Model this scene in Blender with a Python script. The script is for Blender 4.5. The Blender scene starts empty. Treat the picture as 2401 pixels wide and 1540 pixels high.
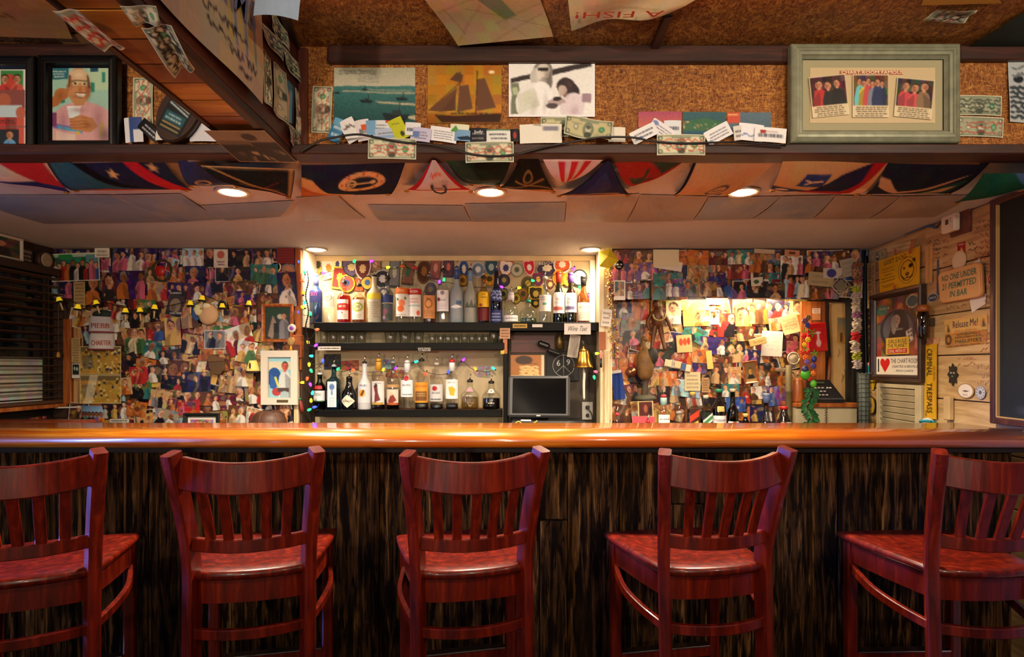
import bpy, math, random
import numpy as np
from mathutils import Vector, Matrix
random.seed(7)
rng = np.random.default_rng(7)
SC = bpy.context.scene
COL = SC.collection
# camera, world, lights, exposure
F, H, HY, CX = 1344.0, 1.32, 860.0, 1200.5          # focal length in pixels, eye height, horizon row, centre column (2401 x 1540)
cam = bpy.data.cameras.new('camera')
cam.sensor_width = 36.0
cam.lens = F / 2401 * 36.0
cam.shift_y = (HY - 770) / 2401
cam.clip_start = 0.05
camo = bpy.data.objects.new('camera', cam)
camo.location = (0, 0, H)
camo.rotation_euler = (math.pi / 2, 0, 0)
COL.objects.link(camo)
SC.camera = camo
SC.view_settings.view_transform = 'Standard'
SC.view_settings.look = 'None'
SC.view_settings.gamma = 1.0
SC.view_settings.use_curve_mapping = False
SC.view_settings.exposure = 0.9
SC.cycles.transparent_max_bounces = 32
W = bpy.data.worlds.new('world')
SC.world = W
W.use_nodes = True
W.node_tree.nodes['Background'].inputs[0].default_value = (1.0, 0.80, 0.62, 1)
W.node_tree.nodes['Background'].inputs[1].default_value = 0.24
def lamp(name, kind, loc, aim, power, col, size=0.1, spot=None, blend=0.6, sy=None):
 d = bpy.data.lights.new(name, kind)
 d.energy = power
 d.color = col
 if kind == 'AREA':
  d.size = size
  if sy:
   d.shape = 'RECTANGLE'
   d.size_y = sy
 else:
  d.shadow_soft_size = size
 if kind == 'SPOT':
  d.spot_size = math.radians(spot)
  d.spot_blend = blend
 o = bpy.data.objects.new(name, d)
 o.location = loc
 o.rotation_euler = (Vector(aim) - Vector(loc)).to_track_quat('-Z', 'Y').to_euler()
 COL.objects.link(o)
 return o
WARM = (1.0, 0.83, 0.62)
lamp('window_daylight', 'AREA', (-3.36, 1.45, 1.25), (0.2, 1.52, 0.72), 15, (0.10, 0.22, 1.0), 0.8, sy=1.1).data.spread = math.radians(22)
ROOM_SPOTS = [((0.55, -0.35, 2.33), (0.9, 1.95, 1.5), 28, 105), ((-1.35, -0.25, 2.33), (-0.7, 2.0, 1.1), 24, 100),
    ((2.0, 0.1, 2.33), (1.5, 2.2, 1.0), 28, 100)]
CEILING_FILLS = [((0.9, -1.3, 1.75), (0.9, 1.75, 2.34), 62, 85), ((-0.9, -1.3, 1.50), (-0.85, 1.5, 2.3), 85, 80)]  # unseen fill spots added behind the camera to brighten ceiling, beam and soffit
for _l, _a, _p, _s in ROOM_SPOTS + CEILING_FILLS:
 lamp('room_and_fill_spot', 'SPOT', _l, _a, _p, WARM, 0.06, spot=_s, blend=0.7)
DOWN = [(545, 448), (1150, 448), (1743, 448)]
# helpers
def hexc(h):
 return np.array([int(h[i:i + 2], 16) / 255 for i in (0, 2, 4)])
def lin(h):
 c = hexc(h)
 return [float(x / 12.92 if x <= 0.04045 else ((x + 0.055) / 1.055) ** 2.4) for x in c] + [1.0]
MC = {}
def mat(col, rough=0.5, metal=0.0, spec=0.5, coat=0.0, emit=0.0, bump=0.0, bscale=60.0, var=0.0, vscale=8.0):
 key = (col, rough, metal, spec, coat, emit, bump, bscale, var, vscale)
 if key in MC:
  return MC[key]
 m = bpy.data.materials.new('paint_' + col)
 m.use_nodes = True
 nt = m.node_tree
 b = nt.nodes['Principled BSDF']
 b.inputs['Base Color'].default_value = lin(col)
 b.inputs['Roughness'].default_value = rough
 b.inputs['Metallic'].default_value = metal
 b.inputs['Specular IOR Level'].default_value = spec
 b.inputs['Coat Weight'].default_value = coat
 b.inputs['Coat Roughness'].default_value = 0.12
 if emit:
  b.inputs['Emission Color'].default_value = lin(col)
  b.inputs['Emission Strength'].default_value = emit
 if bump or var:
  tc = nt.nodes.new('ShaderNodeTexCoord')
  n = nt.nodes.new('ShaderNodeTexNoise')
  n.inputs['Scale'].default_value = bscale if bump else vscale
  n.inputs['Detail'].default_value = 4
  nt.links.new(tc.outputs['Object'], n.inputs['Vector'])
  if bump:
   bp = nt.nodes.new('ShaderNodeBump')
   bp.inputs['Strength'].default_value = bump
   bp.inputs['Distance'].default_value = 0.004
   nt.links.new(n.outputs['Fac'], bp.inputs['Height'])
   nt.links.new(bp.outputs['Normal'], b.inputs['Normal'])
  if var:
   n2 = nt.nodes.new('ShaderNodeTexNoise')
   n2.inputs['Scale'].default_value = vscale
   n2.inputs['Detail'].default_value = 3
   nt.links.new(tc.outputs['Object'], n2.inputs['Vector'])
   hv = nt.nodes.new('ShaderNodeHueSaturation')
   mr = nt.nodes.new('ShaderNodeMapRange')
   mr.inputs['From Min'].default_value = 0.3
   mr.inputs['From Max'].default_value = 0.7
   mr.inputs['To Min'].default_value = 1 - var
   mr.inputs['To Max'].default_value = 1 + var
   nt.links.new(n2.outputs['Fac'], mr.inputs['Value'])
   nt.links.new(mr.outputs['Result'], hv.inputs['Value'])
   hv.inputs['Color'].default_value = lin(col)
   nt.links.new(hv.outputs['Color'], b.inputs['Base Color'])
 MC[key] = m
 return m
def glass(col, dens=0.9, rough=0.02, key=''):
 k = ('glass', col, dens, rough)
 if k in MC:
  return MC[k]
 m = bpy.data.materials.new('glass_' + col)
 m.use_nodes = True
 nt = m.node_tree
 nt.nodes.clear()
 out = nt.nodes.new('ShaderNodeOutputMaterial')
 mix = nt.nodes.new('ShaderNodeMixShader')
 lw = nt.nodes.new('ShaderNodeLayerWeight')
 lw.inputs['Blend'].default_value = 0.5
 pw = nt.nodes.new('ShaderNodeMath')
 pw.operation = 'POWER'
 pw.inputs[1].default_value = 3.5
 nt.links.new(lw.outputs['Facing'], pw.inputs[0])
 fr = nt.nodes.new('ShaderNodeMath')
 fr.operation = 'MULTIPLY_ADD'
 fr.inputs[1].default_value = 0.6
 fr.inputs[2].default_value = 0.09
 nt.links.new(pw.outputs[0], fr.inputs[0])
 tr = nt.nodes.new('ShaderNodeBsdfTransparent')
 c = lin(col)
 tr.inputs['Color'].default_value = [1 - dens * (1 - x) for x in c[:3]] + [1]
 gl = nt.nodes.new('ShaderNodeBsdfGlossy')
 gl.inputs['Roughness'].default_value = rough
 nt.links.new(fr.outputs[0], mix.inputs[0])
 nt.links.new(tr.outputs[0], mix.inputs[1])
 nt.links.new(gl.outputs[0], mix.inputs[2])
 nt.links.new(mix.outputs[0], out.inputs['Surface'])
 MC[k] = m
 return m
def print_mat(rough=0.45, spec=0.4, coat=0.0):
 k = ('print', rough, spec, coat)
 if k in MC:
  return MC[k]
 m = bpy.data.materials.new('printed_paper')
 m.use_nodes = True
 nt = m.node_tree
 b = nt.nodes['Principled BSDF']
 a = nt.nodes.new('ShaderNodeVertexColor')
 a.layer_name = 'Col'
 nt.links.new(a.outputs['Color'], b.inputs['Base Color'])
 b.inputs['Roughness'].default_value = rough
 b.inputs['Specular IOR Level'].default_value = spec
 b.inputs['Coat Weight'].default_value = coat
 b.inputs['Coat Roughness'].default_value = 0.1
 MC[k] = m
 return m
def node_mat(name, rough, build, coat=0.0, spec=0.5):
 """build(nt, bsdf, texcoord) wires colour and bump."""
 m = bpy.data.materials.new(name)
 m.use_nodes = True
 nt = m.node_tree
 b = nt.nodes['Principled BSDF']
 b.inputs['Roughness'].default_value = rough
 b.inputs['Coat Weight'].default_value = coat
 b.inputs['Coat Roughness'].default_value = 0.08
 b.inputs['Specular IOR Level'].default_value = spec
 tc = nt.nodes.new('ShaderNodeTexCoord')
 build(nt, b, tc)
 return m
def ramp(nt, fac, stops):
 r = nt.nodes.new('ShaderNodeValToRGB')
 e = r.color_ramp.elements
 while len(e) < len(stops):
  e.new(0.5)
 for el, (p, c) in zip(e, stops):
  el.position = p
  el.color = lin(c)
 nt.links.new(fac, r.inputs['Fac'])
 return r.outputs['Color']
def noise(nt, vec, scale, detail=5, dist=0.0, st=(1, 1, 1), rough=0.6):
 mp = nt.nodes.new('ShaderNodeMapping')
 mp.inputs['Scale'].default_value = st
 nt.links.new(vec, mp.inputs['Vector'])
 n = nt.nodes.new('ShaderNodeTexNoise')
 n.inputs['Scale'].default_value = scale
 n.inputs['Detail'].default_value = detail
 n.inputs['Distortion'].default_value = dist
 n.inputs['Roughness'].default_value = rough
 nt.links.new(mp.outputs['Vector'], n.inputs['Vector'])
 return n.outputs['Fac']
def bumpit(nt, b, h, strength, dist=0.004):
 bp = nt.nodes.new('ShaderNodeBump')
 bp.inputs['Strength'].default_value = strength
 bp.inputs['Distance'].default_value = dist
 nt.links.new(h, bp.inputs['Height'])
 nt.links.new(bp.outputs['Normal'], b.inputs['Normal'])
def mixc(nt, fac, a, b, mode='MIX'):
 n = nt.nodes.new('ShaderNodeMix')
 n.data_type = 'RGBA'
 n.blend_type = mode
 if isinstance(fac, float):
  n.inputs[0].default_value = fac
 else:
  nt.links.new(fac, n.inputs[0])
 for i, x in ((6, a), (7, b)):
  if isinstance(x, str):
   n.inputs[i].default_value = lin(x)
  else:
   nt.links.new(x, n.inputs[i])
 return n.outputs[2]
def wood(name, stops, axis, rough=0.4, coat=0.0, gs=3.0, stretch=14.0, bump=0.15, perobj=0.0, big=None):
 """grain runs along axis (0, 1 or 2) of the object's own space"""
 def build(nt, b, tc):
  st = [stretch] * 3
  st[axis] = 1.0
  v = tc.outputs['Object']
  if perobj:
   oi = nt.nodes.new('ShaderNodeObjectInfo')
   va = nt.nodes.new('ShaderNodeVectorMath')
   va.operation = 'ADD'
   sc = nt.nodes.new('ShaderNodeVectorMath')
   sc.operation = 'SCALE'
   sc.inputs['Scale'].default_value = perobj
   cmb = nt.nodes.new('ShaderNodeCombineXYZ')
   for i in range(3):
    nt.links.new(oi.outputs['Random'], cmb.inputs[i])
   nt.links.new(cmb.outputs[0], sc.inputs[0])
   nt.links.new(v, va.inputs[0])
   nt.links.new(sc.outputs[0], va.inputs[1])
   v = va.outputs[0]
  f = noise(nt, v, gs, 6, 0.6, st)
  c = ramp(nt, f, stops)
  if big:
   g = noise(nt, v, 1.6, 2, 0.4)
   c = mixc(nt, ramp(nt, g, [(0.40, '000000'), (0.62, 'ffffff')]), c, big)
  nt.links.new(c, b.inputs['Base Color'])
  if bump:
   bumpit(nt, b, f, bump)
 return node_mat(name, rough, build, coat)
class Plane:
 def __init__(s, o, r, u):
  s.o, s.r, s.u = Vector(o), Vector(r).normalized(), Vector(u).normalized()
  s.n = s.r.cross(s.u)
 def hit(s, px, py):
  d = Vector(((px - CX) / F, 1.0, -(py - HY) / F))
  c = Vector((0, 0, H))
  return c + d * ((s.o - c).dot(s.n) / d.dot(s.n))
 def frame(s, c, off=0.0, rot=0.0):
  a = math.radians(rot)
  r = s.r * math.cos(a) + s.u * math.sin(a)
  u = s.u * math.cos(a) - s.r * math.sin(a)
  m = Matrix.Identity(4)
  p = c + s.n * off
  for i in range(3):
   m[i][0], m[i][1], m[i][2], m[i][3] = r[i], u[i], s.n[i], p[i]
  return m
 def at(s, px, py, off=0.0, rot=0.0):
  return s.frame(s.hit(px, py), off, rot)
def front(d):
 return Plane((0, d, 0), (1, 0, 0), (0, 0, 1))
XX = lambda px, d: (px - CX) * d / F
ZZ = lambda py, d: H - (py - HY) * d / F
ZS, ZC = 2.03, 2.40
DL, DA, DR, DF = 3.44, 3.67, 3.62, 1.935          # photo walls, alcove back, recess back, soffit face
WL, AB, HD, RB, SF = front(DL), front(DA), front(DL), front(DR), front(DF)
LW = Plane((-2.75, 0, 0), (0, 1, 0), (0, 0, 1))
RW = Plane((2.15, 3.457, 0), (-0.1, -1.057, 0), (0, 0, 1))
SU = Plane((0, 0, ZS), (1, 0, 0), (0, -1, 0))
CE = Plane((0, 0, ZC), (1, 0, 0), (0, -1, 0))
XB1, XB2, ZB = -0.889, -0.7187, 2.024
BR = Plane((XB2, 0, 0), (0, 1, 0), (0, 0, 1))
BB = Plane((0, 0, ZB), (1, 0, 0), (0, -1, 0))
class MB:
 """collects vertices and faces of one part"""
 def __init__(s):
  s.v, s.f, s.m, s.sm = [], [], [], []
 def add(s, v, f, mi=0, smooth=False):
  o = len(s.v)
  s.v += [tuple(x) for x in v]
  s.f += [tuple(i + o for i in q) for q in f]
  s.m += [mi] * len(f)
  s.sm += [smooth] * len(f)
  return s
 def box(s, x0, y0, z0, x1, y1, z1, b=0.0, mi=0):
  if b <= 0:
   v = [(x, y, z) for z in (z0, z1) for y in (y0, y1) for x in (x0, x1)]
   return s.add(v, [(0, 2, 3, 1), (4, 5, 7, 6), (0, 1, 5, 4), (2, 6, 7, 3), (0, 4, 6, 2), (1, 3, 7, 5)], mi)
  b = min(b, (x1 - x0) * .45, (y1 - y0) * .45, (z1 - z0) * .45)
  lo, hi = (x0, y0, z0), (x1, y1, z1)
  v, ix = [], {}
  for c in range(8):
   sg = [(c >> i) & 1 for i in range(3)]
   for ax in range(3):
    p = [(hi if sg[i] else lo)[i] + (0 if i == ax else (-b if sg[i] else b)) for i in range(3)]
    ix[(c, ax)] = len(v)
    v.append(p)
  f = []
  for ax in range(3):
   for sd in (0, 1):
    a1, a2 = (ax + 1) % 3, (ax + 2) % 3
    q = [ix[((sd << ax) | (i << a1) | (j << a2), ax)] for i, j in ((0, 0), (1, 0), (1, 1), (0, 1))]
    f.append(tuple(q if sd else q[::-1]))
  for ax in range(3):
   a1, a2 = (ax + 1) % 3, (ax + 2) % 3
   for i in (0, 1):
    for j in (0, 1):
     c0 = (i << a1) | (j << a2)
     c1 = c0 | (1 << ax)
     q = [ix[(c0, a1)], ix[(c1, a1)], ix[(c1, a2)], ix[(c0, a2)]]
     f.append(tuple(q if i == j else q[::-1]))
  for c in range(8):
   q = [ix[(c, 0)], ix[(c, 1)], ix[(c, 2)]]
   f.append(tuple(q if bin(c).count('1') % 2 else q[::-1]))
  return s.add(v, f, mi)
 def lathe(s, prof, n=20, mi=0, smooth=True, cx=0, cy=0, axis='z', sq=0.0):
  v, f = [], []
  for r, z in prof:
   for k in range(n):
    a = 2 * math.pi * (k + 0.5) / n
    c, si = math.cos(a), math.sin(a)
    if sq and r > 0.02:
     e = (abs(c) ** sq + abs(si) ** sq) ** (-1 / sq)
     c, si = c * e, si * e
    p = (cx + r * c, cy + r * si, z)
    v.append(p if axis == 'z' else (p[0], z, p[1]) if axis == 'y' else (z, p[0], p[1]))
  m = len(prof)
  for i in range(m - 1):
   for k in range(n):
    q = (i * n + k, i * n + (k + 1) % n, (i + 1) * n + (k + 1) % n, (i + 1) * n + k)
    f.append(q if axis != 'y' else q[::-1])
  if prof[0][0] > 1e-5:
   q = tuple(range(n))
   f.append(q[::-1] if axis != 'y' else q)
  if prof[-1][0] > 1e-5:
   q = tuple((m - 1) * n + k for k in range(n))
   f.append(q if axis != 'y' else q[::-1])
  return s.add(v, f, mi, smooth)
 def ball(s, c, r, n=10, mi=0, sz=(1, 1, 1), rings=6):
  prof = [(max(1e-6, math.sin(math.pi * i / rings)) * r, -math.cos(math.pi * i / rings) * r) for i in range(rings + 1)]
  t = MB().lathe(prof, n)
  return s.add([(c[0] + x * sz[0], c[1] + y * sz[1], c[2] + z * sz[2]) for x, y, z in t.v], t.f, mi, True)
 def tube(s, pts, r, n=6, mi=0, close=False, smooth=True):
  P = [Vector(p) for p in pts]
  m = len(P)
  R = r if isinstance(r, (list, tuple)) else [r] * m
  up = Vector((0, 0, 1))
  t0 = (P[1] - P[0]).normalized()
  if abs(t0.dot(up)) > 0.9:
   up = Vector((1, 0, 0))
  nrm = (up - t0 * up.dot(t0)).normalized()
  v, f = [], []
  for i in range(m):
   t = (P[min(i + 1, m - 1)] - P[max(i - 1, 0)]).normalized()
   nrm = (nrm - t * nrm.dot(t)).normalized()
   b = t.cross(nrm)
   for k in range(n):
    a = 2 * math.pi * k / n
    v.append(P[i] + (nrm * math.cos(a) + b * math.sin(a)) * R[i])
  for i in range(m - 1):
   for k in range(n):
    f.append((i * n + k, i * n + (k + 1) % n, (i + 1) * n + (k + 1) % n, (i + 1) * n + k))
  f.append(tuple(range(n))[::-1])
  f.append(tuple((m - 1) * n + k for k in range(n)))
  return s.add(v, f, mi, smooth)
 def prism(s, poly, z0, z1, mi=0, bev=0.0, smi=None):
  """polygon in x, y extruded along z (z1 is the face towards the viewer on wall frames)"""
  n = len(poly)
  cx = sum(p[0] for p in poly) / n
  cy = sum(p[1] for p in poly) / n
  ins = [(cx + (p[0] - cx) * (1 - bev), cy + (p[1] - cy) * (1 - bev)) for p in poly]
  v = [(p[0], p[1], z0) for p in poly] + [(p[0], p[1], z1 - (z1 - z0) * 0.35 if bev else z1) for p in poly]
  f = [(i, (i + 1) % n, n + (i + 1) % n, n + i) for i in range(n)]
  if bev:
   v += [(p[0], p[1], z1) for p in ins]
   f += [(n + i, n + (i + 1) % n, 2 * n + (i + 1) % n, 2 * n + i) for i in range(n)]
  s.add(v, f, mi if smi is None else smi)
  o = len(s.v) - n
  s.f.append(tuple(o + i for i in range(n)))
  s.m.append(mi)
  s.sm.append(False)
  o2 = len(s.v) - len(v)
  s.f.append(tuple(o2 + n - 1 - i for i in range(n)))
  s.m.append(mi)
  s.sm.append(False)
  return s
 def sweep(s, path, hw, axis_u, hh, mi=0, smooth=False):
  """rectangular section along a path; hw along axis_u, hh along (tangent x axis_u)"""
  P = [Vector(p) for p in path]
  U = Vector(axis_u)
  m = len(P)
  v, f = [], []
  for i in range(m):
   t = (P[min(i + 1, m - 1)] - P[max(i - 1, 0)]).normalized()
   u = (U - t * U.dot(t)).normalized()
   w = t.cross(u)
   a = hw[i] if isinstance(hw, (list, tuple)) else hw
   b = hh[i] if isinstance(hh, (list, tuple)) else hh
   c = min(a, b) * 0.3
   for x, y in ((-a + c, -b), (a - c, -b), (a, -b + c), (a, b - c), (a - c, b), (-a + c, b), (-a, b - c), (-a, -b + c)):
    v.append(P[i] + u * x + w * y)
  for i in range(m - 1):
   for k in range(8):
    f.append((i * 8 + k, i * 8 + (k + 1) % 8, (i + 1) * 8 + (k + 1) % 8, (i + 1) * 8 + k))
  f.append(tuple(range(8))[::-1])
  f.append(tuple((m - 1) * 8 + k for k in range(8)))
  return s.add(v, f, mi, smooth)
 def mesh(s, name, mats):
  me = bpy.data.meshes.new(name)
  me.from_pydata(s.v, [], s.f)
  for m in mats:
   me.materials.append(m)
  if any(s.m):
   me.polygons.foreach_set('material_index', s.m)
  if any(s.sm):
   me.polygons.foreach_set('use_smooth', s.sm)
  me.update()
  return me
 def build(s, name, mats, parent=None, M=None):
  return link(name, s.mesh(name, mats if isinstance(mats, (list, tuple)) else [mats]), parent, M)
def link(name, data, parent=None, M=None):
 o = bpy.data.objects.new(name, data)
 COL.objects.link(o)
 if parent is not None:
  o.parent = parent
 if M is not None:
  if parent is None:
   o.matrix_world = M
  else:
   o.matrix_local = M
 return o
def tag(o, label, cat, group=None):
 o['label'] = label
 o['category'] = cat
 if group:
  o['group'] = group
 return o
def struct(o, kind='structure'):
 o['kind'] = kind
 return o
def thing(name, label, cat, M=None, group=None):
 return tag(link(name, None, None, M), label, cat, group)
T = lambda x, y, z: Matrix.Translation((x, y, z))
def smooth_path(pts, n=6):
 P = [Vector(p) for p in pts]
 out = []
 for i in range(len(P) - 1):
  p0, p1, p2, p3 = P[max(i - 1, 0)], P[i], P[i + 1], P[min(i + 2, len(P) - 1)]
  for k in range(n):
   t = k / n
   out.append(0.5 * ((2 * p1) + (p2 - p0) * t + (2 * p0 - 5 * p1 + 4 * p2 - p3) * t * t + (3 * p1 - p0 - 3 * p2 + p3) * t ** 3))
 out.append(P[-1])
 return out
# printed pictures: small colour rasters carried by the sheet's vertices
class Im:
 S = 3
 def __init__(s, w, h, bg='ffffff'):
  s.w, s.h, s.asp = w, h, w / h
  x = (np.arange(w * s.S) + .5) / (w * s.S)
  y = (np.arange(h * s.S) + .5) / (h * s.S)
  s.X, s.Y = np.meshgrid(x, y)
  s.a = np.ones((h * s.S, w * s.S, 3)) * hexc(bg)
 def put(s, m, c, al=1.0):
  s.a[m] = s.a[m] * (1 - al) + hexc(c) * al
  return s
 def r(s, x0, y0, x1, y1, c, al=1.0):
  return s.put((s.X >= x0) & (s.X <= x1) & (s.Y >= y0) & (s.Y <= y1), c, al)
 def e(s, cx, cy, rx, ry, c, al=1.0):
  return s.put(((s.X - cx) / rx) ** 2 + ((s.Y - cy) / ry) ** 2 <= 1, c, al)
 def b(s, cx, cy, rx, ry, c, al=.6):
  w = (al * np.exp(-1.6 * (((s.X - cx) / rx) ** 2 + ((s.Y - cy) / ry) ** 2)))[..., None]
  s.a = s.a * (1 - w) + hexc(c) * w
  return s
 def ring(s, cx, cy, rx, ry, t, c):
  q = ((s.X - cx) / rx) ** 2 + ((s.Y - cy) / ry) ** 2
  return s.put((q <= 1) & (q >= (1 - t) ** 2), c)
 def p(s, pts, c, al=1.0):
  m = np.zeros(s.X.shape, bool)
  n = len(pts)
  for i in range(n):
   (x0, y0), (x1, y1) = pts[i], pts[(i + 1) % n]
   if y0 == y1:
    continue
   k = ((s.Y < y0) != (s.Y < y1)) & (s.X < (x1 - x0) * (s.Y - y0) / (y1 - y0) + x0)
   m ^= k
  return s.put(m, c, al)
 def l(s, x0, y0, x1, y1, w, c, al=1.0):
  dx, dy = (x1 - x0) * s.asp, y1 - y0
  L = dx * dx + dy * dy + 1e-12
  t = np.clip((((s.X - x0) * s.asp) * dx + (s.Y - y0) * dy) / L, 0, 1)
  d = np.hypot((s.X - x0) * s.asp - t * dx, (s.Y - y0) - t * dy)
  return s.put(d <= w, c, al)
 def g(s, c0, c1, y0=0.0, y1=1.0):
  t = np.clip((s.Y - y0) / (y1 - y0), 0, 1)[..., None]
  m = (s.Y >= y0) & (s.Y <= y1)
  s.a[m] = (hexc(c0) * (1 - t) + hexc(c1) * t)[m]
  return s
 def lines(s, x0, y0, x1, y1, n, c, w=0.25, rag=0.3):
  """rows of small writing"""
  for i in range(n):
   y = y0 + (y1 - y0) * (i + .5) / n
   h = (y1 - y0) / n * w
   x = x0 + rag * (x1 - x0) * random.random() * .5
   e = x1 - rag * (x1 - x0) * random.random() * .5
   while x < e:
    q = x + (x1 - x0) * random.uniform(.05, .16)
    s.r(x, y - h, min(q, e), y + h, c, .85)
    x = q + (x1 - x0) * .025
  return s
 def scribble(s, x0, y0, x1, y1, n, c, w=0.02):
  for i in range(n):
   y = y0 + (y1 - y0) * (i + .5) / n
   h = (y1 - y0) / n * .38
   x = x0
   py = y
   while x < x1:
    q = x + (x1 - x0) * random.uniform(.02, .08)
    ny = y + random.uniform(-h, h)
    if random.random() < .85:
     s.l(x, py, q, ny, w, c)
    x, py = q, ny
  return s
 def person(s, cx, top, hr, shirt, skin='c98f6c', hair='3a2417', wide=2.1, hat=None):
  """head radius hr in units of picture height; the head's top at row top"""
  rx = hr * .78 / s.asp
  cy = top + hr
  s.e(cx, cy + hr * 3.6, rx * wide, hr * 2.5, shirt)
  s.r(cx - rx * wide, cy + hr * 3.6, cx + rx * wide, 1, shirt)
  sd = random.choice((-1, 1))
  s.p([(cx, cy + hr * 1.6), (cx + sd * rx * wide, cy + hr * 3.2), (cx + sd * rx * wide, 1), (cx + sd * rx * .3, 1)], '1a1414', .28)
  s.r(cx - rx * .45, cy + hr * .5, cx + rx * .45, cy + hr * 1.4, skin)
  s.e(cx, cy - hr * .15, rx * 1.15, hr * 1.1, hat or hair)
  s.e(cx, cy + hr * .12, rx, hr * .95, skin)
  s.e(cx + sd * rx * .45, cy + hr * .25, rx * .55, hr * .75, '5a2c18', .3)
  if hr * s.h > 3.5:
   for d in (-.38, .38):
    s.e(cx + d * rx, cy - hr * .05, rx * .14, hr * .1, '2a1a12')
   s.l(cx - rx * .35, cy + hr * .5, cx + rx * .35, cy + hr * .5, hr * .07, '8a3a30')
  return s
 def speck(s, amt=0.06, big=0.0):
  s.a += rng.normal(0, amt, s.a.shape[:2])[..., None]
  if big:
   q = rng.normal(0, big, (6, 8, 3))
   yy = (s.Y * 5.99).astype(int)
   xx = (s.X * 7.99).astype(int)
   s.a += q[yy, xx]
  return s
 def border(s, t, c, bottom=None):
  tx = t / s.asp
  b = bottom or t
  return s.put((s.X < tx) | (s.X > 1 - tx) | (s.Y < t) | (s.Y > 1 - b), c)
 def warp(s, amt=.03, f=4):
  """bend the picture a little so that drawn shapes lose their geometry"""
  ph = rng.uniform(0, 6.28, 8)
  dx = amt * (np.sin(s.Y * 6.28 * f * .5 + ph[0]) + .6 * np.sin(s.X * 6.28 * f + ph[1]) + .5 * np.sin((s.X + s.Y) * 6.28 * f * 1.4 + ph[2]))
  dy = amt * (np.sin(s.X * 6.28 * f * .5 + ph[3]) + .6 * np.sin(s.Y * 6.28 * f + ph[4]) + .5 * np.sin((s.X - s.Y) * 6.28 * f * 1.4 + ph[5]))
  H_, W_ = s.X.shape
  xi = np.clip(((s.X + dx) * W_).astype(int), 0, W_ - 1)
  yi = np.clip(((s.Y + dy) * H_).astype(int), 0, H_ - 1)
  s.a = s.a[yi, xi]
  return s
 def out(s):
  a = s.a.reshape(s.h, s.S, s.w, s.S, 3).mean((1, 3))
  return np.clip(a, 0.0, 1.0)
def grid_mesh(name, P, img, material):
 """P: (h, w, 3) positions, row 0 at the top; img: (h, w, 3) sRGB"""
 h, w = P.shape[:2]
 me = bpy.data.meshes.new(name)
 idx = np.arange(h * w).reshape(h, w)
 q = np.stack([idx[:-1, :-1], idx[1:, :-1], idx[1:, 1:], idx[:-1, 1:]], -1).reshape(-1, 4)
 me.vertices.add(h * w)
 me.vertices.foreach_set('co', P.reshape(-1).astype(np.float32))
 nf = len(q)
 me.loops.add(nf * 4)
 me.loops.foreach_set('vertex_index', q.reshape(-1).astype(np.int32))
 me.polygons.add(nf)
 me.polygons.foreach_set('loop_start', np.arange(0, nf * 4, 4, dtype=np.int32))
 me.polygons.foreach_set('use_smooth', np.ones(nf, bool))
 ca = me.color_attributes.new('Col', 'BYTE_COLOR', 'POINT')
 c = np.concatenate([img.reshape(-1, 3), np.ones((h * w, 1))], 1).astype(np.float32)
 ca.data.foreach_set('color_srgb', c.reshape(-1))
 me.materials.append(material)
 me.update(calc_edges=True)
 me.validate()
 return me
def bilinear(c, h, w):
 """c: four local corners TL, TR, BR, BL (x, y)"""
 u = np.linspace(0, 1, w)[None, :, None]
 v = np.linspace(0, 1, h)[:, None, None]
 tl, tr, br, bl = [np.array(x, float)[None, None] for x in c]
 p = (tl * (1 - u) + tr * u) * (1 - v) + (bl * (1 - u) + br * u) * v
 return np.concatenate([p, np.zeros((h, w, 1))], -1), u[..., 0] + 0 * v[..., 0], v[..., 0] + 0 * u[..., 0]
def curl_of(kind, U, V, amt):
 if kind == 'bow':
  return amt * (1 - (2 * U - 1) ** 2)
 if kind == 'corner':
  return amt * np.clip(U + V - 1.35, 0, 1) ** 2 * 4
 if kind == 'edge':
  return amt * np.clip(V - .55, 0, 1) ** 2 * 5
 if kind == 'wave':
  return amt * (.5 + .5 * np.sin(U * 7 + V * 2)) * np.clip(V + .3, 0, 1)
 if kind == 'sag':
  return amt * np.sin(np.pi * np.clip(V, 0, 1)) * (.75 + .25 * np.sin(U * 5))
 return 0 * U
def sheet(pl, corners, img, name, label=None, cat=None, group=None, off=0.003, material=None, curl=None, amt=0.004, parent=None, cut=None):
 """a flat or curling sheet of paper or cloth lying on a plane; corners are TL, TR, BR, BL"""
 if isinstance(img, Im):
  img = img.out()
 hits = [pl.hit(*c) for c in corners]
 c = sum(hits, Vector()) / 4
 loc = [((p - c).dot(pl.r), (p - c).dot(pl.u)) for p in hits]
 return sheet_local(pl.frame(c, off), loc, img, name, label, cat, group, material, curl, amt, parent)
def sheet_local(M, loc, img, name, label=None, cat=None, group=None, material=None, curl=None, amt=0.004, parent=None):
 if isinstance(img, Im):
  img = img.out()
 h, w = img.shape[:2]
 P, U, V = bilinear(loc, h, w)
 if curl:
  P[..., 2] = curl_of(curl, U, V, amt)
 me = grid_mesh(name, P, img, material or print_mat())
 o = link(name, me, parent, M)
 if label:
  tag(o, label, cat, group)
 return o
def rc(x0, y0, x1, y1, rot=0.0):
 """rotated pixel rectangle -> corners TL, TR, BR, BL (rot counter-clockwise as seen)"""
 cx, cy = (x0 + x1) / 2, (y0 + y1) / 2
 a = math.radians(rot)
 out = []
 for x, y in ((x0, y0), (x1, y0), (x1, y1), (x0, y1)):
  dx, dy = x - cx, y - cy
  out.append((cx + dx * math.cos(a) + dy * math.sin(a), cy - dx * math.sin(a) + dy * math.cos(a)))
 return out
def hw_rect(w, h):
 return [(-w / 2, h / 2), (w / 2, h / 2), (w / 2, -h / 2), (-w / 2, -h / 2)]
TXT = {}
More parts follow.
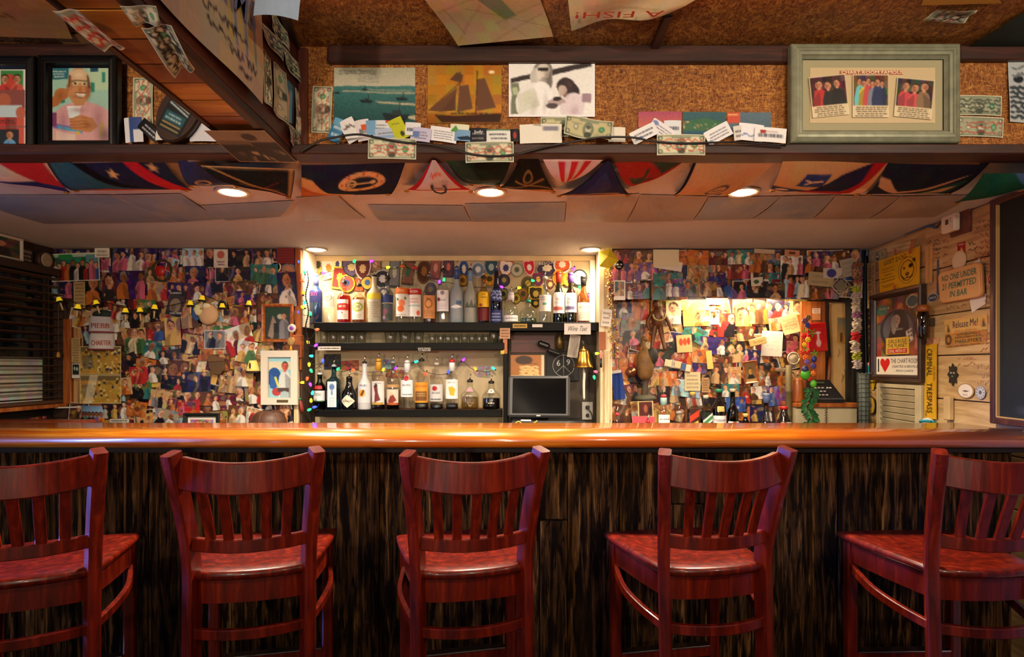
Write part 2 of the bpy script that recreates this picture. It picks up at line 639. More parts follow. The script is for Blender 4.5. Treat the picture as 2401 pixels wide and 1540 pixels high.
def text_verts(s, bold=0.0, res=2):
 k = (s, bold, res)
 if k not in TXT:
  c = bpy.data.curves.new('lettering', 'FONT')
  c.body = s
  c.resolution_u = res
  c.offset = bold
  o = bpy.data.objects.new('lettering', c)
  me = bpy.data.meshes.new_from_object(o)
  v = np.array([x.co[:] for x in me.vertices]) if len(me.vertices) else np.zeros((0, 3))
  f = [tuple(p.vertices) for p in me.polygons]
  bpy.data.objects.remove(o)
  bpy.data.curves.remove(c)
  bpy.data.meshes.remove(me)
  if len(v):
   lo, hi = v.min(0), v.max(0)
   v = (v - (lo + hi) / 2) / np.maximum(hi - lo, 1e-6)
  TXT[k] = (v, f)
 return TXT[k]
def lettering(parent, s, cx, cy, w, h, col, z=0.0006, rot=0.0, shear=0.0, bend=None, bold=0.0, name='lettering', m=None):
 """writing fitted to a w x h box at (cx, cy) in the parent's own plane; bend = radius of a bottle, then the plane is x, z"""
 v, f = text_verts(s, bold)
 if not len(v):
  return None
 x = v[:, 0] * w + shear * v[:, 1] * h
 y = v[:, 1] * h
 a = math.radians(rot)
 x, y = x * math.cos(a) - y * math.sin(a) + cx, x * math.sin(a) + y * math.cos(a) + cy
 if bend:
  P = np.stack([bend * np.sin(x / bend), -bend * np.cos(x / bend), y], -1)
 else:
  P = np.stack([x, y, np.full_like(x, z)], -1)
 me = bpy.data.meshes.new(name)
 me.from_pydata([tuple(q) for q in P], [], f)
 me.materials.append(m or mat(col, 0.6))
 return link(name, me, parent)
# surface materials
def _osb(nt, b, tc):
 v = tc.outputs['Object']
 a = noise(nt, v, 26, 6, 1.8, (1, 1, 3.4), 0.72)
 c = noise(nt, v, 34, 5, 2.4, (3.2, 1, 1), 0.72)
 col = mixc(nt, 0.5, ramp(nt, a, [(0.36, '220d04'), (0.5, '8a4716'), (0.62, 'd8963f')]), ramp(nt, c, [(0.38, '2a1005'), (0.5, '99541c'), (0.60, 'd39a52')]))
 g = noise(nt, v, 2.2, 3, 0.3)
 col = mixc(nt, ramp(nt, g, [(0.35, '000000'), (0.7, '8c8c8c')]), col, '43200c')
 nt.links.new(col, b.inputs['Base Color'])
 bumpit(nt, b, a, 0.5, 0.003)
M_OSB = node_mat('flake_board', 0.6, _osb, spec=0.35)
def _pop(nt, b, tc):
 v = tc.outputs['Object']
 a = noise(nt, v, 190, 3, 0.0, (1, 1, 1), 0.75)
 g = noise(nt, v, 1.4, 3)
 nt.links.new(mixc(nt, g, 'bcb8b2', 'd2cec8'), b.inputs['Base Color'])
 bumpit(nt, b, a, 0.9, 0.006)
M_POP = node_mat('popcorn_plaster', 0.9, _pop, spec=0.2)
def _barn(nt, b, tc):
 oi = nt.nodes.new('ShaderNodeObjectInfo')
 cmb = nt.nodes.new('ShaderNodeCombineXYZ')
 ml = nt.nodes.new('ShaderNodeMath')
 ml.operation = 'MULTIPLY'
 ml.inputs[1].default_value = 40
 nt.links.new(oi.outputs['Random'], ml.inputs[0])
 for i in range(3):
  nt.links.new(ml.outputs[0], cmb.inputs[i])
 va = nt.nodes.new('ShaderNodeVectorMath')
 va.operation = 'ADD'
 nt.links.new(tc.outputs['Object'], va.inputs[0])
 nt.links.new(cmb.outputs[0], va.inputs[1])
 v = va.outputs[0]
 f = noise(nt, v, 5, 7, 0.8, (10, 10, 0.55), 0.62)
 k = noise(nt, v, 9, 4, 0.5, (6, 6, 0.6), 0.6)
 base = ramp(nt, f, [(0.28, '100a06'), (0.44, '34220f'), (0.57, '5e3f22'), (0.72, 'a07440')])
 col = mixc(nt, ramp(nt, k, [(0.43, '000000'), (0.58, 'ffffff')]), '140d09', base)
 g = noise(nt, v, 2.4, 2)
 col = mixc(nt, ramp(nt, g, [(0.45, '000000'), (0.7, '606060')]), col, '33291b')
 nt.links.new(col, b.inputs['Base Color'])
 bumpit(nt, b, f, 0.8, 0.006)
M_BARN = node_mat('weathered_barn_board', 0.9, _barn, spec=0.04)
M_BARTOP = wood('varnished_bar_top', [(0.30, '8a3a0a'), (0.5, 'c26a12'), (0.68, 'dd982a')], 0, 0.28, 0.9, 2.2, 16, 0.04, big='b4520e')
M_STOOL = wood('cherry_lacquer', [(0.3, '300803'), (0.55, '5c1104'), (0.75, '7e2408')], 2, 0.32, 0.2, 4, 10, 0.03)
M_STOOL.node_tree.nodes['Principled BSDF'].inputs['Specular IOR Level'].default_value = 0.32
M_DARKWOOD = wood('dark_stained_board', [(0.3, '1d0d08'), (0.55, '3a1a10'), (0.75, '54281a')], 0, 0.5, 0.1, 4, 12, 0.12)
M_DARKWOODY = wood('dark_stained_board_long', [(0.3, '1d0d08'), (0.55, '3a1a10'), (0.75, '54281a')], 1, 0.5, 0.1, 4, 12, 0.12)
M_REDWOOD = wood('red_brown_board', [(0.3, '35140b'), (0.55, '5c2616'), (0.75, '75361f')], 2, 0.5, 0.1, 4, 12, 0.12)
M_PINE = wood('varnished_pine', [(0.28, '6a2f0a'), (0.46, 'b86c1c'), (0.68, 'e6a038')], 0, 0.4, 0.2, 3, 8, 0.06, 20.0, big='7a3c14')
M_TANWOOD = wood('raw_tan_wood', [(0.3, '8a6238'), (0.5, 'b98a54'), (0.72, 'd6ad74')], 2, 0.6, 0.0, 3, 10, 0.1)
M_ORANGEWOOD = wood('orange_wood', [(0.3, '6b2f0c'), (0.5, '9c501a'), (0.72, 'bd7330')], 2, 0.45, 0.2, 3, 10, 0.08)
M_CREAMWOOD = wood('aged_cream_board', [(0.28, '8c6c44'), (0.5, 'b4925f'), (0.72, 'cbae7c')], 0, 0.65, 0.0, 3, 9, 0.1, 20.0)
M_CREAMV = wood('aged_cream_post', [(0.28, 'a88f68'), (0.5, 'cfba92'), (0.72, 'e2d3ae')], 2, 0.65, 0.0, 3, 9, 0.1)
M_CREAM = mat('d2c4a6', 0.7, var=0.12, vscale=5, bump=0.15, bscale=40)
M_BLACK = mat('0c0b0b', 0.5, bump=0.1)
M_SHELF = wood('black_shelf', [(0.3, '050505'), (0.6, '0c0b0b'), (0.8, '141312')], 0, 0.5, 0.0, 4, 14, 0.08)
M_SHELF.node_tree.nodes['Principled BSDF'].inputs['Specular IOR Level'].default_value = 0.12
M_BRASS = mat('b98a3a', 0.28, 1.0, var=0.15, vscale=14)
M_STEEL = mat('b8b8b8', 0.25, 1.0)
# the room
def sbox(name, x0, y0, z0, x1, y1, z1, m, b=0.0):
 c = ((x0 + x1) / 2, (y0 + y1) / 2, (z0 + z1) / 2)
 o = MB().box(x0 - c[0], y0 - c[1], z0 - c[2], x1 - c[0], y1 - c[1], z1 - c[2], b).build(name, m, None, T(*c))
 return struct(o)
M_FLOOR = wood('dark_floor_boards', [(0.3, '140b07'), (0.6, '2b1a10'), (0.8, '3c2617')], 0, 0.5, 0.1, 3, 12, 0.1)
sbox('floor', -3.5, -3.0, -0.05, 3.0, 3.80, 0.0, M_FLOOR)
sbox('ceiling', -3.5, -3.0, ZC, 3.0, DF, ZC + 0.05, M_OSB)
sbox('ceiling_soffit', -2.85, DF + 0.02, ZS, 2.4, 3.80, ZC + 0.05, M_POP)
sbox('wall_soffit', -3.5, DF, ZS + 0.005, 3.0, DF + 0.02, ZC, M_OSB)
AX0, AX1 = -1.26, 0.53
M_WALLDARK = mat('3a2418', 0.8, var=0.3, vscale=3)
sbox('wall_back_photos', -2.85, DL, 0, AX0, 3.80, ZS, M_WALLDARK)
M_ALC = mat('b9a684', 0.75, var=0.18, vscale=4, bump=0.1)
sbox('wall_alcove', AX0, DA, 0, AX1, 3.80, ZS, M_ALC)
sbox('wall_recess', AX1, DR, 0, 2.3, 3.80, ZS, M_WALLDARK)
sbox('wall_header', 0.60, DL, 1.735, 2.03, DL + .022, ZS, M_WALLDARK)
sbox('wall_header_soffit', 0.60, DL + .022, 1.80, 2.03, DR, ZS, M_WALLDARK)
sbox('trim_recess_post', AX1, DL - 0.004, 0, 0.60, DR, ZS, M_CREAMV)
sbox('wall_alcove_lining', AX0, DL + 0.01, 1.56, AX0 + 0.012, DA, ZS, mat('e2d6bd', 0.6))
M_LEFT = wood('dark_panelling', [(0.3, '1c120c'), (0.6, '34231a'), (0.8, '4a3325')], 1, 0.6, 0.0, 3, 10, 0.1)
sbox('wall_left', -2.85, 2.2, 0, -2.75, DL, ZS, M_LEFT)
sbox('wall_left_return', -3.5, 2.2, 0, -2.75, 2.3, ZC, M_LEFT)
M_ROOM = mat('4a3322', 0.8, var=0.2, vscale=2)
sbox('wall_street_side', -3.5, -3.0, 0, -3.42, 2.2, ZC, M_ROOM)
wf = MB()
for a in ((0.7, 0.62, 2.1, 0.68), (0.7, 1.98, 2.1, 2.04), (0.7, 0.62, 0.76, 2.04), (2.04, 0.62, 2.1, 2.04), (1.37, 0.62, 1.43, 2.04)):
 wf.box(-3.42, a[0], a[1], -3.38, a[2], a[3])
struct(wf.build('window_2', mat('2a1a12', 0.5)))
MB().box(-3.418, 0.72, 0.64, -3.414, 2.08, 2.02).build('pane', mat('9db8ff', 0.4, emit=1.5), bpy.data.objects['window_2'])
rwl = MB()
rwl.box(-0.35, 0, -0.10, 6.5, ZS, -0.02)
wr = struct(rwl.build('wall_right', mat('5a4630', 0.8), None, RW.frame(RW.o)))
ZR = [0.0, 0.25, 0.50, 0.74, 0.955, 1.165, 1.375, 1.575, 1.80, 2.028]
for i in range(len(ZR) - 1):
 for a0, a1 in ((0.0, 0.548), (0.552, 1.95)):
  z0, z1 = ZR[i] + .0025, ZR[i + 1] - .0025
  if a0 == 0:
   z0, z1 = z0 + .03, z1 + (.03 if i < len(ZR) - 2 else 0)
  c = ((a0 + a1) / 2, (z0 + z1) / 2)
  MB().box(a0 - c[0] + .001, z0 - c[1], -.02, a1 - c[0], z1 - c[1], random.uniform(-.002, .002), .003).build('plank', M_CREAMWOOD, wr, T(c[0], c[1], 0))
sbox('trim_top', XX(772, DF), DF - 0.022, ZC - 0.062, XX(1846, DF), DF, ZC - 0.004, M_DARKWOOD, .004)
sbox('trim_top_corner', XB2, DF - 0.018, 2.05, XB2 + 0.033, DF, ZC - 0.01, M_REDWOOD, .004)
sbox('trim_top_far', XX(2240, DF), DF - 0.022, ZC - 0.055, 3.0, DF, ZC - 0.004, M_DARKWOOD, .004)
sbox('trim_top_near', -3.5, DF - 0.03, ZC - 0.05, XB1, DF, ZC - 0.004, M_DARKWOOD, .004)
sbox('trim_ledge', XB2 - .005, 1.868, 2.014, 3.0, DF + 0.02, 2.047, M_DARKWOOD, .004)
sbox('trim_ledge_side', -3.5, 1.868, 2.014, XB1 - .004, DF + 0.02, 2.047, M_DARKWOOD, .004)
for i, (xa, ya, xb, yb) in enumerate([(1531, 112, 1567, 28), (697, 112, 668, 30)]):
 p, q = CE.hit(xa, ya), CE.hit(xb, yb)
 d = (q - p)
 n = Vector((d.y, -d.x, 0)).normalized() * .012
 v = [p + n, p - n, q - n, q + n]
 m = MB().add([(a.x, a.y, ZC - .02) for a in v] + [(a.x, a.y, ZC) for a in v],
     [(0, 1, 2, 3), (0, 4, 5, 1), (1, 5, 6, 2), (2, 6, 7, 3), (3, 7, 4, 0)])
 struct(m.build('trim_batten_%d' % (i + 1), M_DARKWOODY))
bm = struct(MB().box(XB1 + .012, -2.9, ZB + .014, XB2 - .006, DF, ZC).build('beam', M_REDWOOD))
MB().box(XB2 - .034, -2.9, ZB - .012, XB2 - .004, DF, ZB + .03, .004).build('rim_board', M_DARKWOODY, bm)
MB().box(XB2 - .006, -2.9, ZB + .012, XB2, DF, ZC - .002, .002).build('side_board', wood('beam_side', [(0.3, '2c0f07'), (0.6, '4d1c0e'), (0.8, '642a15')], 1, .5, .1, 4, 12, .1), bm)
MB().box(XB1, -2.9, ZB - .008, XB1 + .014, DF, ZC - .002, .003).build('rim_board', M_DARKWOODY, bm)
y = DF
while y > 0.3:
 w = random.uniform(.085, .115)
 c = (XB1 + XB2 - .02) / 2
 MB().box(XB1 + .014 - c, -w / 2 + .0015, -.006, XB2 - .034 - c, w / 2 - .0015, .008, .002).build('plank', M_PINE, bm, T(c, y - w / 2, ZB + random.uniform(.004, .008)))
 y -= w
sbox('trim_alcove_top', AX0, DA - 0.02, ZS - 0.035, AX1, DA, ZS, mat('c9b183', 0.6, var=.15), .004)
sbox('trim_alcove_corner', AX1 - 0.035, DA - 0.03, 1.4, AX1, DA, ZS - .03, mat('e6dcc2', 0.6), .004)
sbox('trim_photo_post', XX(694, DL), DL - 0.02, 1.30, AX0 + .001, DL + .001, ZS, M_ORANGEWOOD, .003)
sbox('trim_photo_post_low', XX(692, DL), DL - 0.026, 0.5, XX(703, DL), DL + .001, 1.30, M_CREAMV, .004)
sbox('trim_alcove_post', XX(1416, DL), DL - 0.024, 0.5, XX(1429, DL), DL + .001, 1.42, M_CREAMV, .004)
sbox('trim_alcove_post_high', XX(1404, DL), DL - 0.012, 1.42, XX(1416, DL), DL + .002, ZS, mat('d8cba8', .6, var=.1), .003)
sbox('wall_gap_panel', 2.078, DL + .05, 0, 2.2, DR, ZS, mat('0d0b0a', 0.8))
sbox('trim_back_counter', AX1 - .6, 3.10, 0.86, 2.1, DR, 0.90, M_DARKWOOD)
sbox('trim_side_counter', -2.75, 3.05, 0.90, AX0 + .02, DL, 0.945, M_DARKWOOD)
# bar counter
prof = [(2.56, 1.02), (2.56, 1.07), (2.30, 1.07), (2.255, 1.0705), (2.225, 1.076), (2.20, 1.084), (2.17, 1.0885), (2.14, 1.0875), (2.115, 1.081),
  (2.095, 1.069), (2.083, 1.053), (2.085, 1.038), (2.095, 1.027), (2.115, 1.021), (2.14, 1.02)]
bx0, bx1 = -2.74, 1.985
v, f = [], []
n = len(prof)
for x in (bx0, bx1):
 v += [(x, a, b) for a, b in prof]
f = [(i, (i + 1) % n, n + (i + 1) % n, n + i) for i in range(n)] + [tuple(range(n))[::-1], tuple(range(n, 2 * n))]
bt = tag(link('bar_worktop', None, None, T(-.45, 2.3, 1.02)), 'long varnished orange wood bar top with rounded front rail', 'bar top')
m = MB().add([(a + .45, b - 2.3, c - 1.02) for a, b, c in v], f, 0, True)
o = m.build('slab', M_BARTOP, bt)
for px, w in ((72, 38), (302, 44), (521, 40), (620, 36)):
 x = XX(px, 2.17)
 MB().box(-w / 2 / F * 2.17, -.006, 0, w / 2 / F * 2.17, .006, .0025, .0008).build('inlaid_plate', mat('4a3a2a', .35, .6), bt, T(x + .45, 2.205 - 2.3, 1.0835 - 1.02))
bf = tag(link('bar_counter', None, None, T(-.45, 2.27, 0)), 'bar front clad in weathered dark upright barn boards', 'bar counter')
MB().box(-2.28, .012, 0, 2.42, .20, 1.012).build('carcass', mat('120c08', .9), bf)
x = -2.43
seams = [120, 292, 350, 438, 572, 712, 890, 985, 1075, 1265, 1330, 1452, 1560, 1650, 1760, 1890, 1960, 2045, 2150, 2240, 2330]
xs = [-2.28, -2.13, -1.96, -1.80, -1.63, -1.50] + [XX(p, 2.27) + .45 for p in seams] + [2.42]
for i in range(len(xs) - 1):
 w = xs[i + 1] - xs[i]
 parts = [(0.0, 1.012)]
 if i in (9, 15, 18, 23):
  k = random.uniform(.45, .85)
  parts = [(0.0, k - .002), (k + .002, 1.012)]
 for z0, z1 in parts:
  d = random.uniform(-.006, .004)
  MB().box(-w / 2 + .0015, -.012 + d, -(z1 - z0) / 2, w / 2 - .0015, .014, (z1 - z0) / 2, .004).build('plank', M_BARN, bf, T(xs[i] + w / 2, 0, (z0 + z1) / 2))
MB().box(-2.28, -.10, .995, 2.42, -.014, 1.018, .002).build('top_batten', mat('140c07', .8), bf)
# bar stools
def arc(x0, x1, y0, bow, z, n=10, dip=0.0):
 out = []
 for i in range(n + 1):
  t = i / n
  out.append((x0 + (x1 - x0) * t, y0 - bow * (1 - (2 * t - 1) ** 2), z - dip * (1 - (2 * t - 1) ** 2)))
 return out
def make_stool():
 r = link('bar_stool', None)
 ws, wt, wf, dp, zs = .158, .190, .215, .375, .735
 for s in (-1, 1):
  path = smooth_path([(s * ws * 1.02, -.045, 0), (s * ws, -.012, .35), (s * ws, .0, .62), (s * ws * 1.01, .002, .76), (s * (ws + .012), -.022, .90), (s * wt, -.070, 1.083)], 5)
  MB().sweep(path, [.017 + .002 * min(1, abs(p.z - .7)) for p in path], (math.cos(.5), s * math.sin(.5), 0), [.024 if p.z > .4 else .021 for p in path], 0, False).build('back_post', M_STOOL, r)
  MB().sweep([(s * (wf - .03), dp - .03, 0), (s * (wf - .03), dp - .03, zs - .03)], .018, (1, 0, 0), .018).build('front_leg', M_STOOL, r)
 MB().sweep(arc(-.170, .170, -.052, .050, 1.028, 18, .016), .012, (0, 1, 0), .044).build('crest_rail', M_STOOL, r)
 MB().sweep(arc(-.158, .158, -.006, .038, .816, 18, .006), .010, (0, 1, 0), .019).build('lower_back_rail', M_STOOL, r)
 for k in range(5):
  t = (k + 1) / 6
  xt, xb = -.172 + .344 * t, -.150 + .300 * t
  bt_, bb_ = .048 * (1 - (2 * t - 1) ** 2), .038 * (1 - (2 * t - 1) ** 2)
  MB().sweep(smooth_path([(xb, -.006 - bb_, .825), (xb * .6 + xt * .4, -.020 - bt_, .90), (xt, -.050 - bt_, .99)], 4), .0135, (1, 0, 0), .006).build('slat', M_STOOL, r)
 def outline(g, back=.034):
  pts = [(-wf + g, dp - g)] + [(-wf + g + (2 * wf - 2 * g) * t, dp - g + .012 * (1 - (2 * t - 1) ** 2)) for t in (.2, .4, .6, .8)] + [(wf - g, dp - g)]
  side = [(wf - g - (wf - ws - .012) * (t ** 1.6), dp - g - (dp - g - .02) * t) for t in (.12, .28, .46, .64, .82, 1.0)]
  rear = [((ws + .012 - g) * math.cos(a), -(back + .02 - g) * math.sin(a) + .018) for a in [math.pi * k / 10 for k in range(1, 10)]]
  side2 = [(-x, y) for x, y in side[::-1]]
  return pts + side + rear + side2
 m = MB()
 o0, o1, o2 = outline(.006), outline(0), outline(.012)
 k = len(o1)
 rows = [[(x, y, zs - .026) for x, y in o0], [(x, y, zs - .016) for x, y in o1], [(x, y, zs - .006) for x, y in o1], [(x, y, zs) for x, y in o2]]
 dish = [(x * .6, .17 + (y - .17) * .6, zs - .006) for x, y in o2]
 allv = [q for w_ in rows + [dish] for q in w_]
 fs = [(i * k + (j + 1) % k, i * k + j, (i + 1) * k + j, (i + 1) * k + (j + 1) % k) for i in range(4) for j in range(k)]
 fs += [tuple(4 * k + j for j in range(k))[::-1], tuple(range(k))]
 m.add(allv, fs, 0, True)
 m.build('seat', M_STOOL, r)
 ap = outline(.022, .03)
 m = MB()
 k = len(ap)
 inn = [(x * .93, .17 + (y - .17) * .93) for x, y in ap]
 vv = [(x, y, zs - .026) for x, y in ap] + [(x, y, zs - .098) for x, y in ap] + [(x, y, zs - .098) for x, y in inn] + [(x, y, zs - .026) for x, y in inn]
 m.add(vv, [(a * k + (j + 1) % k, ((a + 1) % 4) * k + (j + 1) % k, ((a + 1) % 4) * k + j, a * k + j)[::-1] for a in range(4) for j in range(k)])
 m.build('apron', M_STOOL, r)
 MB().sweep(arc(-ws, ws, -.004, .042, .560, 18), .009, (0, 1, 0), .015).build('rear_stretcher', M_STOOL, r)
 for s in (-1, 1):
  pts = [(s * ws, .0, .560), (s * (ws + .030), .10, .575), (s * (ws + .048), .20, .595), (s * (wf - .02), .30, .615), (s * (wf - .03), dp - .03, .630)]
  MB().sweep(smooth_path(pts, 4), .008, (1, 0, 0), .014).build('side_stretcher', M_STOOL, r)
 MB().sweep([(-wf + .03, dp - .03, .30), (wf - .03, dp - .03, .30)], .012, (0, 1, 0), .020).build('footrest', M_STOOL, r)
 MB().box(-wf + .05, dp - .048, .318, wf - .05, dp - .012, .323, .001).build('footrest_plate', M_STEEL, r)
 for s in (-1, 1):
  MB().sweep([(s * (ws + .005), -.02, .25), (s * (wf - .03), dp - .03, .25)], .009, (1, 0, 0), .014).build('low_stretcher', M_STOOL, r)
 return r
def copy_tree(o, parent=None):
 c = o.copy()
 COL.objects.link(c)
 c.parent = parent
 for ch in list(o.children):
  k = copy_tree(ch, c)
  k.matrix_parent_inverse = ch.matrix_parent_inverse.copy()
 return c
ST = [(-1.372, 1.614, -0.40, 'red-brown slat-back bar stool in front of the blind and the sticker-covered sill'),
  (-0.764, 1.679, -0.227, 'red-brown slat-back bar stool in front of the collage, below the capped snapshot wall'),
  (-0.116, 1.685, -0.211, 'red-brown slat-back bar stool in front of the liquor shelves'),
  (0.603, 1.703, -0.168, 'red-brown slat-back bar stool in front of the whisky bottles'),
  (1.388, 1.682, -0.027, 'red-brown bar stool with brightly lit seat in front of the louvred shutter')]
st0 = make_stool()
for i, (x, yy, a, lab) in enumerate(ST):
 o = st0 if i == 0 else copy_tree(st0)
 o.location = (x, yy, 0)
 o.rotation_euler = (0, 0, -a)
 tag(o, lab, 'bar stool', 'bar stools along the counter')
# recessed downlights
def downlight(px, py, label, power, spot):
 p = SU.hit(px, py)
 t = thing('recessed_downlight', label, 'ceiling light', T(p.x, p.y, ZS), 'recessed ceiling lights')
 MB().lathe([(.062, 0), (.066, -.006), (.060, -.010), (.050, -.006)], 28).build('trim_ring', mat('cfc4b4', .5), t)
 MB().lathe([(1e-6, -.014), (.030, -.012), (.046, -.007), (.050, -.003)], 24).build('lamp_face', mat('ffe2b0', .3, emit=26), t)
 l = lamp('downlight_beam', 'SPOT', (p.x, p.y, ZS - .03), (p.x, p.y, 0), power, WARM, .045, spot=spot, blend=.85)
 return t
downlight(545, 448, 'lit recessed ceiling light beside the black burgee', 90, 160)
downlight(1150, 448, 'lit recessed ceiling light beside the crossed-bones burgee', 90, 160)
downlight(1743, 448, 'lit recessed ceiling light beside the tan burgee with oval seal', 90, 160)
downlight(742, 583, 'lit recessed ceiling light over the alcove corner by the string lights', 20, 165)
downlight(1385, 583, 'lit recessed ceiling light over the alcove corner by the wine bottles', 20, 165)
t = thing('shelf_tube_lamp', 'slim warm tube lamp under the header of the photo recess', 'lamp', T(XX(1745, 3.5), 3.50, 1.792))
MB().box(-.34, -.02, -.012, .34, .02, .007, .003).build('housing', mat('d0c8b8', .5), t)
MB().lathe([(.009, -.32), (.009, .32)], 10, axis='x').build('tube', mat('ffc878', .4, emit=6), t, T(0, 0, -.016))
lamp('tube_light', 'AREA', (XX(1745, 3.5), 3.50, 1.760), (XX(1745, 3.5), 3.60, 1.3), 5.5, (1.0, .76, .46), .62, sy=.04)
# dollar bills
def bill_img(ink='c4493a', scr=None, dark=False, seed=0, old='d9d3b4'):
 random.seed(seed)
 im = Im(46, 20, old)
 im.border(.05, 'efe9cf')
 im.ring(.5, .5, .475, .44, .0, '55604c')
 for a in ((.03, .07, .97, .12), (.03, .88, .97, .93), (.025, .07, .05, .93), (.95, .07, .975, .93)):
  im.r(*a, '6f7862')
 for cx, cy in ((.08, .2), (.92, .2), (.08, .8), (.92, .8)):
  im.e(cx, cy, .045, .10, '59634f').e(cx, cy, .02, .06, 'd6d2b6')
 im.r(.3, .14, .7, .22, '8a917a').e(.5, .54, .115, .34, '7e846f').e(.5, .5, .06, .2, 'c9c5aa').e(.5, .42, .05, .1, '5c6152').e(.5, .78, .08, .14, '4d5346')
 im.e(.24, .52, .055, .15, '8b8f7c').e(.24, .52, .03, .08, 'd6d2b6').e(.77, .52, .062, .16, '3f8a5c').e(.77, .52, .035, .09, '79b08a')
 im.lines(.1, .28, .4, .42, 2, '8f9480').lines(.62, .72, .9, .86, 2, '8f9480')
 if ink:
  im.scribble(.08, .2, .93, .86, 3, ink, .022)
 if scr:
  im.scribble(.08, .15, .92, .9, 4, scr, .035)
 im.speck(.035)
 return im
BG = 'one dollar bills pinned around the bar'
def bill(pl, px, py, rot, label, seed, ink='c4493a', scr=None, off=.004, curl='bow', amt=.004, old='d9d3b4'):
 return sheet_local(pl.at(px, py, off, rot), hw_rect(.156, .0665), bill_img(ink, scr, seed=seed, old=old), 'dollar_bill', label, 'banknote', BG, print_mat(.75, .2), curl, amt)
def billq(pl, q, label, seed, ink='c4493a', scr=None, off=.006, curl='wave', amt=.008, turn=0, old='d9d3b4'):
 im = bill_img(ink, scr, seed=seed, old=old).out()
 if turn:
  im = np.rot90(im, turn)
 return sheet(pl, q, im, 'dollar_bill', label, 'banknote', BG, off, print_mat(.75, .2), curl, amt)
LE = front(1.864)
bill(SF, 756, 258, 88, 'dollar bill pinned upright with red writing beside the speedboat photo', 1)
bill(LE, 920, 350, -1, 'dollar bill with red writing on the ledge front, above the anchor burgee', 2)
bill(LE, 1148, 358, 1, 'dollar bill with red writing on the ledge front, above the crossed-bones burgee', 3)
bill(LE, 1596, 341, 0, 'dollar bill with red writing on the ledge front, above the tan oval-seal burgee', 4)
bill(front(1.895), 1378, 306, -8, 'crumpled dollar bill curling on the ledge beside the cream envelope', 5, None, off=.012, curl='wave', amt=.02, old='c9bf94')
bill(SF, 1322, 300, 0, 'dollar bill half hidden behind the cream envelope on the ledge', 6, None, off=.006, old='cfc69c')
bill(SF, 2292, 249, -1, 'grimy dollar bill pinned above another, beside the silver frame', 7, None, '4a4f45', old='a3a58a')
bill(SF, 2296, 299, -2, 'grimy dollar bill with red scribbles pinned below another, beside the silver frame', 8, 'b04034', old='a5a58a')
bill(SF, 338, 238, 90, 'dollar bill pinned upright beside the portrait of the man in pink', 9, 'c4493a', None)
billq(BB, [(122, 3), (180, 0), (293, 86), (245, 92)], 'dollar bill with bold red lettering curling off the beam planks', 10, None, 'c8382c', off=.016, amt=.012)
billq(BB, [(330, 40), (402, 33), (457, 128), (410, 146)], 'dollar bill covered in black scrawl hanging from the beam planks', 11, None, '1c1c1a', off=.018, amt=.02, turn=1)
billq(BB, [(280, -8), (366, -8), (378, 33), (320, 36)], 'dollar bill cut off by the picture edge on the beam planks', 12, None, off=.016)
RF = 'beam side'
billq(BR, [(629, 20), (668, 76), (670, 121), (628, 64)], 'topmost dollar bill with black scrawl on the beam side', 13, None, '26241f')
billq(BR, [(603, 49), (654, 94), (655, 144), (609, 85)], 'dollar bill with blue scrawl on the beam side beside the signed banner', 14, None, '2b4468')
billq(BR, [(657, 106), (692, 146), (697, 197), (660, 148)], 'dollar bill with dark scrawl on the beam side by the corner post', 15, None, '33302a')
billq(BR, [(609, 111), (628, 138), (629, 254), (607, 229)], 'upright dollar bill on the beam side touching the banner edge', 16, None, '4a4438', turn=1)
billq(BR, [(636, 143), (665, 173), (668, 294), (631, 259)], 'upright faded dollar bill in the middle of the beam side', 17, None, turn=1, old='bdb596')
billq(BR, [(687, 205), (699, 222), (698, 323), (684, 291)], 'upright dollar bill on the beam side next to the blue and coral postcard', 18, 'b54034', turn=1)
billq(BR, [(671, 289), (702, 321), (704, 363), (670, 331)], 'lowest dollar bill with red scrawl wrapping the beam corner', 19, 'b03a38', '5a4a48', off=.008)
billq(CE, [(2163, 42), (2198, 17), (2292, 15), (2262, 44)], 'dollar bill stuck flat on the flake-board ceiling', 20, 'c03a30', '3a3a34')
im = Im(20, 30, '3a6f86')
im.r(0, .3, .4, 1, 'c9705c').r(.4, .2, .75, 1, '6aa0b4').p([(.2, .2), (.5, .5), (.3, .9), (.05, .8)], 'd88a78').r(.75, 0, 1, 1, '27404c').speck(.05)
sheet(BR, [(666, 183), (686, 205), (683, 291), (665, 284)], im, 'postcard', 'blue and coral postcard among the dollar bills on the beam side', 'postcard', None, .007)
random.seed(31)
im = Im(110, 60, 'b9ab94')
im.speck(.03, .02)
im.r(.3, .0, .78, .30, 'c9bda6', .6)
for i in range(9):
 x = .38 + i * .04
 im.p([(x, .12), (x + .024, .12), (x + .034, .50), (x + .010, .48)], 'b43a30' if i < 5 else '5d6f9a', .85)
for i in range(6):
 x = .70 + i * .04
 im.p([(x, .34), (x + .018, .34), (x + .026, .74), (x + .008, .72)], ('c9b24a', '6d7fa6')[i % 2], .8)
im.scribble(.30, .42, .42, .56, 1, 'b8322a', .02)
for a in ((.42, .44, .55, .58), (.44, .58, .66, .72), (.55, .70, .72, .80), (.66, .56, .84, .70), (.70, .72, .92, .86), (.76, .86, .88, .94)):
 im.scribble(*a, 1, '2c2a3a', .007)
o = prm = sheet_local(BR.frame(Vector((XB2, 1.30, 2.212)), .010), hw_rect(.62, .31), im, 'signed_banner', 'stained cream cloth banner with red letters and signatures on the beam', 'banner', None, print_mat(.9, .1), 'wave', .012)
lettering(o, 'NAS', .05, .08, .17, .085, 'b3322a', .0135, shear=.15, bold=.02)
lettering(o, 'MS', .20, .05, .12, .085, '6a7aa8', .0135, shear=.15, bold=.02)
im = Im(16, 16, '3a352c')
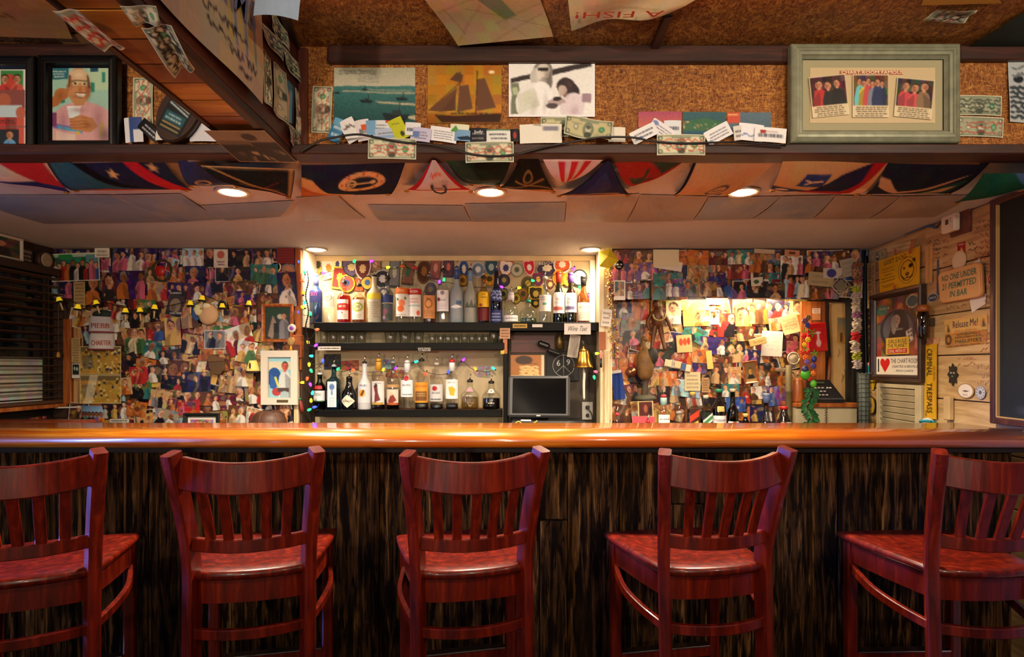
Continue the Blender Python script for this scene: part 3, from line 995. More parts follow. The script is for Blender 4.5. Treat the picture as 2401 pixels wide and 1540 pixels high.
im.l(.1, .2, .9, .5, .03, '8a8068').l(.2, .8, .8, .3, .02, '8a8068').speck(.05)
sheet_local(BR.frame(Vector((XB2, 1.21, 2.30)), .026), hw_rect(.13, .16), im, 'cloth_patch', 'small dark cloth patch hanging over the signed banner', 'cloth', None, print_mat(.9, .1), 'bow', .01)
im = Im(16, 12, '8fa0b8')
im.r(0, .0, 1, .5, 'a9b4c4').speck(.02)
o = sheet_local(front(1.40).at(652, -10, 0, -6), hw_rect(.11, .11), im, 'hanging_paper', 'pale blue paper sheet hanging from the ceiling beside the beam', 'paper', None, print_mat(.7, .2), 'bow', .012)
random.seed(5)
im = Im(60, 30, '2b2620')
im.r(0, 0, 1, .34, '8d7c5e').r(.0, .30, .55, .45, '6a5c45').e(.62, .2, .12, .1, '3a332a')
for i in range(22):
 im.e(random.uniform(.2, .95), random.uniform(.5, .95), random.uniform(.02, .07), random.uniform(.04, .10), random.choice(['a38f6c', '4a4033', '1b1815', '77684e', '191614']))
im.r(0, .42, .5, .62, '1f1b17').speck(.05).border(.03, 'b89f72')
sheet(BB, [(478, 293), (620, 293), (697, 370), (562, 368)], im, 'old_photograph', 'large sepia landscape photograph fixed under the beam end', 'photograph', None, .016, print_mat(.5, .3))
# things on the ceiling
im = Im(70, 44, 'c9ad82')
im.p([(.42, 0), (.60, 0), (.66, .35), (.72, .62), (.60, .68), (.52, .5), (.44, .3)], '7f8a6a')
for i in range(9):
 im.l(random.random(), random.random(), random.random(), random.random(), .006, '8f744c', .6)
im.speck(.03, .02)
sheet(CE, [(958, -55), (1244, -66), (1297, 71), (1074, 93)], im, 'nautical_chart', 'tan paper chart with green island stuck to the flake-board ceiling', 'map', None, .008, print_mat(.7, .2), 'edge', .012)
im = Im(60, 24, 'd8c69a')
im.speck(.025, .02).l(.1, .3, .9, .35, .02, 'b09a68').l(.2, .7, .8, .75, .02, 'c2ad78')
o = sheet(CE, [(1326, -70), (1720, -70), (1556, 16), (1340, 49)], im, 'cloth_banner', 'crumpled cream banner with upside-down red writing on the ceiling', 'banner', None, .012, print_mat(.9, .1), 'wave', .02)
lettering(o, 'A FISH!', -.03, -.035, .26, .030, 'c23a28', .028, rot=182, m=mat('c23a28', .8))
im = Im(30, 20, '23322a')
im.g('2a3a34', '1c2a20').l(0, .6, 1, .4, .02, '1a231e').speck(.02)
sheet(CE, [(2440, -5), (2600, -5), (2490, 128), (2266, 104)], im, 'green_board', 'dark green painted board on the ceiling beyond the silver frame', 'board', None, .012, print_mat(.6, .3))
im = Im(60, 24, '9c6a3c')
im.speck(.02, .02).scribble(.30, .35, .62, .50, 1, '6a3f1e', .02).scribble(.34, .58, .66, .7, 1, '6a3f1e', .02)
for i in range(6):
 im.l(0, .1 + i * .15, 1, .12 + i * .15, .006, '7f5229', .6)
sheet(CE, [(-300, -60), (98, -60), (170, 78), (-160, 68)], im, 'kraft_paper', 'big brown kraft paper with faint writing on the ceiling above the black frames', 'paper', None, .008, print_mat(.8, .15), 'edge', .01)
im = Im(24, 16, 'a06c3a')
im.speck(.02, .02)
sheet(CE, [(120, 78), (205, 74), (292, 122), (190, 128)], im, 'kraft_paper', 'small brown kraft paper on the ceiling tucked against the beam', 'paper', None, .006, print_mat(.8, .15))
im = Im(16, 8, 'b98a3c')
im.speck(.03)
sheet(CE, [(2170, -20), (2330, -20), (2350, 3), (2160, 8)], im, 'kraft_paper', 'orange paper strip on the ceiling just above the flat dollar bill', 'paper', None, .006, print_mat(.8, .15))
# pictures on the soffit face
im = Im(76, 50, 'b9b29c')
im.g('a8a690', 'c3bba6', 0, .34).scribble(.08, .05, .5, .14, 2, '6a6a60', .008).scribble(.3, .16, .55, .28, 3, '8a8a7c', .006)
im.g('3f7a78', '1e4a4c', .34, 1)
im.p([(.1, .42), (1, .46), (1, .49), (.1, .44)], 'a9a48c').p([(.5, .60), (1, .66), (1, .70), (.55, .64)], 'b5ac90').p([(.35, .39), (.95, .42), (.95, .44), (.4, .41)], '9a9c88').p([(.88, .9), (1, .86), (1, .96)], 'c0b898')
for x, y, s in ((.40, .60, 1), (.83, .56, .9), (.76, .86, 2.1), (.04, .46, .5), (.38, .40, .5)):
 im.p([(x - .08 * s, y - .02 * s), (x + .08 * s, y), (x + .06 * s, y + .045 * s), (x - .06 * s, y + .04 * s)], '15242a').l(x + .02 * s, y - .11 * s, x + .02 * s, y, .006, '1c2a2c').r(x - .02 * s, y - .04 * s, x + .03 * s, y, '26363a')
im.warp(.004, 3).speck(.05)
sheet(SF, rc(784, 160, 974, 288), im, 'sea_photograph', 'signed photo of boats racing over a teal sea on the soffit', 'photograph', None, .004)
im = Im(70, 54, 'b0761f')
im.g('a8741f', 'c08a2c', 0, .8).g('a87022', '8a5318', .8, 1).speck(.035, .03)
im.l(.44, .12, .42, .80, .008, '3a2412').l(.67, .10, .65, .80, .008, '3a2412').l(.02, .77, .44, .30, .006, '3a2412')
im.p([(.02, .77), (.40, .38), (.36, .76), (.18, .79)], '6a4430').p([(.18, .79), (.38, .50), (.38, .77)], '5c3a2a').p([(.43, .36), (.55, .33), (.61, .74), (.40, .80)], '6b4632').p([(.67, .24), (.77, .22), (.92, .72), (.66, .78)], '6b4632')
im.p([(.40, .12), (.48, .17), (.46, .30), (.30, .25)], '5a3c2c')
im.p([(.10, .84), (.40, .86), (.92, .82), (1, .82), (.97, .97), (.2, .97)], '3a1d10').lines(.25, .80, .9, .84, 1, '2c180e').e(.86, .12, .04, .03, 'f0dca8')
sheet(SF, rc(1003, 155, 1176, 291), im, 'schooner_print', 'amber print of a two-masted schooner with grey sails on the soffit', 'print', None, .004, print_mat(.35, .4))
im = Im(80, 54, 'f4f2f0')
im.p([(.02, .34), (.96, .04), (.96, .14), (.03, .42)], '3a3234').r(.03, .42, .12, .95, '77806a').r(.04, .5, .1, .62, 'b8c4a0')
im.e(.40, .26, .115, .26, '8a8684').e(.32, .34, .06, .18, 'c9c5c0').e(.45, .36, .06, .18, '7a7472').e(.40, .22, .075, .15, 'd9cfc6').r(.345, .155, .46, .205, '1a1414').e(.41, .36, .04, .05, 'a8a09a')
im.e(.30, .75, .22, .34, 'f0eef0').e(.38, .68, .13, .3, 'fbfafc').p([(.1, .62), (.3, .5), (.36, .8), (.12, .95)], 'dfe0d4')
im.e(.66, .48, .10, .16, '3a2c30').e(.72, .58, .09, .16, '31262a').e(.62, .54, .05, .09, 'c8b4ac').e(.74, .82, .14, .24, 'e6d8e2').p([(.44, .72), (.6, .62), (.66, .74), (.5, .86)], 'b9a4a6').e(.5, .80, .07, .05, '51464a').e(.56, .68, .05, .04, '2c2426').r(.84, .6, .95, .75, 'a58a98')
for q_ in ((.45, .28, .04, .14, '6a5a54', .5), (.36, .30, .05, .12, 'fffaf4', .4), (.30, .80, .05, .2, 'b8b8ac', .6), (.42, .75, .03, .2, 'c0b8b8', .6), (.22, .70, .06, .12, 'd0d0c0', .6), (.70, .46, .05, .1, '5a4448', .6), (.76, .9, .06, .12, 'b89aa8', .6), (.66, .60, .03, .06, '8a6a64', .6)):
 im.b(*q_)
im.warp(.006, 3).speck(.04).border(.045, 'f7f5fa')
sheet(SF, rc(1193, 142, 1394, 276), im, 'couple_photograph', 'black and white photo of a long-haired person in sunglasses hugging another', 'photograph', None, .008, print_mat(.4, .4))
# frames
def frame_mesh(w, h, bw, d, steps, mi=0):
 """mitred picture frame; steps = [(inset share, height share)] across the moulding"""
 m = MB()
 rings = []
 for t, z in steps:
  x, y = w / 2 - bw * t, h / 2 - bw * t
  rings.append([(-x, -y, z * d), (x, -y, z * d), (x, y, z * d), (-x, y, z * d)])
 v = [p for r in rings for p in r]
 f = [(i * 4 + k, i * 4 + (k + 1) % 4, (i + 1) * 4 + (k + 1) % 4, (i + 1) * 4 + k) for i in range(len(rings) - 1) for k in range(4)]
 return m.add(v, f, mi)
def picture(pl, x0, y0, x1, y1, bw, fm, img, name, label, cat='picture', off=.002, depth=.022, steps=None, group=None, rot=0, mount=None, ins=0, d=None):
 a, b = pl.hit(x0, y0), pl.hit(x1, y1)
 c = (a + b) / 2
 w, h = abs((b - a).dot(pl.r)), abs((b - a).dot(pl.u))
 s = w / abs(x1 - x0)
 t = thing(name, label, cat, pl.frame(c, off, rot), group)
 frame_mesh(w, h, bw * s, depth, steps or [(0, 0), (0, .8), (.15, 1), (.6, .9), (.9, .6), (1, .3)]).build('frame', fm, t)
 MB().box(-w / 2 + .001, -h / 2 + .001, 0, w / 2 - .001, h / 2 - .001, depth * .12).build('backing', mat('2a2018', .8), t)
 iw, ih = w - 2 * bw * s, h - 2 * bw * s
 if mount:
  MB().box(-iw / 2, -ih / 2, depth * .12, iw / 2, ih / 2, depth * .2).build('mount', mount, t)
 sheet_local(T(0, 0, depth * .24), hw_rect(iw - 2 * ins * s, ih - 2 * ins * s), img, 'print', parent=t)
 return t
MF_BLACK = mat('0b0a0b', .35, var=.1)
FR = front(1.905)
RIB = [(0, 0), (0, .7), (.06, .85), (.16, .95), (.2, .88), (.34, 1), (.38, .92), (.55, .96), (.6, .86), (.78, .84), (.84, .6), (1, .35)]
im = Im(66, 86, '9fc9b4')
im.r(0, 0, .3, .16, '2c6b7a').r(.62, 0, 1, .3, 'b9d2ac').r(.66, .0, .8, .05, '1d4a60').r(.1, .3, .22, .48, '1f7a6a').r(.66, .2, .72, .32, '2a8a74').r(.86, .06, .92, .2, '2f8a78').lines(.02, .03, .25, .14, 3, 'e6efe2')
im.p([(.02, .62), (.18, .52), (.55, .44), (.92, .55), (1, .62), (1, 1), (.0, 1)], 'd7a2a0').p([(.02, .75), (.5, .84), (.52, .90), (.02, .82)], '7a6ab0').p([(.1, .78), (.5, .86), (.5, .9), (.1, .83)], '4aa8c8').r(.0, .6, .08, .8, '7a3a6a').p([(.06, .85), (.4, .92), (.4, 1), (.06, 1)], 'e0c4b4')
im.e(.16, .36, .13, .09, 'b5703e').p([(.0, .40), (.14, .30), (.26, .36), (.1, .52), (0, .54)], 'b06a3a')
im.e(.46, .26, .20, .26, 'c48a58').e(.46, .12, .17, .10, 'd9b28a').e(.27, .28, .03, .06, 'b07040').p([(.3, .10), (.27, .28), (.30, .26), (.33, .12)], '5a4a3a').p([(.62, .10), (.66, .28), (.62, .26), (.60, .12)], '5a4a3a')
im.r(.34, .19, .45, .245, 'd9c08e').r(.50, .19, .61, .245, 'd9c08e').l(.33, .19, .62, .18, .008, '6a5a3a').e(.395, .22, .02, .015, '2a1a10').e(.555, .22, .02, .015, '2a1a10').e(.48, .30, .035, .04, 'b5703c')
im.p([(.40, .35), (.58, .35), (.53, .41), (.44, .41)], 'f4ead8').l(.40, .345, .58, .345, .008, '7a3a20').l(.44, .415, .53, .415, .006, '8a4a34')
im.r(.38, .45, .56, .52, 'c08654').p([(.27, .53), (.50, .53), (.46, .74), (.31, .74)], 'dfe8e4').r(.27, .53, .50, .56, 'f4f6f2')
im.p([(.30, .70), (.52, .64), (.70, .68), (.78, .80), (.66, .88), (.36, .86)], 'c0804e')
for i in range(4):
 im.l(.32, .70 + i * .045, .60, .68 + i * .045, .012, 'b06c3e')
im.e(.44, .90, .03, .025, 'd8b23a').p([(.84, .75), (.9, .75), (.84, .95), (.8, .92)], 'c9b04a')
for q_ in ((.46, .10, .12, .06, 'f0d8b0', .7), (.36, .30, .07, .05, 'e0906a', .5), (.58, .30, .07, .05, 'd8845c', .5), (.62, .30, .06, .18, '5a2c14', .45), (.33, .22, .04, .10, '7a4420', .35), (.46, .40, .14, .03, '7a4420', .5), (.20, .75, .10, .2, '8a4a70', .4), (.80, .70, .12, .22, '8a5a5a', .5), (.46, .58, .16, .05, '9a6464', .5), (.62, .78, .08, .06, '6a3a1c', .4), (.45, .70, .1, .03, 'e0a878', .4), (.9, .92, .14, .12, '3a2a30', .5), (.14, .38, .07, .06, '7a4420', .4)):
 im.b(*q_)
im.warp(.006, 3).speck(.03)
picture(FR, 103, 138, 287, 357, 25, MF_BLACK, im, 'framed_portrait', 'black-framed portrait of a smiling bald person in a pink shirt raising a cup', 'picture', depth=.03, steps=RIB)
im = Im(60, 86, 'ece6da')
im.r(.55, .02, .92, .26, '3f8a44').e(.7, .16, .12, .09, 'c84a3a').person(.62, .08, .05, 'c8403a').person(.82, .08, .05, 'd05a4a')
im.lines(.04, .03, .48, .24, 7, '5a5148').r(.22, .28, .95, .64, '8f5048').e(.60, .42, .12, .10, 'b5654a').r(.3, .48, .9, .64, 'c2d4d6').e(.36, .56, .1, .09, '2a2420').e(.88, .58, .08, .08, 'c06a50')
im.lines(.35, .67, .8, .73, 2, '3a322c').l(.05, .765, .98, .765, .006, '6a6258').r(.25, .80, .85, 1, '2a3236').person(.7, .82, .05, '6aa0d0').r(.28, .84, .5, .95, '3c3a36')
im.speck(.02)
picture(FR, -96, 140, 96, 366, 26, MF_BLACK, im, 'framed_collage', 'black-framed memorial collage of small snapshots cut off by the picture edge', 'picture', depth=.03, steps=RIB)
FR2 = front(1.91)
im = Im(110, 50, 'cbb38a')
im.r(.235, .065, .74, .135, 'b5654a').speck(.015)
t = picture(FR2, 1846, 112, 2238, 341, 32, mat('8a8b74', .4, .25, var=.18, vscale=30), im, 'silver_frame', 'large ribbed silver-green frame holding three captioned group photos', 'picture', depth=.03,
   steps=RIB, mount=mat('a39a78', .7), ins=18)
lettering(t, 'CHART ROOM FAMOUS', -.004, .0735, .205, .010, 'fff0cc', .0125)
for i, (cx, cy, w, h, rot, bg, sh) in enumerate([(-.147, .008, .122, .135, 6, '4a2a24', ['b8302e', '2a2422', '1f1c1c']), (-.009, .008, .12, .142, 0, '5a4038', ['6ac0c0', 'd8b83a', 'c04a4a', '7a7f94', '2a3a6a', '243058']), (.135, .0, .125, .13, -5, '3a2a26', ['c8434a', 'd04a4e', '8a6a4a'])]):
 im = Im(50, 56, bg)
 im.speck(.05, .08)
 n = len(sh)
 for k, c in enumerate(sh):
  im.person(.14 + .72 * (k + .5) / n, .10 + .05 * (k % 2), .10 if n < 5 else .075, c, 'c88a6a')
 im.warp(.012, 3)
 im.r(0, .72, 1, 1, 'ddc9a2').lines(.05, .74, .95, .98, 5, '5a4632').border(.03, 'e0cda8')
 sheet_local(T(cx, cy - .012, .012) @ Matrix.Rotation(math.radians(rot), 4, 'Z'), hw_rect(w, h), im, 'captioned_photo', parent=t)
im = Im(40, 60, 'aeb2b4')
im.e(.2, .3, .1, .06, '20242a').scribble(.05, .4, .95, .95, 7, '3a4148', .02).scribble(.1, .05, .9, .3, 2, '6a7076', .015).speck(.03)
sheet(SF, [(2360, 146), (2480, 146), (2480, 291), (2362, 288)], im, 'ink_drawing', 'grey ink drawing with plants pinned beyond the two grimy bills', 'drawing', None, .004, print_mat(.7, .2), 'wave', .006)
t = thing('oval_plaque', 'oval wooden plaque with black and teal badge leaning on the ledge', 'plaque', front(1.90).at(425, 268, 0, -28))
MB().prism([(math.cos(a) * .068, math.sin(a) * .105) for a in [2 * math.pi * k / 28 for k in range(28)]], 0, .018, 0, .06).build('board', mat('3a241a', .4, var=.2), t)
im = Im(30, 44, '15191c')
im.r(.1, .55, .9, .78, '1d5660').lines(.15, .58, .85, .76, 2, 'cfd6d2').l(.1, .3, .9, .42, .02, 'b9c2c0').l(.1, .38, .9, .5, .02, 'b9c2c0').r(.12, .8, .88, .84, 'a8905a').r(.12, .9, .88, .94, 'a8905a').scribble(.2, .08, .8, .26, 1, '9aa6a4', .02)
sheet_local(T(0, 0, .019), hw_rect(.085, .145), im, 'badge', parent=t)
# cards and postcards on the ledge
def card(px, py, w, h, rot, bg, label, extra=None, d=1.912, cat='card', group='business cards tucked along the ledge', lines=3, ink='5a5a66', name='business_card', i=[0]):
 i[0] += 1
 random.seed(100 + i[0])
 im = Im(28, 20, bg)
 if lines:
  im.lines(.12, .25, .88, .85, lines, ink, .2)
 if extra:
  for op in extra:
   getattr(im, op[0])(*op[1:])
 im.speck(.015)
 pl = front(d - .0018 * (i[0] % 9))
 s = d / F
 return sheet_local(pl.at(px, py, .001, rot), hw_rect(w * s, h * s), im, name, label, cat, group, print_mat(.5, .3), 'bow', .003)
card(790, 306, 30, 56, -22, '3c78a4', 'blue card leaning at the start of the ledge by the cable', [('r', 0, .0, 1, .3, '6aa8cc')], lines=2, ink='d6e6f0')
card(822, 306, 36, 56, 28, 'ece8ea', 'white card with grey script leaning next to the blue card', [('scribble', .15, .2, .85, .5, 1, '6a5a5a', .03)], lines=0)
card(852, 306, 32, 50, 10, 'e8dde0', 'white card with orange square logo under the speedboat photo', [('r', .4, .25, .8, .5, 'd9562a')], lines=1)
card(888, 300, 62, 34, 0, 'dfe2e8', 'white and blue card behind the lime one', [('r', 0, 0, .4, 1, '7aa8d0'), ('r', .75, .0, 1, .2, 'c84a3a')])
card(906, 318, 62, 32, 6, 'b8c4dc', 'pale blue card beside the lime card', [('r', 0, .5, 1, 1, '8fa8d0')])
card(935, 303, 34, 52, 26, 'c2c42a', 'lime green card with a small dark glass drawing', [('e', .6, .75, .14, .12, '3a3f22'), ('l', .2, .2, .7, .3, .02, '7a7c1a')], lines=0)
card(968, 303, 36, 30, -4, 'e6e4ea', 'small white card with a blue streak', [('p', [(.3, .7), (.9, .3), (.9, .6)], '3f6a9a')], lines=1)
card(986, 316, 46, 32, -6, 'c5bfe0', 'lilac card with pale beach picture', [('r', 0, .3, .45, .7, '6a80b8')], lines=3)
card(1040, 316, 64, 34, -8, 'eeecf2', 'white card with small lines below the schooner print', lines=4)
card(1078, 301, 44, 18, -4, 'e4e2c8', 'pale card with green corner peeking over the boat card', [('p', [(0, 1), (.3, .2), (.5, 1)], '5a9a4a')], lines=0)
card(1092, 319, 52, 26, -6, '7aa4cc', 'blue card with a dark boat on water', [('p', [(.1, .7), (.6, .5), (.95, .8), (.3, .9)], '1d2c44')], lines=0)
o = card(1122, 318, 44, 34, 0, '1c1a22', 'black card with white name', lines=2, ink='8a8a92')
lettering(o, 'Judy', .0, .010, .030, .014, 'f0f0f0', .004)
card(1170, 319, 58, 30, 0, 'e9e8e4', 'white card with a dark green band', [('r', 0, .02, 1, .12, '2f6a44')], lines=2)
card(1207, 318, 20, 30, 2, '221f24', 'narrow black card with a red figure', [('e', .5, .5, .2, .25, 'a83a34')], lines=0)
o = card(1268, 314, 98, 44, 1, 'ede7da', 'cream envelope with dark stamp beside the crumpled bill', [('r', .55, .14, .9, .36, '8a8894'), ('l', .35, .05, .5, .1, .02, '3a3a44')], lines=0, cat='envelope', name='envelope')
card(1446, 316, 40, 34, 0, 'e6dfd2', 'blank cream card under the cable', lines=0)
card(1510, 313, 64, 30, 26, 'eae8ec', 'white card with a blue mark tilting against the sunset postcard', [('e', .3, .7, .1, .12, '4a6a94')], lines=2)
card(1552, 306, 62, 30, -34, 'e8e4ea', 'white card tilting down across the sunset postcard', [('e', .15, .3, .12, .18, '7a8ab8')], lines=3, d=1.905)
card(1577, 300, 40, 34, 0, 'dfe3ea', 'pale card behind the tilted pair', lines=1, d=1.918)
card(1684, 313, 62, 34, 28, 'ece9ee', 'white card with a grey seal tilting beside the harbour postcard', [('e', .12, .75, .08, .1, '8aa0a8')], lines=3)
card(1735, 312, 30, 34, 6, 'dcd4cc', 'narrow white card behind two larger ones', lines=2)
card(1760, 311, 58, 40, -7, 'efecf2', 'white folded card with blue script', [('scribble', .1, .5, .7, .8, 1, '5a6ab0', .02)], lines=0)
card(1806, 317, 74, 34, -4, 'eeeaea', 'white letter with a red and brown logo next to the silver frame', [('r', .18, .2, .34, .42, 'a83a2c'), ('l', .36, .3, .7, .3, .02, '8a6a5a')], lines=1, d=1.905)
PG = 'postcards standing along the ledge'
def scene_im(kind):
 im = Im(40, 24, '88506a')
 if kind == 0:
  im.g('a8486a', 'c86a50', 0, .7).r(0, .62, 1, 1, '4a2a34').lines(.05, .55, .95, .7, 1, '2c1a20')
 elif kind == 1:
  im.g('35606a', '2c4a4c', 0, 1).p([(0, .4), (.5, .25), (1, .45), (1, .75), (0, .75)], '3a6a4a')
  for k in range(22):
   im.r(x := random.random(), y := random.uniform(.35, .65), x + .04, y + .05, random.choice(['c9a06a', 'b8705a', 'd0c0a0', '7a8a6a']))
  im.g('2a5a70', '1f4458', .75, 1)
 else:
  im.g('5a7080', '48606c', 0, 1).r(0, 0, .3, .45, 'c8503a').p([(.2, .5), (.8, .45), (.9, .9), (.3, 1)], '566a72').r(.02, .08, .26, .14, 'e6b070')
 return im.speck(.04)
sheet(SF, rc(1496, 263, 1597, 322), scene_im(0), 'postcard', 'postcard of a magenta sunset standing on the ledge', 'postcard', PG, .005)
sheet(SF, rc(1600, 264, 1701, 322), scene_im(1), 'postcard', 'postcard of a harbour town standing on the ledge', 'postcard', PG, .005)
sheet(SF, rc(1704, 265, 1806, 322), scene_im(2), 'postcard', 'postcard with red corner and grey-blue view standing on the ledge', 'postcard', PG, .005)
card(314, 305, 42, 58, 4, '3a4f8c', 'blue and white card standing beside the black-framed portrait', [('r', 0, 0, .3, 1, 'e8e6ec'), ('r', .5, .5, 1, 1, 'e0dde4')], lines=0)
o = card(352, 306, 58, 28, -42, '17151a', 'black card with white letters leaning below the upright bill', lines=2, ink='d8d8d8')
card(392, 316, 54, 26, 0, 'ece4d6', 'cream card lying behind the oval plaque', lines=0)
card(476, 311, 62, 42, 0, 'e6e2ea', 'blank white card standing beside the old photograph', lines=0)
pts = [(703, 357), (722, 345), (752, 330), (790, 321), (838, 315), (880, 322), (940, 333), (1005, 338), (1060, 350), (1110, 362), (1160, 366), (1215, 361), (1275, 345), (1335, 334), (1400, 323), (1440, 321), (1490, 323), (1530, 331), (1600, 336), (1680, 334), (1735, 334), (1842, 341)]
tag(MB().tube(smooth_path([front(1.852).hit(*p) for p in pts], 4), .0036, 8).build('black_cable', mat('0d0c0d', .4)), 'black cable drooping along the ledge over the dollar bills', 'cable')
# yacht-club burgees under the soffit
BGR = 'burgees hung under the soffit'
def flag(q, im, label, off=.012, sag=.03, grom=(), gp=True):
 im.speck(.03, .012)
 o = sheet(SU, q, im, 'burgee', label, 'flag', BGR, off, print_mat(.92, .1), 'sag', sag)
 if gp:
  hits = [SU.hit(*c) for c in q]
  c = sum(hits, Vector()) / 4
  for k in (2, 3):
   p = hits[k] + (c - hits[k]) * .09
   l = ((p - c).dot(SU.r), (p - c).dot(SU.u))
   m = MB()
   m.tube([(l[0] + .008 * math.cos(a), l[1] + .008 * math.sin(a), .006) for a in [2 * math.pi * j / 12 for j in range(13)]], .0025, 6)
   m.build('grommet', M_BRASS, o)
 return o
NAVY, RED, CRM, TAN = '1c2140', '9c1c26', 'cdb48e', 'b5936a'
im = Im(40, 24, '2a2f6a')
im.r(0, 0, 1, .32, 'c9bfae').r(.0, .32, 1, .52, 'cdbfae').p([(.45, 0), (.95, 0), (1, .75), (.75, .6)], 'b52a2e')
flag([(-110, 372), (105, 366), (166, 444), (-10, 412)], im, 'striped white, red and blue burgee below the black-framed collage')
im = Im(60, 30, NAVY)
im.p([(0, 0), (.22, 0), (.55, .75), (.9, 1), (.05, 1)], '2c5a6c').p([(.16, 0), (.26, 0), (.62, .72), (.5, .7)], '0c0c14').p([(.62, 0), (.74, 0), (1, .95), (.84, .98)], 'b3212f').p([(.1, .85), (.35, .72), (.7, .9), (.6, 1)], 'b5483c').r(0, .93, .9, 1, CRM).r(.2, 0, .78, .05, CRM)
for x, y in ((.50, .28), (.86, .20)):
 im.p([(x + (.055 if k % 2 == 0 else .022) * math.cos(k * math.pi / 5), y + (.13 if k % 2 == 0 else .05) * math.sin(k * math.pi / 5)) for k in range(10)], 'd6b878')
flag([(112, 366), (378, 362), (452, 439), (170, 440)], im, 'navy and teal burgee with red diagonal and gold stars')
im = Im(50, 26, '29305a')
im.p([(.45, 0), (1, 0), (1, .8), (.85, .6)], '3a2c22').ring(.40, .62, .18, .14, .3, 'b09a6a').l(.3, .6, .5, .7, .02, 'c0a870').r(0, .88, 1, 1, 'c9a46e').r(.3, 0, .9, .07, CRM)
flag([(414, 362), (492, 360), (562, 430), (446, 428)], im, 'faded blue burgee with tan hem partly behind the beam')
im = Im(50, 26, '17171c')
im.l(.3, .4, .8, .66, .014, '7a5a30').l(.4, .7, .8, .35, .014, '7a3a24').p([(.0, 0), (.05, 0), (1, .95), (.95, 1)], '9a7a40').r(.93, .05, .97, .95, '9a7a40').r(.6, .86, .93, .96, '6a1c24').r(0, 0, 1, .05, 'b89868')
flag([(470, 364), (692, 373), (682, 444), (560, 408)], im, 'black burgee with crossed lines beside the beam end', .034)
im = Im(70, 34, '161b30')
im.g('1a2038', '14182a', 0, 1).p([(0, .28), (.12, .34), (.3, .75), (.6, .96), (.6, 1), (0, 1)], 'c29a68').p([(0, .48), (.1, .62), (.28, .82), (.5, .93), (0, .96)], 'a8622c')
im.e(.62, .45, .235, .25, 'c9a878').e(.62, .45, .16, .15, '1a1f34').l(.5, .45, .72, .45, .02, 'c9b48c').ring(.52, .45, .05, .1, .4, 'c9b48c').e(.73, .44, .03, .05, 'c9b48c')
for a in range(8):
 im.e(.62 + .2 * math.cos(a * .785), .45 + .205 * math.sin(a * .785), .012, .03, 'a84a34')
im.r(0, 0, .9, .05, 'b0946c')
o = flag([(707, 371), (952, 366), (918, 448), (706, 453)], im, 'big navy and orange burgee with an anchor badge')
im = Im(50, 34, 'b4aeba')
im.p([(.0, 1), (.5, 0), (.42, 0), (-.15, 1)], RED).r(0, .80, 1, .90, RED).r(0, .9, 1, 1, 'd0c4c0')
for k in range(40):
 pass
q = [(1012, 360), (1022, 360), (1112, 436), (947, 434)]
im = Im(50, 34, 'b8b2be')
im.r(0, 0, .12, 1, RED).r(.88, 0, 1, 1, RED).r(0, .78, 1, .88, RED).r(0, .88, 1, 1, 'd2c6c2').scribble(.3, .2, .7, .35, 1, 'c85a40', .02)
o = flag(q, im, 'white pennant with red border and a letter C', .022)
lettering(o, 'C', .006, -.035, .11, .060, '15151f', .036, rot=90, bold=.01)
im = Im(40, 24, '16231f')
im.p([(0, 0), (.3, 0), (.6, 1), (.2, 1)], '22382f').l(.2, .5, .9, .7, .05, '3a4a3c')
flag([(1042, 362), (1200, 362), (1170, 428), (1105, 424)], im, 'dark green burgee behind the white pennant', .012)
im = Im(40, 30, '14120f')
im.ring(.5, .36, .14, .16, .35, '7a6236').l(.1, .75, .9, .45, .025, '8a7040').l(.2, .45, .95, .78, .025, '8a7040').r(0, .86, 1, 1, 'a8763c')
flag([(1218, 361), (1262, 361), (1303, 441), (1165, 432)], im, 'black burgee with gold crossed bones', .016)
im = Im(44, 26, 'c2b4b6')
for x in (.25, .48, .70):
 im.r(x, .08, x + .12, .85, 'b52a34')
im.r(0, 0, 1, .07, 'e4dce0')
flag([(1272, 361), (1418, 361), (1328, 418), (1318, 416)], im, 'white pennant with red vertical stripes pointing down', .014, gp=False)
im = Im(40, 30, '20224a')
im.e(.5, .5, .25, .3, '2c3064').l(.15, .85, .45, .78, .025, 'a88a60').l(.45, .78, .85, .86, .025, 'a88a60').r(0, .9, 1, 1, 'b89058').r(0, 0, .06, 1, '101018').r(.94, 0, 1, 1, '101018')
flag([(1422, 360), (1432, 360), (1478, 443), (1303, 444)], im, 'navy triangular pennant with gold scrollwork', .026)
im = Im(50, 26, '8c261c')
im.p([(.45, 0), (1, 0), (.9, .4)], '2f3a2a').e(.4, .5, .16, .12, '35402c').r(.5, .2, .56, .8, '35402c').l(.2, .42, .8, .55, .04, '3a4430')
flag([(1440, 366), (1612, 364), (1490, 426), (1478, 430)], im, 'rust red and green pennant pointing down', .012, gp=False)
im = Im(60, 32, TAN)
im.r(0, 0, .05, 1, '16161e').e(.62, .72, .15, .22, '4a4a58').e(.62, .72, .12, .16, 'b5946a').l(.56, .72, .68, .7, .02, '4a4a58').r(0, 0, 1, .05, '2a3050').p([(.7, .95), (.85, .9), (.85, 1)], '2a3a5a')
flag([(1628, 366), (1824, 366), (1706, 450), (1578, 451)], im, 'tan burgee with an oval seal')
im = Im(70, 34, CRM)
im.g('c4a878', 'b8986a', 0, .7).p([(.62, .3), (.95, 0), (1, 0), (.85, .6), (.7, .95), (.3, .9)], '1e2444').p([(.86, 0), (1, 0), (.86, .92), (.72, .98), (.86, .5)], 'a01a2a').p([(.38, .78), (.8, .86), (.78, 1), (.3, .95)], 'a01a2a').p([(0, .62), (.4, .75), (.2, 1), (0, .8)], '2a3a5c').e(.12, .78, .07, .06, CRM)
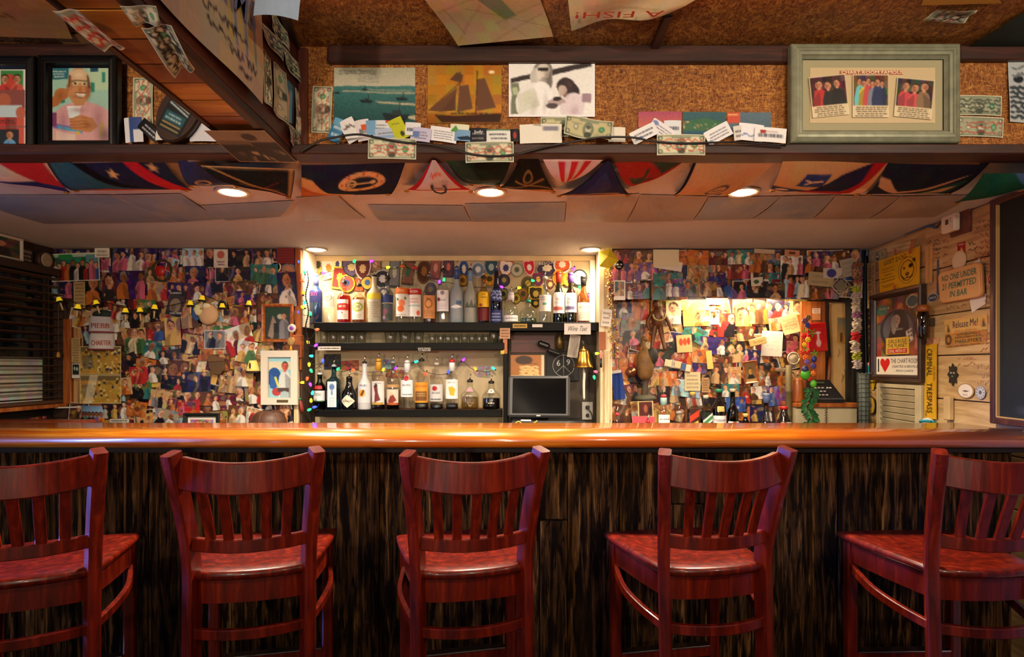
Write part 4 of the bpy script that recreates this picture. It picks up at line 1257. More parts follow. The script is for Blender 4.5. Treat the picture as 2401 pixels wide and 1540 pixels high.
im.p([(.28, .26), (.52, .28), (.48, .58), (.22, .56)], '2b3f78').l(.30, .4, .36, .44, .02, 'd6c49a').l(.36, .44, .46, .42, .02, 'd6c49a').l(.30, .5, .36, .44, .02, 'd6c49a')
flag([(1838, 362), (2088, 364), (2016, 450), (1800, 440)], im, 'tan burgee with a blue badge and a red stripe')
im = Im(70, 34, '1a2030')
im.p([(0, .3), (.12, .35), (.3, .7), (.55, .62), (.95, .25), (.6, .72), (.3, .85), (.05, .55)], 'c0a07c').p([(.5, 1), (.75, .6), (.95, .4), (.9, .95)], '1f5240').p([(.62, .92), (.78, .68), (.9, .58), (.84, .86)], 'c0a07c').r(.05, 0, .9, .05, 'b88c58').r(0, .94, .85, 1, 'b8a080')
flag([(2086, 366), (2322, 372), (2228, 447), (2026, 449)], im, 'navy burgee with cream swoosh and green corner')
im = Im(50, 28, '1a5a44')
im.p([(.45, 0), (1, 0), (1, .6), (.7, .3)], '4a78b0').p([(.2, .9), (.7, .55), (1, .6), (1, 1), (.0, 1)], '5078a8').p([(.5, .75), (.9, .6), (1, .75), (.6, .85)], 'd0c0b4')
flag([(2306, 372), (2470, 372), (2400, 414), (2232, 447)], im, 'green, blue and white burgee beside the chalkboard', .05)
# nautical charts under the soffit
CH = [((-90, 455), (262, 455), (418, 519), (105, 523), 0, 'grey-blue nautical chart at the blind end of the low ceiling'),
  ((264, 455), (424, 452), (522, 512), (420, 519), 0, 'grey chart sheet between the blue chart and the downlight by the black burgee'),
  ((470, 480), (690, 468), (656, 506), (532, 515), 0, 'blue chart strip behind the downlight by the black burgee'),
  ((694, 461), (792, 455), (858, 511), (716, 516), 1, 'tan chart sheet below the anchor burgee on the low ceiling'),
  ((862, 478), (1086, 480), (1106, 517), (890, 515), 0, 'grey-blue chart sheet between anchor burgee and white pennant'),
  ((1089, 476), (1326, 472), (1322, 518), (1108, 518), 0, 'grey-blue chart sheet behind the downlight by the crossed bones'),
  ((1330, 458), (1500, 452), (1466, 519), (1325, 518), 1, 'tan chart sheet below the navy triangular pennant'),
  ((1502, 454), (1660, 458), (1622, 515), (1468, 520), 1, 'tan chart sheet below the rust red pennant'),
  ((1662, 460), (1830, 458), (1760, 512), (1624, 515), 0, 'grey chart sheet behind the downlight by the oval-seal burgee'),
  ((1832, 458), (1958, 455), (1902, 512), (1762, 512), 0, 'grey chart sheet below the tan burgee with blue badge'),
  ((1960, 456), (2110, 458), (2032, 512), (1904, 512), 1, 'tan chart sheet below the red stripe of the badge burgee'),
  ((2112, 458), (2282, 455), (2190, 507), (2034, 512), 1, 'tan chart sheet nearest the chalkboard wall')]
for i, (a, b, c, d, k, lab) in enumerate(CH):
 random.seed(40 + i)
 im = Im(44, 22, ('7f8894', '968a7e')[k])
 for j in range(7):
  im.e(random.random(), random.random(), random.uniform(.08, .3), random.uniform(.06, .2), random.choice((['6a7c92', '8f8f88', '75869a', '8a8a90'], ['8e8a8a', 'a3957f', '8a8378', '968c84'])[k]), .6)
 for j in range(4):
  im.l(random.random(), 0, random.random(), 1, .008, '6a6560', .4)
 im.border(.03, 'a89c8e').speck(.02)
 sheet(SU, [a, b, c, d], im, 'nautical_chart', lab, 'map', 'charts under the low ceiling', .004, print_mat(.55, .35), 'sag', .012)
# alcove shelves
def shelf(label, x0, x1, yb, d0, d1, th, name='liquor_shelf'):
 zt = ZZ(yb, d0)
 c = ((x0 + x1) / 2, (d0 + d1) / 2, zt)
 t = thing(name, label, 'shelf', T(*c))
 MB().box(x0 - c[0], d0 - c[1], -th, x1 - c[0], d1 - c[1], 0, .003).build('board', M_SHELF, t)
 MB().box(x0 - c[0], d0 - c[1] - .006, -th - .004, x1 - c[0], d0 - c[1], .004, .002).build('front_lip', M_SHELF, t)
 return t, zt
DSF = 3.47
s1, Z1 = shelf('long black top liquor shelf across the alcove', XX(736, DSF), AX1 - .002, 757, DSF, DA, .044)
s2, Z2 = shelf('black glassware shelf with paper label strips', XX(738, DSF), XX(1183, DSF), 805, DSF, DA, .034)
s3, Z3 = shelf('lowest black liquor shelf, dark red inside', XX(738, DSF), XX(1177, DSF), 962, DSF, DA, .034)
MB().box(-.55, -.02, .0005, .55, .09, .002).build('red_liner', mat('5c1a1c', .6), s3, T(0, 0, 0))
t = thing('shelf_upright', 'black upright post between liquor shelves and register', 'post', T(XX(1185, DSF), DSF + .02, 0))
MB().box(-.014, -.02, .5, .014, .15, Z1 - .05, .002).build('post', M_SHELF, t)
MB().box(-.014, -.024, 1.40, .012, -.02, 1.545).build('wood_patch', M_ORANGEWOOD, t)
LBL = front(DSF - .0075)
def strip(px0, py0, px1, py1, bg, label, txt=None, ink='2a2622', rot=0, pl=None, name='shelf_label', cat='label', parent=None, lines=0):
 im = Im(24, 8, bg)
 if lines:
  im.lines(.06, .15, .94, .85, lines, ink, .2)
 im.speck(.02)
 o = sheet(pl or LBL, rc(px0, py0, px1, py1, rot), im, name, label, cat, None, .001, print_mat(.6, .2))
 if txt:
  w = (px1 - px0) * DSF / F
  h = (py1 - py0) * DSF / F
  rows = txt.split('|')
  for k, s in enumerate(rows):
   lettering(o, s, 0, h * (.5 - (k + .5) / len(rows)) * .9, w * .86, h * .72 / len(rows), ink, .0008)
 return o
strip(745, 812, 799, 821, 'd8d0c4', 'white paper strip on the glassware shelf edge', lines=1)
strip(978, 814, 1012, 824, '141212', 'black tape label with white letters on the glassware shelf edge', 'MAKE DRINKS|TO MEASURE', 'd8d4cc')
strip(1202, 759, 1236, 769, 'b9964a', 'tan paper strip on the top shelf edge', lines=1)
strip(1248, 760, 1272, 767, 'd6cfc6', 'small white label on the top shelf edge')
o = strip(1323, 758, 1385, 784, 'd8d2cc', 'white sign with handwritten script below the wine bottles', pl=front(DSF - .014), name='script_sign', cat='sign')
lettering(o, 'Wine Taxi', 0, .002, .115, .030, '2a2424', .0012, shear=.35)
# bottles
def bprofile(kind, R, h):
 N = min(.0145, R * .42)
 if kind == 'std':      # straight body, round shoulder
  p = [(R * .86, 0), (R * .97, .004), (R, .012), (R, h * .58), (R * .93, h * .63), (R * .7, h * .68), (N * 1.25, h * .74), (N, h * .79), (N, h * .93), (N * 1.18, h * .935), (N * 1.18, h * .96)]
 elif kind == 'wine':
  p = [(R * .86, 0), (R * .97, .004), (R, .012), (R, h * .52), (R * .92, h * .58), (R * .6, h * .65), (N * 1.1, h * .72), (N, h * .8), (N, h * .97), (N * 1.1, h * .98), (N * 1.1, h)]
 elif kind == 'squat':
  p = [(R * .86, 0), (R * .97, .004), (R, .012), (R, h * .38), (R * .92, h * .45), (R * .62, h * .53), (N * 1.6, h * .60), (N * 1.3, h * .66), (N * 1.3, h * .80)]
 elif kind == 'bell':
  p = [(R * .9, 0), (R, .006), (R * 1.0, .02), (R * .96, h * .14), (R * .7, h * .26), (N * 1.5, h * .38), (N * 1.1, h * .5), (N, h * .7), (N, h * .9), (N * 1.2, h * .91), (N * 1.2, h * .94)]
 elif kind == 'slim':
  p = [(R * .9, 0), (R, .006), (R, h * .62), (R * .9, h * .655), (N * 1.5, h * .70), (N * 1.1, h * .74), (N, h * .8), (N, h * .95)]
 else:                  # tall tapering
  p = [(R * .9, 0), (R, .006), (R, h * .45), (R * .94, h * .53), (R * .68, h * .60), (N * 1.3, h * .66), (N * 1.1, h * .72), (N, h * .8), (N, h * .95)]
 return p
BOTG = 'liquor bottles behind the bar'
def bottle(px, ytop, w, d, zb, label, kind='std', gl=('e6efec', .35), liq=None, lev=.45, lab=None, txt=(), cap=None, pour=True, sq=0.0, opaque=None, neck=None, rot=0):
 """lab: list of (z0 share, z1 share, half angle deg, paint function or colour)"""
 R = w / 2 * d / F
 h = ZZ(ytop, d) - zb
 t = thing('liquor_bottle', label, 'bottle', T(XX(px, d), d, zb) @ Matrix.Rotation(math.radians(rot), 4, 'Z'), BOTG)
 hb = h * (.93 if pour else 1.0)
 p = bprofile(kind, R, hb)
 MB().lathe(p, 22, sq=sq).build('glass_body', opaque or glass(gl[0], gl[1]), t)
 if liq:
  q = [(r * .9, max(z, .004)) for r, z in p if z <= lev * hb]
  q.append((q[-1][0], lev * hb))
  MB().lathe([(1e-6, .004)] + q + [(1e-6, lev * hb)], 18, sq=sq).build('liquid', glass(liq, .97) if not liq.startswith('#') else mat(liq[1:], .3), t)
 ztop = p[-1][1]
 N = p[-1][0]
 if neck:
  MB().lathe([(N * 1.12, ztop * .80), (N * 1.12, ztop * .97), (N * 1.0, ztop * .98)], 14).build('neck_foil', mat(neck, .4), t)
 if pour:
  MB().lathe([(N * .9, ztop - .004), (N * 1.05, ztop + .004), (N * .8, ztop + .012), (.004, ztop + .014)], 12).build('stopper', mat(cap or '141414', .4), t)
  MB().tube([(0, 0, ztop + .012), (0, 0, ztop + .028), (.006, 0, ztop + .046)], [.0042, .0036, .003], 8).build('pour_spout', M_STEEL, t)
 elif cap:
  MB().lathe([(N * 1.12, ztop - .016), (N * 1.15, ztop - .002), (N * 1.0, ztop + .002)], 14).build('stopper', mat(cap, .4), t)
 for z0, z1, ha, c in lab or ():
  if isinstance(c, str):
   im = Im(14, 12, c).speck(.02)
  else:
   im = Im(22, 26, 'ffffff')
   c(im)
  a = im.out()
  hh, ww = a.shape[:2]
  th = np.radians(np.linspace(-ha, ha, ww))[None, :] + np.zeros((hh, 1))
  zz = np.linspace(z1 * hb, z0 * hb, hh)[:, None] + np.zeros((1, ww))
  rr = np.interp(zz, [q[1] for q in p], [q[0] for q in p]) * 1.015 + .0006
  if sq:
   e = (np.abs(np.sin(th)) ** sq + np.abs(np.cos(th)) ** sq) ** (-1 / sq)
   rr = rr * e
  P = np.stack([rr * np.sin(th), -rr * np.cos(th), zz], -1)
  link('label', grid_mesh('label', P, a, print_mat(.5, .3)), t)
 for s, zc, ws, hs, col in txt:
  rb = float(np.interp(zc * hb, [q[1] for q in p], [q[0] for q in p])) * 1.03 + .0012
  lettering(t, s, 0, zc * hb, ws, hs, col, bend=rb)
 return t
def L(*ops):
 def paint(im):
  for op in ops:
   getattr(im, op[0])(*op[1:])
  im.speck(.015)
 return paint
W0 = ('r', 0, 0, 1, 1, 'e9e4da')
zt = Z1 + .0005
D1 = 3.555
bottle(741, 632, 30, D1, zt, 'blue vodka bottle with pink lettering at the string-light end of the top shelf', 'slim', ('1d3f78', .97), None, lab=[(.42, .66, 70, L(('r', 0, 0, 1, 1, '23285a')))], txt=[('SKYY', .58, .045, .022, 'e0488a')], cap='6a74c8', opaque=mat('1b3358', .15, coat=.5), neck='5a64b0')
bottle(773, 640, 30, D1, zt, 'clear bottle with ornate white label next to the blue vodka', 'std', ('e8efe6', .3), None, lab=[(.34, .66, 60, L(W0, ('ring', .5, .35, .3, .25, .3, '8a7a58'), ('e', .5, .35, .1, .1, 'c9a04a'), ('lines', .15, .6, .85, .95, 3, '9a8a6a')))], cap='d8cfa8')
bottle(807, 652, 33, D1, zt, 'orange-red flavoured bottle with red banner label', 'std', ('f2b08a', .5), 'e0441a', .66, lab=[(.10, .56, 48, L(W0, ('p', [(0, .25), (.2, .2), (.8, .2), (1, .25), (1, .55), (0, .55)], 'c4201c'), ('e', .5, .66, .06, .05, 'c4201c'), ('lines', .2, .72, .8, .9, 2, 'a89a8a')))], txt=[('RUBY RED', .40, .045, .014, 'f4e0c8')], cap='1c1a18')
bottle(842, 660, 34, D1, zt, 'pale yellow flavoured bottle with green crest label', 'std', ('f4ecc8', .5), 'd9b05a', .66, lab=[(.10, .60, 52, L(W0, ('e', .5, .38, .42, .22, '9aa83a'), ('e', .5, .38, .3, .15, 'dfe0a8'), ('lines', .2, .72, .8, .92, 2, 'b0a890')))], txt=[('LIME', .42, .035, .016, '4a6a1e')], cap='161412')
bottle(878, 636, 34, D1, zt, 'frosted cream bottle with yellow band and small print', 'std', ('d8d6c8', .5), None, opaque=mat('b9b29c', .5, spec=.4), lab=[(.50, .62, 70, 'd9c23a'), (.10, .46, 60, L(('r', 0, 0, 1, 1, 'b5af9a'), ('lines', .08, .05, .92, .95, 9, '7a7466')))], cap='141210')
bottle(909, 640, 28, D1, zt, 'clear bottle with dark blue label and floral base', 'std', ('d8e2e4', .4), None, lab=[(.44, .60, 70, '23326a'), (.06, .42, 65, L(('r', 0, 0, 1, 1, '4a4e56'), ('e', .4, .5, .2, .2, '7a4a5a'), ('e', .6, .7, .15, .15, '2f4a34'), ('e', .3, .8, .12, .1, 'a87a84')))], cap='181616')
bottle(943, 610, 31, D1, zt, 'clear vodka bottle with orange band and peach picture', 'std', ('e4eeec', .25), None, lab=[(.50, .60, 75, 'd9701e'), (.12, .495, 70, L(('r', 0, 0, 1, 1, 'e6e6e2'), ('e', .55, .40, .2, .15, 'e8865a'), ('e', .48, .65, .2, .14, 'e06a2a'), ('e', .3, .25, .08, .06, '4a7a3a'), ('e', .75, .2, .08, .06, '4a7a3a'), ('r', .2, .9, .8, .93, 'b0a89a')))], txt=[('STOLI', .55, .045, .014, 'f6ead8')], cap='d9641e')
bottle(973, 614, 31, D1, zt, 'clear vodka bottle with red band and white label', 'std', ('e4eeec', .25), None, lab=[(.50, .60, 75, 'b8242a'), (.12, .495, 70, L(('r', 0, 0, 1, 1, 'e2e4e2'), ('l', .1, .5, .9, .5, .01, '4a7a7a'), ('e', .75, .82, .1, .12, 'd8563a'), ('lines', .2, .15, .8, .4, 2, 'c88a80')))], txt=[('RAZBERI', .55, .05, .014, 'f6ead8')], cap='c2202a')
bottle(1007, 634, 32, D1, zt, 'vodka bottle with copper label and round crest', 'std', ('e0e4e0', .3), 'c9823a', .25, lab=[(.10, .56, 58, L(('r', 0, 0, 1, 1, 'c98a52'), ('e', .5, .36, .26, .2, '8a4a1c'), ('e', .5, .36, .18, .14, 'd89a5c'), ('lines', .12, .62, .88, .92, 4, '8a5a30')))], txt=[("Tito's", .50, .035, .014, '5a2c10')], cap='6a6460')
bottle(1039, 620, 30, D1, zt, 'clear vodka bottle with tall white label and dark crest', 'std', ('dfe6e8', .3), None, lab=[(.22, .60, 62, L(('r', 0, 0, 1, 1, 'eceaf0'), ('e', .5, .14, .14, .1, '8a8a96'), ('e', .22, .44, .12, .08, '7a2a3a'), ('lines', .15, .62, .85, .9, 4, 'b4b2bc')))], txt=[('KETEL ONE', .42, .040, .011, '1c1a30')], cap='141414')
bottle(1071, 612, 32, D1, zt, 'tall frosted grey-blue bottle with white bird picture', 'taper', ('b8c4cc', .7), None, opaque=mat('8f9aa2', .4, spec=.5), lab=[(.24, .40, 55, L(('r', 0, 0, 1, 1, '8f9ca8'), ('p', [(.0, .7), (.5, .5), (1, .75), (.4, .9)], 'e6e8ee'), ('r', .5, .1, .9, .5, '4a6488')))], neck='2a4a8a', cap='2a4a8a')
bottle(1103, 618, 30, D1, zt, 'tall frosted bottle etched with grey trees', 'taper', ('c8ccc6', .7), None, opaque=mat('989c94', .4, spec=.5), lab=[(.28, .44, 60, L(('r', 0, 0, 1, 1, '949890'), ('p', [(.1, 1), (.3, .3), (.5, 1)], '5a6258'), ('p', [(.4, 1), (.6, .1), (.8, 1)], '525a50'), ('p', [(.7, 1), (.85, .4), (1, 1)], '5a6258')))], neck='6a8aa8', cap='1a1a1c')
bottle(1134, 638, 28, D1, zt, 'gold tequila bottle with bright yellow label', 'std', ('d8b06a', .55), '8a4a12', .60, lab=[(.34, .66, 62, L(('r', 0, 0, 1, 1, 'e8b81e'), ('e', .3, .85, .14, .1, 'a84a1e'))), (.06, .32, 62, '6a1c1e')], txt=[('Jose', .60, .022, .010, '1c1408'), ('Cuervo', .55, .038, .014, '1c1408')], cap='1c1a16')
bottle(1164, 618, 28, D1, zt, 'deep blue bottle with silvery agave print', 'taper', ('23348a', .93), None, lab=[(.02, .24, 68, L(('r', 0, 0, 1, 1, '1c2460'), ('lines', .15, .2, .85, .9, 3, 'a8b4d8'))), (.40, .62, 60, L(('r', 0, 0, 1, 1, '2a3470'), ('scribble', .1, .1, .9, .9, 3, '9aaad0', .03)))], cap='1c2c80', sq=3.0)
bottle(1198, 666, 34, D1, zt, 'squat clear tequila bottle with low white label', 'squat', ('d6e6dc', .3), None, lab=[(.06, .22, 68, L(('r', 0, 0, 1, 1, 'e8e6ea'), ('lines', .1, .3, .9, .7, 1, '8a9088')))], cap='cfc8cc', neck='d6d0d2')
bottle(1239, 690, 42, D1, zt, 'empty squat clear tequila bottle without label', 'squat', ('d2e4dc', .3), 'a8c4b8', .2, cap='1c8a6a')
bottle(1278, 640, 29, D1, zt, 'clear tequila bottle with cream square label', 'std', ('d2dee0', .35), None, lab=[(.26, .60, 68, L(('r', 0, 0, 1, 1, 'e6dfcf'), ('e', .45, .55, .15, .08, '5aa08a'), ('lines', .1, .1, .9, .35, 2, '9a94a4')))], cap='cfc8bc')
bottle(1310, 638, 28, D1, zt, 'green wine bottle with red capsule and white label', 'wine', ('3a4a12', .85), '#0c0a0a', .16, lab=[(.20, .60, 66, L(('r', 0, 0, 1, 1, 'ece8e2'), ('r', .05, .68, .75, .86, 'b8584e'), ('lines', .1, .45, .9, .55, 1, 'b0a8a2')))], txt=[('NOBLE', .47, .036, .010, '2a2628')], pour=False, neck='c83a22', cap='c83a22')
bottle(1338, 640, 28, D1, zt, 'green wine bottle with purple capsule and white label', 'wine', ('3a4a12', .85), '#0c0a0a', .12, lab=[(.22, .60, 66, L(('r', 0, 0, 1, 1, 'ece8ea'), ('r', .05, .68, .75, .86, '6a6084'), ('lines', .1, .45, .9, .55, 1, 'b0a8a2')))], txt=[('NOBLE', .48, .036, .010, '2a2628')], pour=False, neck='6a4a90', cap='6a4a90')
bottle(1368, 648, 29, D1, zt, 'amber white-wine bottle with low cream label', 'wine', ('c98a14', .8), 'd89a1e', .42, lab=[(.06, .44, 68, L(('r', 0, 0, 1, 1, 'e2d8c4'), ('lines', .1, .2, .9, .35, 1, '8a8494'), ('lines', .15, .5, .85, .9, 3, 'c0b6a4')))], pour=False, neck='14140f', cap='14140f')
zt = Z3 + .002
D3 = 3.53
bottle(750, 868, 28, D3, zt, 'dark green gin bottle with white label and red seal', 'std', ('0f4a22', .95), '#0a1c10', .5, lab=[(.22, .52, 68, L(('r', 0, 0, 1, 1, 'd8d6da'), ('r', .3, .2, .7, .5, 'a8b0ae'), ('r', 0, .9, 1, 1, '2a5a3a'))), (.56, .66, 40, 'a82a34')], cap='c8ccd0')
bottle(783, 846, 31, D3, zt, 'sapphire blue square gin bottle with tall white label', 'slim', ('2a8aa8', .85), '#1a5a72', .2, sq=5.0, lab=[(.06, .62, 34, L(('r', 0, 0, 1, 1, 'd4dce4'), ('e', .5, .22, .3, .12, '5a7ab0'), ('r', .4, .36, .6, .52, '6a86b0'), ('lines', .15, .6, .85, .95, 5, '9aa8b8')))], cap='b0b8c0')
bottle(819, 862, 34, D3, zt, 'black apothecary gin bottle with diamond label', 'squat', ('0a0a0e', .99), None, opaque=mat('0b0b0f', .12, coat=.6), lab=[], cap='1a1818')
o = COL.objects[-1]
bt_ = [x for x in COL.objects if x.get('label') == 'black apothecary gin bottle with diamond label'][0]
R_ = 17 * D3 / F
im = Im(30, 30, 'd9d2be')
im.lines(.2, .44, .8, .56, 1, '6a6456').speck(.015)
P_, U_, V_ = bilinear([(0, .074), (.050, .035), (0, -.005), (-.050, .035)], 30, 30)
th_ = P_[..., 0] / (R_ + .002)
P2_ = np.stack([(R_ + .002) * np.sin(th_), -(R_ + .002) * np.cos(th_), P_[..., 1] + .018], -1)
link('label', grid_mesh('label', P2_, im.out(), print_mat(.5, .3)), bt_)
lettering(bt_, "HENDRICK'S", 0, .053, .056, .011, '3a362c', bend=R_ + .003)
bottle(855, 838, 31, D3, zt, 'white coconut rum bottle with palm sunset picture', 'taper', ('e8e8ea', .5), None, opaque=mat('c9c8cc', .35, spec=.5), lab=[(.14, .50, 60, L(('r', 0, 0, 1, 1, 'c6c6cc'), ('e', .42, .45, .22, .2, 'd89a2a'), ('p', [(.3, .55), (.5, .25), (.62, .3), (.45, .6)], '5a2a1c')))], txt=[('MALIBU', .50, .046, .014, '2a3a6a')], cap='1a1818')
bottle(888, 832, 31, D3, zt, 'spiced rum bottle with caped figure on white label', 'std', ('d8c8b8', .4), '6a1c0c', .18, lab=[(.10, .56, 66, L(('r', 0, 0, 1, 1, 'd6d0d0'), ('p', [(.25, .2), (.5, .15), (.55, .5), (.7, .8), (.3, .9), (.35, .5)], '6a2a30'), ('e', .42, .2, .1, .08, '3a2420'), ('r', .1, .88, .9, 1, 'b08a3a')))], txt=[('CAPTAIN', .52, .044, .010, '4a3a4a')], cap='d0a038', neck='c9922a')
bottle(922, 838, 30, D3, zt, 'dark rum bottle with bronze rings and pin-up label', 'std', ('b8a890', .5), '3a0e08', .42, lab=[(.10, .42, 62, L(('r', 0, 0, 1, 1, 'c9bfb0'), ('p', [(.2, .8), (.5, .2), (.8, .7), (.5, .9)], '7a2a24'), ('e', .45, .3, .12, .1, 'd8b090'), ('r', 0, .85, 1, 1, 'a8522a'))), (.46, .52, 70, 'b08a5a')], cap='8a8a8a')
bottle(955, 836, 30, D3, zt, 'clear rum bottle with round red seal above the white label', 'std', ('e2e8e8', .25), None, lab=[(.26, .60, 68, L(('r', 0, 0, 1, 1, 'dcdee4'), ('lines', .2, .8, .9, .9, 1, '2a2a34'))), (.58, .70, 24, L(('r', 0, 0, 1, 1, 'b8b8bc'), ('e', .5, .5, .46, .46, 'a81e28')))], txt=[('BACARDI', .50, .050, .013, '2a2a3a')], cap='d8dade', neck='dcdee2')
bottle(989, 832, 33, D3, zt, 'rum bottle with big orange label', 'std', ('e2d8c8', .35), '6a1408', .16, lab=[(.14, .54, 64, L(('r', 0, 0, 1, 1, 'd08a2a'), ('lines', .1, .1, .9, .3, 1, 'a8601a'), ('r', .12, .45, .88, .9, '6a4420'), ('lines', .2, .5, .8, .7, 2, 'c9a060')))], cap='161414')
bottle(1024, 842, 32, D3, zt, 'rum bottle with grey label and low red seal', 'std', ('dfe2e0', .3), '6a1408', .12, lab=[(.18, .54, 64, L(('r', 0, 0, 1, 1, 'bcbcbe'), ('e', .42, .25, .16, .14, '9a1e28'), ('lines', .1, .8, .9, .95, 1, '2a2a2e')))], txt=[('BACARDI', .36, .050, .012, '2a2a34')], cap='b8b0a4')
bottle(1060, 834, 31, D3, zt, 'white-labelled rum bottle with gold map', 'std', ('e2e6e4', .3), '6a1408', .12, lab=[(.22, .60, 66, L(('r', 0, 0, 1, 1, 'e6e2de'), ('p', [(.3, .4), (.55, .35), (.75, .5), (.65, .85), (.4, .8)], 'd8a030')))], txt=[('MOUNT GAY', .545, .046, .010, '2a2630')], cap='c8202c', neck='d8dcdc')
bottle(1102, 872, 44, D3, zt, 'squat clear tequila bottle half full of pale gold', 'squat', ('dfe4d4', .3), 'd8c070', .36, lab=[(.52, .62, 40, 'b08a94')], cap='181818')
bottle(1152, 876, 44, D3, zt, 'squat tequila bottle with dark wine-red liquor', 'squat', ('dfe0d8', .3), '3a0a14', .34, lab=[(.50, .62, 36, L(('r', 0, 0, 1, 1, 'a89a8a'), ('e', .5, .5, .4, .45, 'ece4d2'), ('e', .5, .5, .12, .14, '4a3a2a')))], cap='181818')
D5 = 3.34
zt = .9005
bottle(1447, 966, 18, D5, zt, 'small bottle with red pour cap beside the cream post', 'std', ('c8d0cc', .4), None, lab=[(.4, .6, 60, '3a4a5a')], cap='c41e2a')
bottle(1556, 918, 28, D5, zt, 'clear bottle with red and green stopper and white label', 'std', ('d6e2e2', .35), None, lab=[(.28, .56, 66, L(W0, ('lines', .1, .3, .9, .45, 1, '3a3a44')))], cap='b8282c', neck='9ab8b4')
bottle(1592, 948, 34, D5, zt, 'short cut-crystal decanter without label', 'squat', ('e0dcd6', .3), 'b89a84', .25, cap='8a8080')
bottle(1624, 914, 29, D5, zt, 'square whisky bottle with slanted red label', 'slim', ('e0c8a8', .4), '7a3a12', .62, sq=5.0, lab=[(.20, .62, 38, L(('r', 0, 0, 1, 1, '3a1a12'), ('p', [(0, .35), (1, .05), (1, .35), (0, .65)], 'b83a22'), ('p', [(.1, .75), (.9, .55), (.9, 1), (.1, 1)], 'd8c24a')))], cap='c9a04a', pour=False)
bottle(1655, 922, 29, D5, zt, 'square whisky bottle with slanted green label', 'slim', ('d8e0c8', .4), '6a5a24', .62, sq=5.0, lab=[(.18, .60, 38, L(('r', 0, 0, 1, 1, '1a221a'), ('p', [(0, .45), (1, .05), (1, .45), (0, .85)], 'dfe6d8'), ('p', [(0, .55), (1, .15), (1, .35), (0, .75)], '3f7a4a')))], cap='b8b4a0', pour=False)
bottle(1685, 908, 33, D5, zt, 'amber whisky bottle with green cap and big white label', 'std', ('a8622a', .7), '6a2e0c', .62, lab=[(.16, .46, 68, L(('r', 0, 0, 1, 1, 'd8d6d4'), ('lines', .1, .2, .9, .35, 1, '7a7484'), ('e', .6, .95, .3, .12, '2a7a5a'))), (.54, .64, 30, 'c9a85a')], txt=[('GLENLIVET', .36, .054, .009, '3a3a4a')], cap='1f7a52', pour=False)
bottle(1718, 912, 26, D5, zt, 'green glass bottle with red star and white label', 'wine', ('0f3a1a', .93), '#081408', .4, lab=[(.10, .36, 68, L(('r', 0, 0, 1, 1, 'd8d4d0'), ('r', .38, 0, .62, 1, '2a7a4a'), ('e', .5, .2, .2, .15, 'b8283a')))], cap='c9b090', pour=False)
bottle(1748, 968, 22, D5, zt, 'small gold-capped flask beside the green bottle', 'std', ('2a1a14', .9), None, lab=[(.3, .55, 60, 'c9b05a')], cap='c9b068', pour=False)
bottle(1797, 916, 40, D5, zt, 'dark bell-shaped liqueur decanter with long blue neck', 'bell', ('4a4a5a', .7), '#160e10', .17, cap='7a86a0', pour=False, neck='5a6a94')
bottle(1838, 934, 34, D5, zt, 'dark round liqueur bottle with red cap and gold seal', 'squat', ('1c0e0a', .97), None, opaque=mat('1a0f0c', .15, coat=.5), lab=[(.2, .45, 50, L(('r', 0, 0, 1, 1, '1a0f0c'), ('e', .2, .4, .2, .3, 'c9b884'), ('r', .45, .1, 1, .9, 'ddd6cc')))], cap='b81e22', pour=False)
bottle(1520, 985, 16, D5 - .03, zt, 'small bottle with bright red pour spout by the pink papers', 'std', ('d0c8c4', .4), None, cap='c41420')
# glasses on the middle shelf
GG = 'drinking glasses on the middle shelf'
gl_m = glass('e4eeea', .2, .12)
def tumbler(px, w, hpx, label, d=3.53, taper=.9):
 R = w / 2 * d / F
 h = hpx * d / F
 m = MB().lathe([(R * taper, 0), (R, h), (R * .94, h), (R * taper * .9, .008), (1e-6, .006)], 18)
 o = m.build('tumbler_glass', gl_m, None, T(XX(px, d), d, Z2 + .0005))
 return tag(o, label, 'glass', GG)
ord_ = ['first', 'second', 'third', 'fourth', 'fifth', 'sixth', 'seventh', 'eighth', 'ninth']
for k, px in enumerate((760, 782, 804, 826, 848)):
 tumbler(px, 21, 28, '%s tall tumbler from the string lights on the glassware shelf' % ord_[k])
for k, px in enumerate((916, 950)):
 tumbler(px, 30, 27, 'wide rocks glass, %s of the pair in mid-shelf' % ord_[k], taper=.82)
tumbler(982, 24, 27, 'amber-tinted tumbler beside the pair of wide rocks glasses')
for k, px in enumerate((1014, 1033, 1051, 1070, 1089, 1107, 1124, 1140)):
 tumbler(px, 18, 23, '%s small shot tumbler counting from the wide rocks glasses' % ord_[k], taper=.85)
tumbler(1158, 22, 34, 'tall glass at the register end of the glassware shelf', taper=.9)
tumbler(1172, 16, 26, 'small amber glass against the wood patch of the shelf post', taper=.85)
for k, (px, w) in enumerate(((960, 60), (1030, 70), (1090, 50))):
 d = 3.5
 tag(MB().lathe([(w / 2 * d / F, 0), (w / 2.2 * d / F, .008), (.012, .016), (1e-6, .016)], 20).build('glass_saucer', glass('8a948c', .6), None, T(XX(px, d), d, ZZ(999, d))), '%s dark glass saucer below the lowest liquor shelf' % ('first', 'second', 'third')[k], 'saucer', 'saucers below the lowest shelf')
sbox('trim_saucer_ledge', XX(805, 3.5), 3.40, ZZ(999, 3.5) - .02, XX(1178, 3.5), DA, ZZ(999, 3.5) - .0005, mat('9c8e74', .7))
